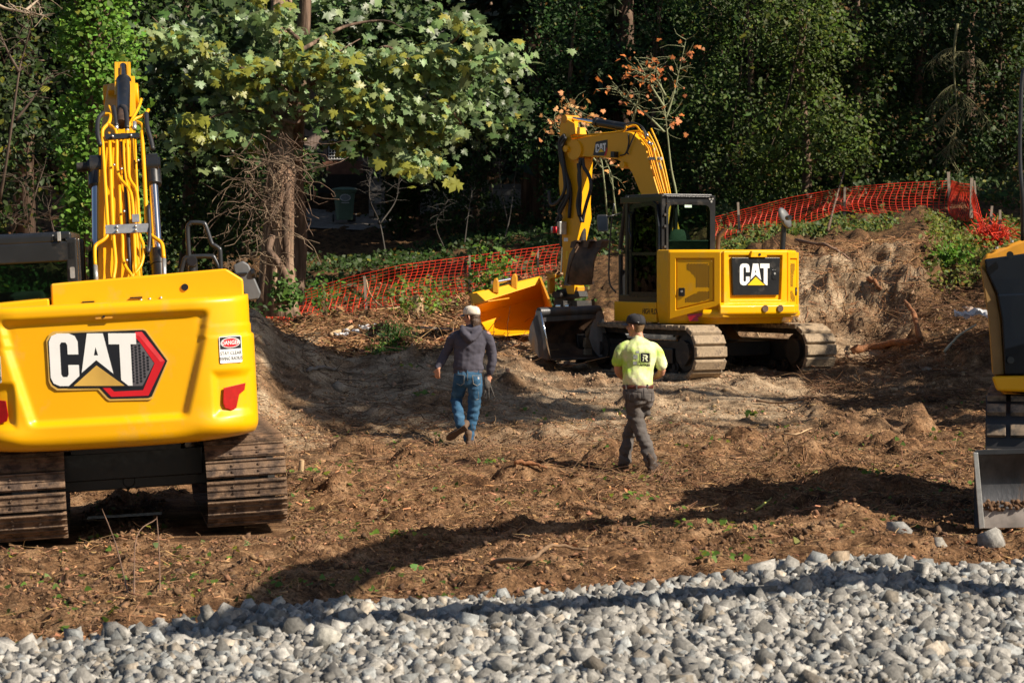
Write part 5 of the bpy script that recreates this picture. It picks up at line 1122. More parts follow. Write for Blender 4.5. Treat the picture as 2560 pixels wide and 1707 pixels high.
# ------------------------------------------------------------------ house behind the trees and wheeled bin
SIDING = mat('weathered_board_siding', (.33, .245, .20), .85, var=.3, vscale=8, stretch=(4, 4, .3)); BLOCK = mat('grey_concrete_block', (.40, .37, .33), .9, var=.3, vscale=9, bump=.004)
ROOFM = mat('mossy_dark_roof', (.07, .075, .04), .9, var=.5, vscale=5); FASC = mat('pale_fascia_board', (.62, .58, .50), .7, var=.25, vscale=9)
def house():
    Y = 77.0; root = empty('house', (-1.4, Y, 3.7)); tag(root, 'board sided house with block base half hidden behind the maple branches', 'house'); MI = root.matrix_world.inverted()
    L = lambda px, py, Yy=Y: MI @ P(px, py, Yy)
    def wall(x0, y0, x1, y1, Yy, th, nm, m, par=root): a = L(x0, y0, Yy); b = L(x1, y1, Yy); MB().box(((a.x+b.x)/2, a.y+th/2, (a.z+b.z)/2), (abs(b.x-a.x), th, abs(b.z-a.z))).build(nm, m, par); 
    # lower storey
    wall(640, 405, 925, 560, 83, .2, 'carport_wall', mat('dark_back_wall', (.06, .05, .045), .9))  # carport back wall in one plain dark colour
    wall(918, 330, 960, 420, Y-.05, .35, 'corner_board', SIDING)
    me = None
    def blocks(x0, x1, ztop, zbot, Yy):
        a = L(x0, ztop, Yy); b = L(x1, zbot, Yy); wall(x0, ztop, x1, zbot, Yy+.03, .2, 'block_wall', mat('mortar', (.22, .20, .18), .95))
        bw, bh = .40, .20; nz = int((a.z-b.z)/bh); nx = int((b.x-a.x)/bw)+1; meb = None
        for k in range(nz):
            for i in range(nx):
                x = a.x+(i+.5*(k % 2))*bw+bw/2
                if x+bw/2 > b.x: continue
                nonlocal_me[0] = nonlocal_me[0] or MB().box((0, 0, 0), (.388, .05, .188)).build('block', BLOCK, data=True)
                o = bpy.data.objects.new('block', nonlocal_me[0]); COL.objects.link(o); o.parent = root; o.location = (x, a.y+rng.uniform(-.004, .004), b.z+(k+.5)*bh)
    nonlocal_me = [None]
    blocks(922, 962, 422, 572, Y-.2); blocks(1222, 1420, 460, 552, Y-.1); blocks(1050, 1222, 440, 575, Y+.6)
    # upper storey: wall of boards
    a = L(760, 415); b = L(1440, 415); zt = L(1440, 60).z; zb = a.z
    MB().box(((a.x+b.x)/2, a.y+.2, (zb+zt)/2), (b.x-a.x, .1, zt-zb)).build('upper_wall', mat('dark_wall_backing', (.10, .08, .07), .9), root)
    mb = MB().box((0, 0, 0), (.19, .05, zt-zb)).build('siding_board', SIDING, data=True); n = int((b.x-a.x)/.2)
    for i in range(n):
        o = bpy.data.objects.new('siding_board', mb); COL.objects.link(o); o.parent = root; o.location = (a.x+.1+i*.2, a.y+.12+rng.uniform(-.006, .006), (zt+zb)/2)
    MB().box(((a.x+b.x)/2, a.y+.05, zb-.1), (b.x-a.x, .3, .22)).build('sill_beam', mat('brown_beam', (.10, .055, .04), .8), root)
    # lattice window
    w0 = L(822, 335, Y-.1); w1 = L(892, 398, Y-.1); wf = MB().box(((w0.x+w1.x)/2, w0.y+.1, (w0.z+w1.z)/2), (w1.x-w0.x+.1, .05, w0.z-w1.z+.1)).build('window', BKV, root)
    for k in range(11): x = w0.x+(w1.x-w0.x)*k/10; MB().box((x, w0.y+.04, (w0.z+w1.z)/2), (.018, .02, w0.z-w1.z)).build('lattice_bar', WHT, wf)
    for k in range(9): z = w1.z+(w0.z-w1.z)*k/8; MB().box(((w0.x+w1.x)/2, w0.y+.02, z), (w1.x-w0.x, .018, .018)).build('lattice_bar', WHT, wf)
    MB().box(((w0.x+w1.x)/2, w0.y, w1.z-.28), (w1.x-w0.x+.4, .1, .42)).build('window_box', mat('red_brown_boards', (.22, .10, .06), .8), wf)
    MB().box(((w0.x+w1.x)/2+.15, w0.y+.06, (w0.z+w1.z)/2), (.05, .02, .7)).build('wooden_post', CHIP, wf)
    # roof with pale fascia, rising to the right
    r0 = L(1010, 118, Y-1.2); r1 = L(1290, 42, Y-1.2); d = (r1-r0)
    rf = MB().loft([[r0, r0+Vector((0, 9, 1.2)), r0+Vector((0, 9, 1.35)), r0+Vector((0, 0, .15))], [r1, r1+Vector((0, 9, 1.2)), r1+Vector((0, 9, 1.35)), r1+Vector((0, 0, .15))]]).build('roof', ROOFM, root)
    MB().loft([[r0+Vector((0, -.05, -.06)), r0+Vector((0, -.01, -.06)), r0+Vector((0, -.01, .16)), r0+Vector((0, -.05, .16))], [r1+Vector((0, -.05, -.06)), r1+Vector((0, -.01, -.06)), r1+Vector((0, -.01, .16)), r1+Vector((0, -.05, .16))]]).build('fascia_board', FASC, rf)
    l0 = L(640, 215, Y-1); MB().loft([[l0, l0+Vector((0, 8, 0)), l0+Vector((0, 8, .15)), l0+Vector((0, 0, .15))], [r0, r0+Vector((0, 8, 0)), r0+Vector((0, 8, .15)), r0+Vector((0, 0, .15))]]).build('lower_roof', ROOFM, root)
    # fence slats at right
    for k in range(9):
        z = L(1330, 462+k*9).z; MB().box((L(1370, 462).x, L(1370, 462, Y-.5).y, z), (1.4, .03, .05)).build('rail_slat', mat('dark_slat', (.09, .08, .08), .8), root)
house()
def bin_():
    Y = 75; root = empty('wheelie_bin', P(861, 554, Y)); tag(root, 'green wheeled rubbish bin standing on the drive under the house', 'bin'); root.rotation_euler = (0, 0, R(12))
    G = mat('grey_green_plastic', (.16, .25, .17), .55, var=.08)
    r = lambda w, d, z, y=0: [(x, yy+y, z) for x, yy in rrect(w, d, .05)]
    MB().loft([r(.48, .50, .05), r(.52, .56, .5), r(.60, .66, .88), r(.66, .74, .90), r(.66, .74, .95)]).build('bin_body', G, root, auto=40)
    MB().loft([r(.72, .80, .955), r(.74, .84, .975), r(.66, .76, 1.03), r(.3, .5, 1.06)]).build('bin_lid', G, root, auto=40)
    MB().cyl((.10, .0, .11), (.34, 0, .11), .125, n=18).build('bin_wheel', RUB, root, auto=40); MB().cyl((-.34, .2, .11), (-.3, .2, .11), .125, n=18).build('bin_wheel', RUB, root, auto=40)
    el = [(.17*math.cos(t*.393), .11*math.sin(t*.393)) for t in range(16)]; F = frame((-.02, -.335, .73), (1, 0, 0), (0, .1, 1), (0, -1, .1))
    s = MB().prism(el, 0, .004).build('oval_label', WHT, root, F); MB().prism([(x*.85, y*.82) for x, y in el], .004, .006).build('oval_centre', mat('grey_print', (.3, .33, .33), .6), s, F)
    MB().prism([(-.12, -.17), (.12, -.17), (.12, -.145), (-.12, -.145)], 0, .003).build('label_strip', WHT, root, F)
    for x in (-.2, .2): MB().box((x, -.30, .45), (.03, .04, .7)).build('bin_rib', G, root)
bin_()
# driveway patch, lit strip of grass in front of the bin
def patch(name, poly, m, lab, cat=None):
    n = len(poly); c = np.mean(poly, 0); V = []; 
    for r_ in np.linspace(0, 1, 9)[1:]: V += [(*(c+(np.array(p)-c)*r_),) for p in poly]
    V = np.array([tuple(c)]+V); Z = H(V[:, 0], V[:, 1])+.06; V = np.column_stack([V, Z]); F = [(0, 1+i, 1+(i+1) % n) for i in range(n)]
    for k in range(7): F += [(1+k*n+i, 1+(k+1)*n+i, 1+(k+1)*n+(i+1) % n) for i in range(n)]+[(1+k*n+i, 1+(k+1)*n+(i+1) % n, 1+k*n+(i+1) % n) for i in range(n)]
    return fast(name, V, np.array(F), m, None, None, True)
dp = [((px-1280)/FPX*Y, Y) for px, Y in ((700, 74.2), (790, 73.6), (900, 73.2), (960, 73.4), (985, 77), (760, 79), (680, 78))]
tag(patch('driveway', dp, mat('pale_gravel_drive', (.30, .26, .22), .9, var=.4, vscale=8), ''), 'pale gravel drive in front of the house', None, None, 'structure')
# ------------------------------------------------------------------ foliage
def leaf_tmpl(kind):
    if kind == 'oval': V = [(0, 0, 0), (.28, .3, .05), (0, .42, 0), (-.28, .3, .05), (.2, .72, .03), (-.2, .72, .03), (0, 1, -.05)]; F = [(0, 1, 2), (0, 2, 3), (1, 4, 2), (2, 4, 6), (3, 2, 5), (2, 6, 5)]
    elif kind == 'quad': V = [(0, 0, 0), (.32, .5, .07), (0, 1, -.04), (-.32, .5, .07)]; F = [(0, 1, 2), (0, 2, 3)]
    elif kind == 'maple':
        o = [(0, 0), (.12, .10), (.42, -.06), (.34, .16), (.62, .30), (.42, .36), (.50, .62), (.26, .52), (.20, .74), (0, 1.0), (-.20, .74), (-.26, .52), (-.50, .62), (-.42, .36), (-.62, .30), (-.34, .16), (-.42, -.06), (-.12, .10)]
        V = [(0, .34, .03)]+[(x, y, -.12*x*x-.10*(y-.3)**2+(.03 if abs(x) < .25 else -.02)) for x, y in o]; n = len(o); F = [(0, 1+i, 1+(i+1) % n) for i in range(n)]
    elif kind == 'needle': V = [(-.05, 0, 0), (.05, 0, 0), (.10, .5, -.06), (-.10, .5, -.06), (0, 1, -.22)]; F = [(0, 1, 2), (0, 2, 3), (3, 2, 4)]
    elif kind == 'ivy': V = [(0, 0, 0), (.42, .05, 0), (.36, .42, .03), (0, .95, -.05), (-.36, .42, .03), (-.42, .05, 0)]; F = [(0, 1, 2), (0, 2, 3), (0, 3, 4), (0, 4, 5)]
    return np.array(V, float), np.array(F)
def tints(n, base=(1, 1, 1), v=.35, yellow=0, red=0, hue=.15):
    g = rng.uniform(1-v, 1+v, (n, 1)); c = np.array(base)*g*(1+rng.uniform(-hue, hue, (n, 3)))
    k = rng.random(n); c[k < yellow] = np.array((3.2, 1.9, .9))*rng.uniform(.6, 1.1, ((k < yellow).sum(), 1)); c[(k >= yellow) & (k < yellow+red)] = np.array((3.0, .9, .7))*rng.uniform(.4, 1, (((k >= yellow) & (k < yellow+red)).sum(), 1))
    return c
def foliage(name, C, size, kind, m, parent=None, tint=None, nrm=None, spread=.55, droop=.6, sv=.3):
    n = len(C); N_ = rng.normal(0, spread, (n, 3))+(np.array((.25, -.75, .75)) if nrm is None else nrm); tip = rng.normal(0, .7, (n, 3)); tip[:, 2] -= droop
    TV, TF = leaf_tmpl(kind); return scatter(name, TV, TF, C, size*np.exp(rng.normal(0, sv, n)), orient(N_, tip), m, parent, tint)
def clumps(n, blobs, per, sig=.25, shell=.75):
    """leaf positions: clumps spread on ellipsoid blobs, leaves around each clump"""
    B = np.array(blobs, float); w = (B[:, 3]*B[:, 4]+B[:, 4]*B[:, 5]+B[:, 3]*B[:, 5]); w /= w.sum(); nc = max(1, n//per); k = rng.choice(len(B), nc, p=w)
    d = rng.normal(size=(nc, 3)); d /= np.linalg.norm(d, axis=1)[:, None]; r = shell+(1.06-shell)*rng.random(nc); c = B[k, :3]+d*B[k, 3:6]*r[:, None]
    C = np.repeat(c, per, 0)+rng.normal(0, sig, (nc*per, 3)); return C, np.repeat(rng.uniform(.6, 1.35, nc), per)
def tree(name, label, x, y, h, blobs, n, size, kind, m, tint=(1, 1, 1), trunk_r=.18, group=None, cat='tree', limbs=8, per=14, sig=.28, yellow=.02, red=0, droop=.6, lean=(0, 0), spread=.55, z=None):
    z0 = (hz(x, y) if z is None else z)-.1; root = empty(name, (x, y, z0)); tag(root, label, cat, group); pts = [Vector((lean[0]*t+.08*math.sin(t*5+x), lean[1]*t+.06*math.sin(t*4+y), h*t*.86)) for t in np.linspace(0, 1, 9)]
    MB().tube(pts, [trunk_r*(1.35-1.1*t) if t > .03 else trunk_r*1.7 for t in np.linspace(0, 1, 9)], 9).build('trunk', BARK, root, smooth=True)
    lim = []
    for k in range(limbs):
        b = blobs[rng.integers(len(blobs))]; t = rng.uniform(.25, .95); p = pts[int(t*8)]; q = Vector((b[0]+rng.normal(0, b[3]*.4), b[1]+rng.normal(0, b[4]*.4), b[2]+rng.normal(0, b[5]*.4)))
        m1 = p.lerp(q, .5)+Vector((rng.normal(0, .2), rng.normal(0, .2), .25)); lim.append([p, p.lerp(m1, .5), m1, m1.lerp(q, .5), q])
    if lim: sticks('branch', np.array([[list(v) for v in l] for l in lim]), np.tile(np.array([.06, .05, .035, .025, .012])*trunk_r/.18, (len(lim), 1)), BARK, root)
    C, cl = clumps(n, blobs, per, sig); t = tints(len(C), tint, .3, yellow, red)*cl[:, None]
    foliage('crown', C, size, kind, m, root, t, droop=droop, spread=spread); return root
# ivy covered tree at left, sunlit
bl = [(.1*math.sin(k*1.7), 0, 1.2+k*.62, .62+.16*math.sin(k*2.3)+.05*(k % 3), .6, .55) for k in range(17)]
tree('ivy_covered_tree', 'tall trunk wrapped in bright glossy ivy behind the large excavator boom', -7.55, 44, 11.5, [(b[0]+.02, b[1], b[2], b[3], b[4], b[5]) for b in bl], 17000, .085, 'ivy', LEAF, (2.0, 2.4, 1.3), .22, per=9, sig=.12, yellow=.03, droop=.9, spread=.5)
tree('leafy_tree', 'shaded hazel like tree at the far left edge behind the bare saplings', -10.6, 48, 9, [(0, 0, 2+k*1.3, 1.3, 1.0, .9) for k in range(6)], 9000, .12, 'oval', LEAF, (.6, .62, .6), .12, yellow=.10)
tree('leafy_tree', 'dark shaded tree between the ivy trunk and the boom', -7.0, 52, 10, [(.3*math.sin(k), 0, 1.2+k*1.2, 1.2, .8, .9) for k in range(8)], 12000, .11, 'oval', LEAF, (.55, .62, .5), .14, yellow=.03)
# maple with individual leaves
def maple():
    Yb = 47.5; root = empty('maple_tree', (P(715, 745, Yb).x, Yb, 1.2)); tag(root, 'big leafed maple with pale green sunlit leaves spreading over the centre left', 'tree'); MI = root.matrix_world.inverted()
    L = lambda px, py, Y=Yb: MI @ P(px, py, Y)
    MB().tube(spline([L(730, 760, 48.3), L(745, 600, 48.4), L(735, 420, 48.3), L(745, 250, 48), L(760, 60, 47.8), L(770, -150, 47.8)], 3), [.24, .22, .2, .19, .19, .18, .18, .17, .17, .16, .15, .14, .13, .12, .10, .08], 10).build('trunk', BARK, root, smooth=True)
    strokes = [[(745, 250), (850, 200), (960, 190), (1080, 180), (1200, 160), (1290, 150)], [(745, 300), (860, 290), (960, 300), (1060, 330), (1150, 330)], [(750, 150), (860, 90), (960, 75), (1010, 95)], [(745, 250), (640, 210), (540, 160), (430, 110), (380, 65)], [(740, 330), (620, 300), (520, 320), (440, 380)], [(745, 120), (680, 60), (640, 30)], [(860, 290), (960, 370), (1030, 410), (1065, 440)],
               [(745, 360), (640, 380), (560, 360), (470, 410)], [(1060, 180), (1140, 120), (1160, 70)], [(740, 200), (760, 140), (700, 120)], [(760, 240), (850, 240), (920, 240), (1000, 250)], [(740, 280), (650, 250), (600, 180), (520, 230)], [(700, 320), (690, 380), (700, 410)], [(900, 190), (960, 140), (1020, 170), (1130, 210)], [(1150, 330), (1120, 290), (1080, 250), (1180, 240)], [(640, 210), (700, 170), (820, 160), (900, 120)]]
    paths = []; leaves = []; wt = []
    for s in strokes:
        dep = [Yb-rng.uniform(-.2, 1.6) for _ in s]; pp = spline([L(x, y-22, d) for (x, y), d in zip(s, dep)], 6); n = len(pp)
        MB().tube(pp, [.045*(1-.85*i/n) for i in range(n)], 6).build('branch', BARK, root, smooth=True)
        for i, p in enumerate(pp):
            if i/n < .12: continue
            for _ in range(25 if i/n > .3 else 11):
                leaves.append(p+Vector((rng.normal(0, .30), rng.normal(0, .42), rng.normal(-.06, .155))))
    C = np.array([list(v) for v in leaves]); n = len(C)
    # outline guards: keep the dark gaps of the photo open
    W_ = C+np.array(root.location); px = 1280+FPX*W_[:, 0]/W_[:, 1]; py = HZ-(W_[:, 2]-CAMZ)/W_[:, 1]*FPX
    ok = ~(((px < 330)) | ((px > 640) & (px < 800) & (py > 330) & (rng.random(n) < .75)) | ((px > 480) & (px < 640) & (py > 250) & (py < 300) & (rng.random(n) < .6)) | ((px < 520) & (py < 60)))
    ok &= (vn(px/95+W_[:, 1]*.8, py/48, 61)*.65+vn(px/38, py/22, 62)*.35) > .40
    C = C[ok]; W_ = W_[ok]; px = px[ok]; py = py[ok]; n = len(C)
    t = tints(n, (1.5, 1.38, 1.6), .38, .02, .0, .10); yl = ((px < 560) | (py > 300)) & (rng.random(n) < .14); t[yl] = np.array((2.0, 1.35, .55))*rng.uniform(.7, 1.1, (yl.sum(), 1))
    TV, TF = leaf_tmpl('maple'); S = .175*np.exp(rng.normal(0, .27, n)); N_ = rng.normal(0, .62, (n, 3))+np.array((.42, -.70, .70)); tip = rng.normal(0, .45, (n, 3)); tip[:, 2] -= .9; Rm = orient(N_, tip)
    order = np.argsort(W_[:, 1]-S*2); big = order[:300]; rest = order[300:]
    mes = []
    for k in range(6):
        c = t[rng.integers(n)] if k < 5 else np.array((2.0, 1.35, .55)); o = fast('leaf', TV*(1+rng.normal(0, .05, TV.shape)), TF, LEAFM, None, np.tile(c, (len(TV), 1))); mes.append(o.data); bpy.data.objects.remove(o)
    for i in big:
        o = bpy.data.objects.new('leaf', mes[rng.integers(5) if not (t[i][0] > 1.35) else 5]); COL.objects.link(o); o.parent = root; M = Matrix([[*(Rm[i][r]*S[i]), C[i][r]] for r in range(3)]+[[0, 0, 0, 1]]); o.matrix_local = M
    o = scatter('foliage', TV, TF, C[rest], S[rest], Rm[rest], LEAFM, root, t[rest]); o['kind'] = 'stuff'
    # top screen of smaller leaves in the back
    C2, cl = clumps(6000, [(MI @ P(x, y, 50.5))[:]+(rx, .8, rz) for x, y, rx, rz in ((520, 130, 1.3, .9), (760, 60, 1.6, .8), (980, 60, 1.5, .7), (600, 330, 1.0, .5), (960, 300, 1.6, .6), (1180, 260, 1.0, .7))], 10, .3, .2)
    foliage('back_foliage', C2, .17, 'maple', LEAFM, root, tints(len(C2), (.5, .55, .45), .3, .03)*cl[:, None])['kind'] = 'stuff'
maple()
# old shaggy trunk with dead vines
def vine_trunk():
    Y = 46; root = empty('cedar_trunk', P(690, 770, Y)); tag(root, 'shaggy brown cedar trunk draped with tangled dead vines', 'tree trunk'); MI = root.matrix_world.inverted(); L = lambda px, py, Y_=Y: MI @ P(px, py, Y_)
    rings = []; 
    cps = [(690, 790, 52), (688, 740, 44), (690, 650, 36), (700, 540, 33), (705, 430, 32), (700, 300, 30), (700, 120, 28), (705, -60, 24)]
    for x, y, r in cps:
        Yc = Y+max(0, (470-y)/120); c = L(x, y, Yc); rr = r/FPX*Y; rings.append([(c.x+rr*(1+.16*math.sin(a*5+y*.01)+.08*math.sin(a*11))*math.cos(a), c.y+rr*math.sin(a)*(1+.1*math.sin(a*7)), c.z) for a in [k*2*math.pi/36 for k in range(36)]])
    MB().loft(rings).build('trunk', mat('sunlit_cedar_bark', (.20, .12, .075), .95, var=.6, vscale=9, stretch=(1, 1, .1), bump=.04, bscale=18, col2=(.36, .25, .17), c2scale=8), root, smooth=True)
    MB().tube(spline([L(716, 760, 45.4), L(712, 690, 45.3), L(690, 650, 45.2), L(672, 625, 45.3), L(680, 590, 45.4)], 5), .075, 8).build('gnarled_root', BARK, root, smooth=True)
    MB().tube(spline([L(722, 740, 45.6), L(715, 640, 45.7), L(712, 560, 45.6), L(720, 460, 45.5)], 5), .06, 8).build('side_stem', BARK, root, smooth=True)
    n = 120; base = np.array([list(L(655+rng.normal(0, 30), rng.uniform(380, 660), 45.6+rng.uniform(-.6, .3))) for _ in range(n)])
    d = rng.normal(0, 1, (n, 3))*(1, .6, .5); pts = [base]
    for k in range(8): d = d*.75+rng.normal(0, .55, (n, 3))*(1, .5, .8)+(0, 0, -.14); pts.append(pts[-1]+d*.085)
    sticks('vine_tangle', np.stack(pts, 1), np.full((n, 9), .007), mat('pale_dead_vine', (.24, .17, .11), .8, var=.4, vscale=5), root)['kind'] = 'stuff'
    n = 80; base = np.array([list(L(rng.uniform(630, 745), rng.uniform(330, 500), 45.5)) for _ in range(n)]); pts = [base]; d = np.stack([rng.normal(0, .6, n), rng.normal(0, .2, n), -np.ones(n)*.7], 1)
    for k in range(8): d = d*.85+rng.normal(0, .3, (n, 3)); pts.append(pts[-1]+d*.15)
    sticks('hanging_vines', np.stack(pts, 1), np.full((n, 9), .008), BARK, root)['kind'] = 'stuff'
    C, cl = clumps(260, [(*L(715, 730, 45.3), .3, .3, .3)], 6, .08, .3); foliage('ivy_leaves', C, .085, 'ivy', LEAF, root, tints(len(C), (1.1, 1.3, 1)))['kind'] = 'stuff'
vine_trunk()
# conifers: drooping sprays on whorled boughs
def conifer(label, x, y, h, r, n, tint=(1, 1, 1), group=None, low=.08, seed=0, name='conifer_tree', m=None, size=.42):
    z0 = hz(x, y)-.1; root = empty(name, (x, y, z0)); tag(root, label, 'tree', group)
    MB().tube([(0, 0, h*t) for t in np.linspace(0, 1, 6)], [.012*h*(1.15-t) +.03 for t in np.linspace(0, 1, 6)], 9).build('trunk', BARK, root, smooth=True)
    nb = int(h*9); a = rng.uniform(0, 6.28, nb); t = low+(1-low)*rng.random(nb)**.9; L_ = r*(1.05-t)**.75*rng.uniform(.6, 1.1, nb); K = 6
    pts = np.zeros((nb, K, 3))
    for k in range(K):
        f = k/(K-1); pts[:, k, 0] = np.cos(a)*L_*f; pts[:, k, 1] = np.sin(a)*L_*f; pts[:, k, 2] = h*t+.35*L_*f*.4-.38*L_*f*f
    sticks('bough', pts, np.tile(np.linspace(.035, .008, K), (nb, 1)), BARK, root)['kind'] = 'stuff'
    kk = rng.integers(0, nb, n); f = rng.random(n)**.6; i = np.minimum((f*(K-1)).astype(int), K-2); g = f*(K-1)-i
    C = pts[kk, i]*(1-g)[:, None]+pts[kk, i+1]*g[:, None]+rng.normal(0, .10, (n, 3))*(1, 1, .6)
    tip = np.stack([np.cos(a[kk]), np.sin(a[kk]), np.full(n, -.8)], 1)+rng.normal(0, .45, (n, 3)); N_ = rng.normal(0, .5, (n, 3)); N_[:, 2] += .8
    TV, TF = leaf_tmpl('needle'); TV = TV*(1.6, 1, 1)
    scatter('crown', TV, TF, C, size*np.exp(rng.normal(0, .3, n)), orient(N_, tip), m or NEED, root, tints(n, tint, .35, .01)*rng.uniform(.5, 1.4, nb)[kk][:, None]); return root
G0 = 'tall dark conifers standing behind the site'
cons = [(P(1330, 600, 68).x, 68, 22, 4.2, 'dark drooping conifer right of the house gable', 26000), (P(1560, 600, 72).x, 72, 24, 5.0, 'wide black green conifer above the middle excavator boom', 26000), (P(1800, 600, 80).x, 80, 24, 4.6, 'tall conifer with sunlit yellow green boughs at the top right of centre', 22000), (P(2170, 600, 74).x, 74, 25, 4.8, 'dense dark conifer over the right hand fence', 24000),
        (P(2420, 600, 66).x, 66, 14.5, 2.6, 'tall conifer with rough brown trunk at the right edge', 20000), (P(420, 600, 72).x, 72, 22, 4.5, 'dark conifer behind the boom of the large excavator', 20000), (P(60, 600, 66).x, 66, 21, 4.0, 'shaded conifer at the far left', 18000)]
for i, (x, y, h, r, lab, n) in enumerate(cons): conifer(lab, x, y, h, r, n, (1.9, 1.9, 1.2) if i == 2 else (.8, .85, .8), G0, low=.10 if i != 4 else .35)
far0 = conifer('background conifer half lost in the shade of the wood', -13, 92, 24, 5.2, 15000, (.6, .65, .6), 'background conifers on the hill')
KIDS[far0.name] = list(far0.children)
for k, (x, y) in enumerate(((-17, 86), (-9, 88), (-5, 95), (-1, 90), (3.5, 94), (7.5, 90), (11.5, 95), (15, 88), (19, 93), (-21, 94), (13.5, 104), (5, 106), (-3, 107), (-11, 104), (1, 118), (9, 118), (-7, 118), (18, 108), (-18, 108))):
    c = copy_tree(far0); c.location = (x, y, hz(x, y)-.2); c.rotation_euler = (0, 0, k*1.3); s = .85+.25*rng.random(); c.scale = (s, s, s)
# broadleaf mass at right, laurels and hollies
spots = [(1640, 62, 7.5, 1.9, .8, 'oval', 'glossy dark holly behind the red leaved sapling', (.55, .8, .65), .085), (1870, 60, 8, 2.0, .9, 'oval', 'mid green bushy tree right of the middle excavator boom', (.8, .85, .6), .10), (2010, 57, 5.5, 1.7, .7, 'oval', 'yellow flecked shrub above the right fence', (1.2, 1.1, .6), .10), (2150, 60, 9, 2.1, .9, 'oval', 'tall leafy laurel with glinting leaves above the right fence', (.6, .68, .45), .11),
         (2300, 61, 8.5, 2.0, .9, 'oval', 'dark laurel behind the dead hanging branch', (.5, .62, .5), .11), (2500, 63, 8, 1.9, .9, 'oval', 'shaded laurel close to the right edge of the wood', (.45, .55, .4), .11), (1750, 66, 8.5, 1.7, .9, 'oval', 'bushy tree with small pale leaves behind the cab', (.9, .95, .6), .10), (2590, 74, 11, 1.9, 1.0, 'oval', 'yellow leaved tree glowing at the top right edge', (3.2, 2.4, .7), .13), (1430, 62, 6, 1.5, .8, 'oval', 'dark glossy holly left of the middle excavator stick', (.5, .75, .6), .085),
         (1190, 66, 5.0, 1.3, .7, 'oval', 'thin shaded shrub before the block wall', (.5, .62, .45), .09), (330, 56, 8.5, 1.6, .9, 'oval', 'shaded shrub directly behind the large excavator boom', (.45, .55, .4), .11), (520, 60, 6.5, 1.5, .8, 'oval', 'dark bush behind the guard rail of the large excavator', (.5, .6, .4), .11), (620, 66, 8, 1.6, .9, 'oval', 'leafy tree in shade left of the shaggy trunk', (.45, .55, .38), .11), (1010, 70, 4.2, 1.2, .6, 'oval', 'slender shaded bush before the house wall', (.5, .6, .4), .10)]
for (px, Y, h, rr, fz, kind, lab, tc, sz) in spots:
    x = P(px, 0, Y).x; bl = []
    for k in range(int(h*1.2)):
        z = .7+k*.85; w = rr*(.75+.35*math.sin(k*1.9+px))*(1-.4*z/h); bl.append((rng.normal(0, .35), rng.normal(0, .3), z, w, w*.7, .65))
    tree('leafy_tree', lab, x, Y, h, bl, int(2100*h*.62), sz, kind, LEAF, tc, .10, None, per=8, sig=.2, yellow=.02, red=.01 if px != 1430 else .02, droop=.5)
# trees outside the frame to the right, whose shade lies over the wood and the bank
for k, (x, y, h, r) in enumerate(((15.8, 49.5, 21, 4.0), (17.2, 57.5, 21, 3.6), (32, 62, 30, 6), (29, 69, 30, 5.5), (33, 74, 30, 6), (38, 66, 30, 6))):
    c = copy_tree(far0); c.location = (x, y, hz(x, y)-.2); c.rotation_euler = (0, 0, k*2.1); s = h/24; c.scale = (s*1.05, s*1.05, s); c['label'] = 'tall conifer of the row at the right side of the site'; c['group'] = 'conifers along the right side of the site'
for k, (x, y, h, r) in enumerate(((13.6, 30.6, 8.3, 1.7), (14.2, 33.2, 8.0, 1.6), (15.4, 40.2, 7.2, 1.8))):
    tree('leafy_tree', 'low broad tree beside the site at the right', x, y, h, [(rng.normal(0, .4), rng.normal(0, .4), z, r, r, .9) for z in np.arange(1.5, h-.9, 1.0)], 9000, .22, 'oval', LEAF, (1, 1, 1), .16, 'low trees along the right side of the site', droop=.4)
for k, (x, y, zs) in enumerate(((16.0, 27.2, (14.2, 15.4, 16.6, 17.6)), (15.2, 29.4, (15.4, 16.6)))):
    tree('pine_tree', 'tall high crowned pine beside the site at the right', x, y, zs[-1]+1, [(rng.normal(0, .5), rng.normal(0, .4), z, 1.7, 1.5, .6) for z in zs], 5200, .26, 'oval', LEAF, (1, 1, 1), .2, 'high crowned pines along the right side of the site', limbs=6, droop=.4)
# red leaved sapling
def sapling(name, label, px, py, Y, strokes, r, lr=0, n=0, size=.12, tint=(3.2, .9, .35), m=TWIG, cat='sapling'):
    root = empty(name, P(px, py, Y)); tag(root, label, cat); MI = root.matrix_world.inverted(); tips = []
    for s in strokes:
        pp = spline([MI @ P(x, y, Y+rng.uniform(-.25, .25)) for x, y in s], 5); k = len(pp)
        MB().tube(pp, [r*(1-.8*i/k) for i in range(k)], 5).build('stem', m, root, smooth=True); tips += pp[k//2:]
    base = np.array([list(p) for p in tips]); base = np.repeat(base, 3, 0); N = len(base); pts = rand_paths(base, rng.uniform(.15, .5, N), 4, .3, .6, .3)
    sticks('twig', pts, np.tile([.006, .005, .004, .003], (N, 1))*r/.02, m, root)['kind'] = 'stuff'
    if n:
        e = pts[rng.integers(0, N, n), -1]+rng.normal(0, .07, (n, 3)); o = foliage('leaves', e, size, 'maple', DRYL, root, tints(n, tint, .3, 0, 0, .1), droop=.5, spread=.8); o['kind'] = 'stuff'
    return root
ORG = mat('orange_red_leaf', (.62, .20, .05), .6, var=.3, tint=True, trans=.3); DRYL_ = DRYL; DRYL = ORG
sapling('vine_maple_sapling', 'slender sapling with orange red leaves behind the middle excavator boom', 1680, 560, 47, [[(1695, 540), (1690, 480), (1678, 420), (1668, 330), (1662, 280), (1650, 200), (1630, 150)], [(1664, 300), (1680, 250), (1695, 190), (1715, 100)], [(1660, 330), (1620, 290), (1570, 250), (1540, 225)], [(1662, 270), (1625, 210), (1600, 160)], [(1580, 320), (1590, 270), (1600, 230)], [(1664, 240), (1640, 200), (1610, 190), (1590, 170)]], .026, n=110, size=.085, tint=(1, 1, 1), m=mat('green_grey_stem', (.25, .27, .14), .8))
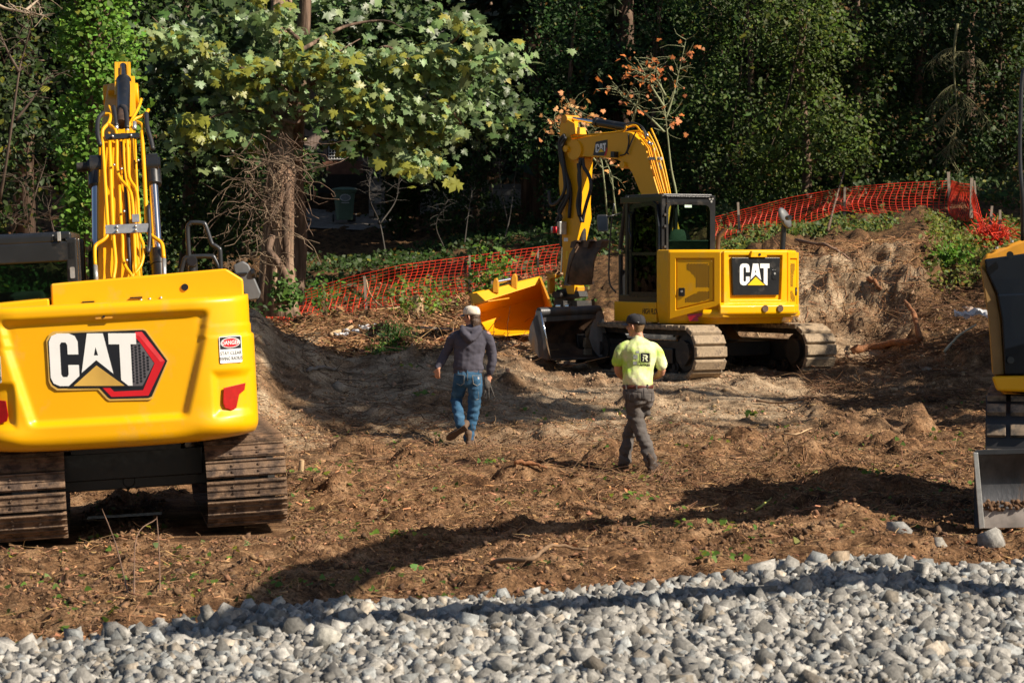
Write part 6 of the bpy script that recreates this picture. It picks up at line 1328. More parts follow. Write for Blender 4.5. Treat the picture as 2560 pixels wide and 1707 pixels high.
sapling('vine_maple_sapling', 'low twiggy sapling with peach leaves behind the folded stick', 1500, 560, 46, [[(1520, 560), (1510, 450), (1500, 390), (1470, 330), (1430, 280)], [(1505, 420), (1450, 360), (1400, 330), (1380, 300)], [(1540, 540), (1528, 440), (1508, 390)], [(1450, 330), (1440, 290), (1420, 262)]], .02, n=130, size=.085, tint=(1.1, 1.6, 2.2), m=mat('green_grey_stem', (.25, .27, .14), .8))
DRYL = DRYL_
sapling('bare_sapling', 'tall bare sapling crossing the far left edge', 5, 620, 40, [[(0, 500), (20, 380), (48, 180), (60, 130), (100, -20)], [(48, 180), (20, 130), (-10, 60)], [(40, 300), (80, 250), (120, 190)]], .03, m=mat('dark_brown_stem', (.09, .06, .04), .8))
sapling('bare_branch', 'bare grey branch reaching in at the top left corner', 0, 20, 38, [[(-40, -10), (10, 20), (60, 30), (110, 40)], [(60, 30), (90, 5), (110, -15)]], .03, m=mat('pale_branch', (.36, .28, .2), .8), cat='branch')
sapling('bare_shrub', 'leafless brown shrub behind the cab of the large excavator', 80, 650, 38, [[(90, 640), (70, 560), (60, 470), (30, 440)], [(70, 560), (90, 480), (110, 420)], [(140, 600), (130, 560), (120, 520)], [(20, 600), (40, 560), (10, 540)]], .014, m=mat('dark_brown_stem', (.09, .06, .04), .8), cat='shrub')
sapling('bare_sapling', 'thin crooked bare sapling right of the bin', 960, 640, 62, [[(965, 640), (950, 560), (925, 500), (925, 450), (930, 420)], [(950, 560), (990, 500), (1000, 430)], [(1260, 600), (1275, 540), (1290, 420), (1300, 330)], [(1270, 560), (1250, 450), (1252, 370)], [(1160, 620), (1170, 540), (1180, 480)], [(1110, 620), (1090, 560), (1120, 500)]], .022, m=mat('dark_grey_stem', (.07, .06, .05), .8))
# hanging dead branch
def dead_branch():
    Y = 55; root = empty('dead_branch', P(2390, 80, Y)); tag(root, 'pale dead conifer branch hanging in front of the dark laurels at right', 'branch'); MI = root.matrix_world.inverted(); L = lambda px, py: MI @ P(px, py, Y)
    lm = mat('lichen_grey_twig', (.20, .19, .09), .9, var=.3)
    MB().tube(spline([L(2394, 60), L(2386, 120), L(2386, 200), L(2392, 290), L(2380, 390)], 4), [.035-.0017*i for i in range(17)], 6).build('stem', lm, root, smooth=True)
    base = []; 
    for (x0, y0, x1, y1, k) in ((2386, 120, 2330, 150, 8), (2386, 130, 2450, 150, 8), (2388, 210, 2330, 260, 12), (2388, 220, 2470, 300, 12), (2390, 260, 2350, 310, 12), (2385, 330, 2370, 380, 9)):
        pp = spline([L(x0, y0), L((x0+x1)/2, (y0+y1)/2-8), L(x1, y1)], 6); MB().tube(pp, .012, 5).build('side_stem', lm, root, smooth=True)
        for p in pp[1:]: base += [list(p)]*3
    base = np.array(base); n = len(base); d = np.stack([rng.normal(0, .45, n), rng.normal(0, .2, n), -np.ones(n)*.9], 1); pts = [base]
    for k in range(6): d = d*.9+rng.normal(0, .12, (n, 3)); pts.append(pts[-1]+d*.09)
    sticks('drooping_twigs', np.stack(pts, 1), np.full((n, 7), .006), lm, root)['kind'] = 'stuff'
dead_branch()
# ------------------------------------------------------------------ undergrowth
def cover(name, lab, n, fx, size, kind, m, tint, hmax, yellow=.05, red=.02, per=7, sig=.13):
    X, Y = fx(n//per); X = np.repeat(X, per)+rng.normal(0, sig, len(X)*per); Y = np.repeat(Y, per)+rng.normal(0, sig, len(Y)*per)
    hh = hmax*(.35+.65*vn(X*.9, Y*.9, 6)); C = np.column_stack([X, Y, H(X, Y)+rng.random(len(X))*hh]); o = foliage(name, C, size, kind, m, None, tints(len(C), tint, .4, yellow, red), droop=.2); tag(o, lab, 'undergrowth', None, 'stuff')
def reg(px0, px1, Y0, Y1, dens=None):
    def f(n):
        Y = rng.uniform(Y0, Y1, n*3); X = (rng.uniform(px0, px1, n*3)-1280)/FPX*Y; ok = vn(X*.8, Y*.8, 55)*.7+vn(X*2.5, Y*2.5, 57)*.3 > .42; return X[ok][:n], Y[ok][:n]
    return f
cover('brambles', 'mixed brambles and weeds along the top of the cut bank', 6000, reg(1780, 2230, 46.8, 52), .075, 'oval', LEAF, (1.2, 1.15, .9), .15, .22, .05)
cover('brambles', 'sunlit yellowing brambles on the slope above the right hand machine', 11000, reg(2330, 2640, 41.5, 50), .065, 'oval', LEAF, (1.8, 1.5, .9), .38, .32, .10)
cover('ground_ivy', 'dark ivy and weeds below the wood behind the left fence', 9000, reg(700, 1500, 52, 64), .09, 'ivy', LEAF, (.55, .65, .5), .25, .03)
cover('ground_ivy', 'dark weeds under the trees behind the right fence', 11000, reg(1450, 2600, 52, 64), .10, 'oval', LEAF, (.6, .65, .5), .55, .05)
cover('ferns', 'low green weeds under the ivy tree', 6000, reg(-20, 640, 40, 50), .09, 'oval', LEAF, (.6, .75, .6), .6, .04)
cover('grass_tufts', 'small moss and grass at the foot of the leaf litter slope', 2500, reg(950, 1110, 38.5, 41), .05, 'quad', LEAF, (1.2, 1.6, .8), .08, .1)
def litter():
    n = 26000; Y = rng.uniform(38.5, 58, n); X = (rng.uniform(640, 1420, n)-1280)/FPX*Y
    _, wood, _ = masks(X, Y); ok = wood > .4; X = X[ok]; Y = Y[ok]; n = len(X); C = np.column_stack([X, Y, H(X, Y)+.012]); N_ = rng.normal(0, .35, (n, 3))+(0, 0, 1); TV, TF = leaf_tmpl('quad')
    t = tints(n, (1, 1, 1), .5, 0, 0, .2); lt = rng.random(n) < .3; t[lt] *= (1.7, 1.8, 1.9)
    o = scatter('leaf_litter', TV*(1.2, 1, 1), TF, C, rng.uniform(.05, .12, n), orient(N_, rng.normal(0, 1, (n, 3))), DRYL, None, t); tag(o, 'brown fallen leaves covering the slope below the left fence', 'leaf litter', None, 'stuff')
litter()
def bush(name, label, px, py, Y, w, h, n, size, tint, kind='oval', yellow=.1):
    x = P(px, py, Y).x; z = hz(x, Y); root = empty(name, (x, Y, z)); tag(root, label, 'plant'); base = np.zeros((14, 3)); pts = rand_paths(base, np.full(14, h*1.1), 5, .3, .3, 1.1); pts[..., 0] *= w/h; sticks('stem', pts, np.tile([.01, .008, .006, .005, .003], (14, 1)), TWIG, root)['kind'] = 'stuff'
    e = pts[rng.integers(0, 14, n), rng.integers(2, 5, n)]+rng.normal(0, .09, (n, 3)); e[:, 2] = np.abs(e[:, 2]); foliage('leaves', e, size, kind, LEAF, root, tints(n, tint, .35, yellow), droop=.3)['kind'] = 'stuff'
for a in (('bramble_bush', 'yellow green bramble in front of the left fence beside a cut stump', 1050, 770, 46.5, .8, .75, 420, .07, (2.1, 1.9, .9)), ('bramble_bush', 'tall thin bramble above the yellow bucket', 1235, 700, 47, .5, 1.2, 320, .10, (1.8, 2.0, .8)), ('fern', 'small green fern against the left fence', 815, 800, 49, .3, .9, 120, .08, (1.2, 1.7, .9)),
          ('shrub', 'low dark green shrub at the foot of the leaf slope', 985, 850, 40.5, .35, .35, 700, .045, (.5, .7, .4), 'quad', .0), ('fern', 'bright fern on the slope above the right hand machine', 2370, 640, 42.5, .45, .35, 500, .08, (1.6, 2.1, .7)), ('shrub', 'leafy weeds between the yellow bucket and the folded stick', 1400, 740, 45, .5, .7, 600, .10, (.9, 1.2, .7))): bush(*a)
def logs():
    def log(name, lab, pts, r, m=TWIG, cat='branch', taper=.5):
        Q = []
        for (px, py, dz) in pts:
            # find the ground under the pixel
            lo, hi = 13.0, 60.0; yy = np.linspace(13, 60, 900); zz = H((px-1280)/FPX*yy, yy); ry = CAMZ-(py-HZ)/FPX*yy; k = np.argmax(zz >= ry); Y = yy[k]; Q.append(Vector(((px-1280)/FPX*Y, Y, float(zz[k])+dz)))
        root = empty(name, Q[0]); tag(root, lab, cat); o = spline([q-Q[0] for q in Q], 5); n = len(o); o = [p+Vector((0, 0, rng.normal(0, r*.25))) for p in o]
        MB().tube(o, [r*(1-taper*i/n)*(1+.15*math.sin(i*1.7)) for i in range(n)], 8).build('wood', m, root, smooth=True)
    PW = mat('peeled_pale_wood', (.52, .36, .20), .7, var=.3, vscale=12); RW = mat('rotten_red_wood', (.26, .11, .045), .85, var=.5, vscale=9, bump=.01)
    log('branch', 'thin pale peeled stick curved on the soil right of the man in lime', [(1960, 1098, .03), (1990, 1094, .03), (2030, 1078, .04)], .012, PW)
    log('branch', 'long bent grey root before the far track of the middle excavator', [(1870, 845, .5), (1900, 895, .3), (1925, 915, .1), (1970, 932, .02)], .014, PW)
    log('branch', 'long thin branch lying at the edge of the tree shade', [(1890, 1012, .04), (1960, 1016, .05), (2040, 1000, .06), (2050, 992, .06)], .015)
    log('log', 'broken red brown log at the foot of the cut bank', [(2130, 885, .04), (2200, 872, .04), (2290, 862, .05)], .07, RW, 'log', .2)
    log('branch', 'splintered upright root stump on the broken log', [(2300, 870, .1), (2285, 840, .35), (2262, 826, .5)], .05, RW)
    log('branch', 'curved branch lying along the churned furrow before the gravel', [(1230, 1416, .04), (1330, 1412, .05), (1380, 1392, .09), (1470, 1392, .04)], .022)
    log('branch', 'red barked stick lying left of the man in lime', [(1285, 1168, .04), (1330, 1172, .04), (1368, 1178, .03)], .028, RW)
    log('branch', 'curved pale branch lying on the leaf slope below the fence', [(828, 845, .05), (880, 826, .05), (905, 800, .08)], .04, PW)
    log('branch', 'bent stems leaning off the fence post on the leaf slope', [(915, 745, .4), (925, 775, .3), (960, 790, .15), (1010, 782, .1)], .02, PW)
    log('branch', 'root curving up in front of the yellow bucket', [(1235, 835, .0), (1238, 855, .0), (1245, 866, .0)], .02, PW)
    log('branch', 'pale rail like branch in the shaded hollow behind the large excavator', [(770, 935, .05), (810, 928, .06), (845, 933, .04)], .03, mat('grey_stem', (.22, .19, .16), .8))
    log('branch', 'mossy white branch in the shade at right', [(2360, 908, .1), (2400, 880, .25), (2440, 868, .35)], .022, mat('lichen_branch', (.42, .44, .36), .8))
    log('branch', 'root tangle hanging over the top of the cut bank', [(1990, 618, .1), (2060, 630, .1), (2110, 640, .0), (2180, 700, 0)], .035, mat('brown_stem', (.20, .12, .08), .8))
    log('branch', 'thick broken branch sticking from the face of the cut bank', [(2170, 702, .05), (2190, 722, .02), (2205, 735, -.02)], .045, RW)
    log('branch', 'snapped bough leaning on the middle stake of the right fence', [(2070, 590, .1), (2090, 560, .5), (2112, 532, .9)], .025, BARK)
    log('branch', 'forked stem standing up in front of the near gravel on the left', [(320, 1490, 0), (290, 1440, .25), (255, 1398, .42)], .007, mat('brown_stem', (.20, .12, .08), .8)); log('branch', 'second bent stem to the right of the forked one in the left foreground', [(335, 1495, 0), (342, 1435, .3), (392, 1418, .4)], .006, mat('brown_stem', (.20, .12, .08), .8)); log('branch', 'straight twig upright in the soil under the near tracks', [(400, 1485, 0), (398, 1440, .2), (392, 1400, .35)], .006, mat('brown_stem', (.20, .12, .08), .8))
    log('branch', 'yellow green stalk lying on the soil below the long shadow', [(1888, 1298, .05), (1908, 1278, .06), (1928, 1258, .05)], .012, mat('green_stalk', (.40, .42, .10), .7))
    # stump
    for px, py, Y, r, h, lab in ((1042, 735, 47.2, .13, .38, 'pale cut stump in the bramble by the left fence'), (750, 1170, 27, .035, .2, 'small pale split stake in the soil right of the large excavator track')):
        x = P(px, py, Y).x; z = hz(x, Y); o = MB().tube([(0, 0, 0), (.02, 0, h)], [r, r*.85], 12).build('stump', PW, None, auto=40); o.location = (x, Y, z); tag(o, lab, 'stump')
    # boards and plastic
    for px, py, Y, w, lab in ((1115, 822, 42, .9, 'grey weathered board lying on the leaf slope'),):
        x = P(px, py, Y).x; o = MB().box((0, 0, 0), (w, .16, .03)).build('board', WOODP, None, bevel=.004); o.location = (x, Y, hz(x, Y)+.06); o.rotation_euler = (0, .06, .15); tag(o, lab, 'board')
    for px, py, Y, s, lab in ((875, 832, 43, .16, 'crumpled white plastic sheet on the leaf litter'), (927, 820, 43.6, .22, 'larger torn clear plastic sheet right of the first scrap'), (853, 860, 41, .12, 'small white plastic scrap at the foot of the leaf slope'), (2440, 750, 38.5, .32, 'grey white plastic sheet poking out beside the black machine')):
        x = P(px, py, Y).x; g = [[(s*(i/11-.5)*2, s*.6*(j/7-.5)*2, s*.45*mnoise.noise(Vector((i*.45, j*.5, px)))+.06) for i in range(12)] for j in range(8)]
        o = MB().grid(g).build('plastic_sheet', mat('white_plastic_film', (.75, .76, .78), .3, trans=.3), None); o.location = (x, Y, hz(x, Y)+(.05 if px < 2000 else .25)); tag(o, lab, 'plastic sheet')
logs()
# ------------------------------------------------------------------ loose clods, twigs, chips, leaves over the soil
def debris():
    def pts(n, Y0, Y1, p=1.0, px0=-120, px1=2680):
        Y = Y0+(Y1-Y0)*rng.random(n)**p; X = (rng.uniform(px0, px1, n)-1280)/FPX*Y; ok = Y > gravel_edge(X)+.1
        for (cx, cy, hw, hl, a, pz) in PADS: dx = X-cx; dy = Y-cy; ok &= ~((np.abs(dx*math.cos(a)+dy*math.sin(a)) < hl+.1) & (np.abs(-dx*math.sin(a)+dy*math.cos(a)) < hw-.2))
        return X[ok], Y[ok]
    def put(X, Y, up): return np.column_stack([X, Y, H(X, Y)+up])
    def multi(nm, C, S, t, lab):
        Vs = []; Fs = []; Ts = []; off = 0; Rm = rotmats(len(C))
        for i, (TV, TF) in enumerate(CLODS):
            s = np.arange(len(C)) % len(CLODS) == i; V = np.einsum('nij,nkj->nki', Rm[s], TV[None]*S[s][:, None, :])+C[s][:, None, :]; m_ = s.sum()
            Fs.append((TF[None]+(np.arange(m_)*len(TV))[:, None, None]).reshape(-1, 3)+off); off += m_*len(TV); Vs.append(V.reshape(-1, 3)); Ts.append(np.repeat(t[s], len(TV), 0))
        tag(fast(nm, np.concatenate(Vs), np.concatenate(Fs), CLOD, None, np.concatenate(Ts)), lab, 'soil', None, 'stuff')
    ncl = 70000; X, Y = pts(ncl, 15.5, 34); keep = vn(X*1.3, Y*1.3, 71)*.6+vn(X*4, Y*4, 72)*.4 > .38; X = X[keep]; Y = Y[keep]; n = len(X); S = np.clip(np.exp(rng.normal(math.log(.017), .6, n)), .006, .085); sand, wood, px = masks(X, Y)
    t = tints(n, (1, 1, 1), .6, 0, 0, .06)*(1+sand[:, None]*np.array((1.5, 1.9, 2.3))); multi('soil_clods', put(X, Y, S*.10), np.column_stack([S*1.3, S, S*.8]), t, 'crumbly brown soil clods strewn over the site')
    # clods on bank face and sand
    X, Y = pts(9000, 34, 44, 1, 640, 2420); n = len(X); S = np.clip(np.exp(rng.normal(math.log(.026), .55, n)), .01, .13); t = tints(n, (2.2, 2.6, 3.0), .25, 0, 0, .05); multi('sand_clods', put(X, Y, S*.05), np.column_stack([S*1.3, S, S*.8]), t, 'pale sandy lumps on the cut bank and graded sand')
    # twigs
    for nm, lab, n, Y0, Y1, x0, x1, l0, l1, r, tc, up in (('twigs', 'fine dry twigs and roots scattered over the churned soil', 9000, 15.6, 33, -100, 2660, .04, .30, .0036, (1.4, 1.3, 1.1), .014), ('straw', 'pale straw like fibres strewn on the soil between the machines', 5500, 22, 34, 500, 2500, .04, .25, .0034, (2.1, 2.0, 1.7), .02), ('roots', 'brown roots and shredded brush around the man in lime', 3800, 25, 33, 650, 2400, .12, .6, .005, (1, .9, .8), .03),
                                                       ('brush_pile', 'dark tangle of uprooted brush at the foot of the bank', 4200, 33.5, 42, 2020, 2560, .08, .7, .0055, (.8, .68, .58), .06), ('bank_roots', 'torn roots hanging along the lip of the cut bank', 1100, 41.4, 44.6, 1800, 2320, .08, .5, .006, (1.6, 1.35, 1.1), .05), ('slope_twigs', 'dry sticks on the leaf litter slope', 1500, 38, 50, 720, 1420, .15, .9, .008, (1.9, 1.7, 1.4), .04), ('grey_twigs', 'dark roots on the shaded heap behind the large excavator', 260, 32, 38, 600, 1100, .1, .6, .006, (.6, .55, .5), .04)):
        X, Y = pts(n, Y0, Y1, 1, x0, x1); n = len(X)
        if nm == 'brush_pile': k = vn(X*1.1, Y*1.1, 85) > .38; X = X[k]; Y = Y[k]; n = len(X)
        if nm in ('roots', 'twigs'): k = vn(X*.7, Y*.7, 83) > (.42 if nm == 'roots' else .25); X = X[k]; Y = Y[k]; n = len(X)
        pth = rand_paths(put(X, Y, up), rng.uniform(l0, l1, n)**1.0*rng.uniform(.4, 1, n), 5, .35, .14, .05)
        zz = H(pth[..., 0].ravel(), pth[..., 1].ravel()).reshape(pth.shape[:2]); pth[..., 2] = np.maximum(pth[..., 2], zz+.004)
        tag(sticks(nm, pth, np.tile(np.linspace(1.2, .5, 5)*r, (n, 1)), TWIG, None, tints(n, tc, .5, 0, 0, .1)), lab, 'twigs', None, 'stuff')
    # splinters
    X, Y = pts(2900, 16, 33); k = vn(X*.9, Y*.9, 44) > .4; X = X[k]; Y = Y[k]; n = len(X); V = np.array([(-.5, -.5, 0), (.5, -.5, 0), (.35, .5, 0), (-.4, .5, 0), (-.5, -.4, 1), (.4, -.5, 1), (.3, .4, 1), (-.3, .5, 1)]); F = np.array([(0, 3, 2, 1), (4, 5, 6, 7), (0, 1, 5, 4), (1, 2, 6, 5), (2, 3, 7, 6), (3, 0, 4, 7)])
    a = rng.uniform(0, 3.14, n); ty = np.stack([np.cos(a), np.sin(a), rng.normal(0, .15, n)], 1); S = np.column_stack([rng.uniform(.005, .018, n), rng.uniform(.02, .13, n), rng.uniform(.004, .012, n)]); tag(scatter('wood_chips', V, F, put(X, Y, .012), S, orient(rng.normal(0, .3, (n, 3))+(0, 0, 1), ty), CHIP, None, tints(n, (1, 1, 1), .4, 0, 0, .12)), 'torn orange wood splinters in the brown soil', 'wood chips', None, 'stuff')
    # fallen leaves: green bits
    X, Y = pts(1100, 16, 34); k = vn(X*.6, Y*.6, 99) > .45; X = X[k]; Y = Y[k]; X = np.repeat(X, 3)+rng.normal(0, .06, len(X)*3); Y = np.repeat(Y, 3)+rng.normal(0, .06, len(Y)*3); n = len(X); TV, TF = leaf_tmpl('ivy')
    tag(scatter('fallen_leaves', TV, TF, put(X, Y, .02), rng.uniform(.02, .075, n), orient(rng.normal(0, .5, (n, 3))+(0, -.2, 1), rng.normal(0, 1, (n, 3))), LEAF, None, tints(n, (1.5, 1.55, 1.2), .4, .15, .0)), 'torn green leaves lying on the churned soil', 'leaves', None, 'stuff')
    X, Y = pts(3500, 16, 33); n = len(X); TV, TF = leaf_tmpl('quad'); tag(scatter('dead_leaves', TV, TF, put(X, Y, .015), rng.uniform(.03, .07, n), orient(rng.normal(0, .4, (n, 3))+(0, 0, 1), rng.normal(0, 1, (n, 3))), DRYL, None, tints(n, (1.3, 1.3, 1.3), .5)), 'curled brown dead leaves on the soil', 'leaves', None, 'stuff')
    # leafy weed clusters one can pick out
    LM = []; TV, TF = leaf_tmpl('ivy')
    for tc in ((1.6, 1.75, 1.2), (1.2, 1.5, 1.0), (2.2, 2.2, 1.3), (3.4, 2.4, 1.2)): q = fast('leaf', TV, TF, LEAF, None, np.tile(tc, (len(TV), 1))); LM.append(q.data); bpy.data.objects.remove(q)
    for i, (px, py, lab) in enumerate(((1560, 1035, 'cluster of pale green leaves on the soil right of the man in lime'), (1890, 1045, 'two torn leafy sprigs at the edge of the tree shade'), (985, 1350, 'limp yellow green leaf sprig in the middle foreground'), (1235, 1165, 'bright green weed sprout left of the men\'s shadow end'), (1775, 1320, 'leaf sprig on the churned furrow'), (1600, 1250, 'dark green leaf standing up below the man in lime'), (1800, 1400, 'yellow green wilted sprig just above the gravel'), (2170, 1185, 'row of wilted leaves near the shadow of the blade'), (765, 1190, 'green leaves beside the small split stake'), (1035, 920, 'green weed by the shaded sand heap'), (1050, 995, 'leafy sprig at the sand edge left of the man in the hood'))):
        yy = np.linspace(14, 45, 800); zz = H((px-1280)/FPX*yy, yy); ry = CAMZ-(py-HZ)/FPX*yy; Y = yy[np.argmax(zz >= ry)]; x = (px-1280)/FPX*Y; n = 16; C = np.column_stack([rng.normal(0, .12, n), rng.normal(0, .10, n), rng.uniform(.015, .07, n)]); S = rng.uniform(.04, .085, n); Rm = orient(rng.normal(0, .5, (n, 3))+(0, -.4, 1), rng.normal(0, 1, (n, 3)))
        o = empty('leaf_sprig', (x, Y, hz(x, Y))); tag(o, lab, 'plant')
        for k in range(n): c = bpy.data.objects.new('leaf', LM[rng.integers(4)]); COL.objects.link(c); c.parent = o; c.matrix_local = Matrix([[*(Rm[k][r_]*S[k]), C[k][r_]] for r_ in range(3)]+[[0, 0, 0, 1]])
debris()
# ------------------------------------------------------------------ people
def ring(c, t, rx, ry, side, n=16):
    t = t.normalized(); s = (side-t*side.dot(t)).normalized(); u = t.cross(s); return [c+s*rx*math.cos(2*math.pi*k/n)+u*ry*math.sin(2*math.pi*k/n) for k in range(n)]
def limb(b, pts, rad, side=(1, 0, 0), sub=4):
    """pts with (rx, ry) radii, closed with rounded ends"""
    side = Vector(side); n = len(pts); q = spline(pts, sub); rr = []
    R_ = [Vector((r[0], r[1], 0)) if hasattr(r, '__len__') else Vector((r, r, 0)) for r in rad]; rr = spline(R_, sub); k = len(q); rings = []
    for i in range(k):
        t = q[min(i+1, k-1)]-q[max(i-1, 0)]; s = side if abs(side.dot(t.normalized())) < .95 else Vector((0, 1, 0)); rings.append(ring(q[i], t, rr[i].x, rr[i].y, s))
    t0 = (q[0]-q[1]).normalized(); t1 = (q[-1]-q[-2]).normalized(); s0 = side if abs(side.dot(t0)) < .95 else Vector((0, 1, 0)); s1 = side if abs(side.dot(t1)) < .95 else Vector((0, 1, 0))
    a = [ring(q[0]+t0*min(rr[0])*e if False else q[0]+t0*min(rr[0].x, rr[0].y)*e, -t0, rr[0].x*f, rr[0].y*f, s0) for e, f in ((.8, .4), (.5, .8))]
    z = [ring(q[-1]+t1*min(rr[-1].x, rr[-1].y)*e, t1, rr[-1].x*f, rr[-1].y*f, s1) for e, f in ((.5, .8), (.8, .4))]
    b.loft(a+rings+z)
def fuse(b, name, m, parent, vox=.011, smooth=4, wrinkle=0, wscale=.12, wdir=None):
    o = b.build(name, m, None); r = o.modifiers.new('r', 'REMESH'); r.mode = 'VOXEL'; r.voxel_size = vox; r.use_smooth_shade = True
    s = o.modifiers.new('s', 'SMOOTH'); s.iterations = smooth; s.factor = .6
    dg = bpy.context.evaluated_depsgraph_get(); dg.update(); me = bpy.data.meshes.new_from_object(o.evaluated_get(dg)); bpy.data.objects.remove(o)
    if wrinkle:
        n = len(me.vertices); co = np.zeros(n*3, np.float32); no = np.zeros(n*3, np.float32); me.vertices.foreach_get('co', co); me.vertices.foreach_get('normal', no); co = co.reshape(-1, 3); no = no.reshape(-1, 3); d = np.array([wdir(Vector(c)) for c in co]) if wdir else np.array([mnoise.noise(Vector(c)/wscale)+.5*mnoise.noise(Vector(c)/wscale*2.1) for c in co]); co += no*(d*wrinkle)[:, None]; me.vertices.foreach_set('co', co.ravel())
    me.polygons.foreach_set('use_smooth', np.ones(len(me.polygons), bool)); me.name = name; me.materials.clear(); me.update(); return link(name, me, m, parent)
V3 = Vector
def hand(b, wrist, d, palm_n, curl=.6, sc=1.0, side=1):
    """five separate fingers; d: along the hand, palm_n: palm normal"""
    d = d.normalized(); n = (palm_n-d*palm_n.dot(d)).normalized(); s = d.cross(n)*side
    limb(b, [wrist, wrist+d*.045*sc, wrist+d*.09*sc], [(.026*sc, .020*sc), (.040*sc, .017*sc), (.040*sc, .014*sc)], s)
    for k, (o, l) in enumerate(((-.032, .070), (-.011, .080), (.011, .076), (.031, .060))):
        p = wrist+d*.085*sc+s*o*sc; c = d; pts = [p]
        for j in range(3): c = (c*math.cos(curl*(.5+.4*j))+n*math.sin(curl*(.5+.4*j))).normalized(); pts.append(pts[-1]+c*l*sc/3)
        limb(b, pts, [.0095*sc, .009*sc, .0085*sc, .007*sc], s, 2)
    p = wrist+d*.03*sc-s*.035*sc; limb(b, [p, p+(d*.6-s*.7+n*.4).normalized()*.035*sc, p+(d*.9-s*.5+n*.7).normalized()*.065*sc], [.012*sc, .010*sc, .008*sc], n, 2)
def head(root, c, yaw, tiltv, hair, hairlen, capm, brim, beard=False, sc=1.0):
    """head facing +x in its own frame, turned by yaw"""
    M = Matrix.Translation(c) @ Matrix.Rotation(yaw, 4, 'Z') @ Matrix.Rotation(tiltv, 4, 'Y') @ Matrix.Scale(sc, 4)
    b = MB(); sv = (0, 1, 0)
    # skull, face, jaw, neck joins the body elsewhere
    limb(b, [V3((-.015, 0, .050)), V3((-.008, 0, .025)), V3((.005, 0, -.03)), V3((.022, 0, -.085))], [(.064, .080), (.074, .092), (.070, .082), (.046, .052)], sv)
    limb(b, [V3((.03, 0, -.10)), V3((.075, 0, -.098))], [(.040, .025), (.024, .020)], sv)                # jaw and chin
    limb(b, [V3((.080, 0, .02)), V3((.098, 0, -.005)), V3((.112, 0, -.028))], [.010, .011, .014], sv)     # nose
    limb(b, [V3((.078, -.035, .028)), V3((.090, 0, .030)), V3((.078, .035, .028))], [.012, .012, .012], (0, 0, 1))  # brow
    limb(b, [V3((.085, -.018, -.058)), V3((.093, 0, -.058)), V3((.085, .018, -.058))], [.006, .009, .006], (0, 0, 1))   # lips
    limb(b, [V3((.083, -.018, -.070)), V3((.091, 0, -.071)), V3((.083, .018, -.070))], [.006, .008, .006], (0, 0, 1))
    for s in (-1, 1):
        limb(b, [V3((-.008, s*.076, -.042)), V3((-.014, s*.086, -.01)), V3((-.008, s*.082, .018))], [(.012, .007), (.020, .008), (.014, .006)], sv)  # ear
        limb(b, [V3((.06, s*.045, -.03)), V3((.05, s*.052, -.05))], [.022, .02], sv)                    # cheek
    limb(b, [V3((-.02, 0, -.06)), V3((-.035, 0, -.13)), V3((-.045, 0, -.19))], [(.050, .052), (.050, .052), (.056, .060)], sv)  # neck
    hm = fuse(b, 'head', SKIN, root, .0065, 3); hm.data.transform(M)
    for s in (-1, 1):
        MB().loft([[V3((.079+.006*math.cos(a)*0, s*.032, .008)) for a in (0, 1, 2)], [V3((.083, s*.032+.010*math.cos(a), .008+.006*math.sin(a))) for a in (0, 2.1, 4.2)]]).build('eye', BKV, hm, M)
    h = MB(); 
    if hairlen > .03:
        limb(h, [V3((-.028, 0, .02)), V3((-.045, 0, -.02)), V3((-.048, 0, -.055-hairlen))], [(.074, .076), (.078, .070), (.066, .046)], sv)
        for k in range(14):
            a = R(-75+150*k/13); p = V3((-.040-.06*math.cos(a), .074*math.sin(a), -.05)); limb(h, [p, p+V3((-.004, 0, -.03)), p+V3((.006-.012*(k % 2), .004*math.sin(k*2.), -.05-hairlen*rng.uniform(.5, 1.1)))], [.014, .013, .006], sv, 2)
        for s in (-1, 1): limb(h, [V3((.02, s*.076, .03)), V3((.012, s*.080, -.02))], [.012, .009], sv)
    else:
        limb(h, [V3((-.026, 0, .02)), V3((-.030, 0, .0)), V3((-.030, 0, -.060))], [(.074, .082), (.076, .076), (.058, .052)], sv)
        for s in (-1, 1): limb(h, [V3((.022, s*.074, .035)), V3((.018, s*.077, -.005))], [.010, .006], sv)
    ho = fuse(h, 'hair', hair, root, .0065, 1, .004, .012); ho.data.transform(M)
    # cap: dome, band, brim
    dome = []
    for z, k in ((.020, 1.03), (.05, 1.04), (.078, 1.0), (.104, .88), (.120, .67), (.129, .37), (.131, .04)): dome.append([V3((-.008+.107*k*math.cos(a)*(1.02 if math.cos(a) > 0 else .98), .093*k*math.sin(a), z+(.012*math.cos(a) if z < .06 else .006*math.cos(a)))) for a in [i*2*math.pi/32 for i in range(32)]])
    cp = MB().loft(dome).build('cap', capm, root, M, smooth=True)
    g = []
    for i in range(13):
        a = R(-62+124*i/12); row = []
        for j in range(5): f = j/4; row.append(V3((-.006+.100*math.cos(a)+f*.072*(math.cos(a)**.6 if math.cos(a) > 0 else 0), (.090+.004*f)*math.sin(a), .034-.010*f-.030*abs(math.sin(a))**2*(1-.2*f)+.0)))
        g.append(row)
    g2 = [[p+V3((0, 0, -.005)) for p in r] for r in g]
    MB().grid(g).grid(g2).grid([[r[-1] for r in g], [r[-1] for r in g2]]).build('cap_brim', brim, cp, M, smooth=True)
    for a in range(6):
        MB().tube([V3((-.006+.1045*k*math.cos(a*1.047+.5), .0905*k*math.sin(a*1.047+.5), z)) for z, k in ((.03, 1.07), (.055, 1.08), (.08, 1.03), (.106, .90), (.122, .68), (.132, .05))], .0012, 4).build('cap_seam', capm, cp, M)
    MB().tube([V3((0, 0, .128)), V3((0, 0, .135))], [.008, .005], 10).build('cap_button', capm, cp, M)
    return cp, M
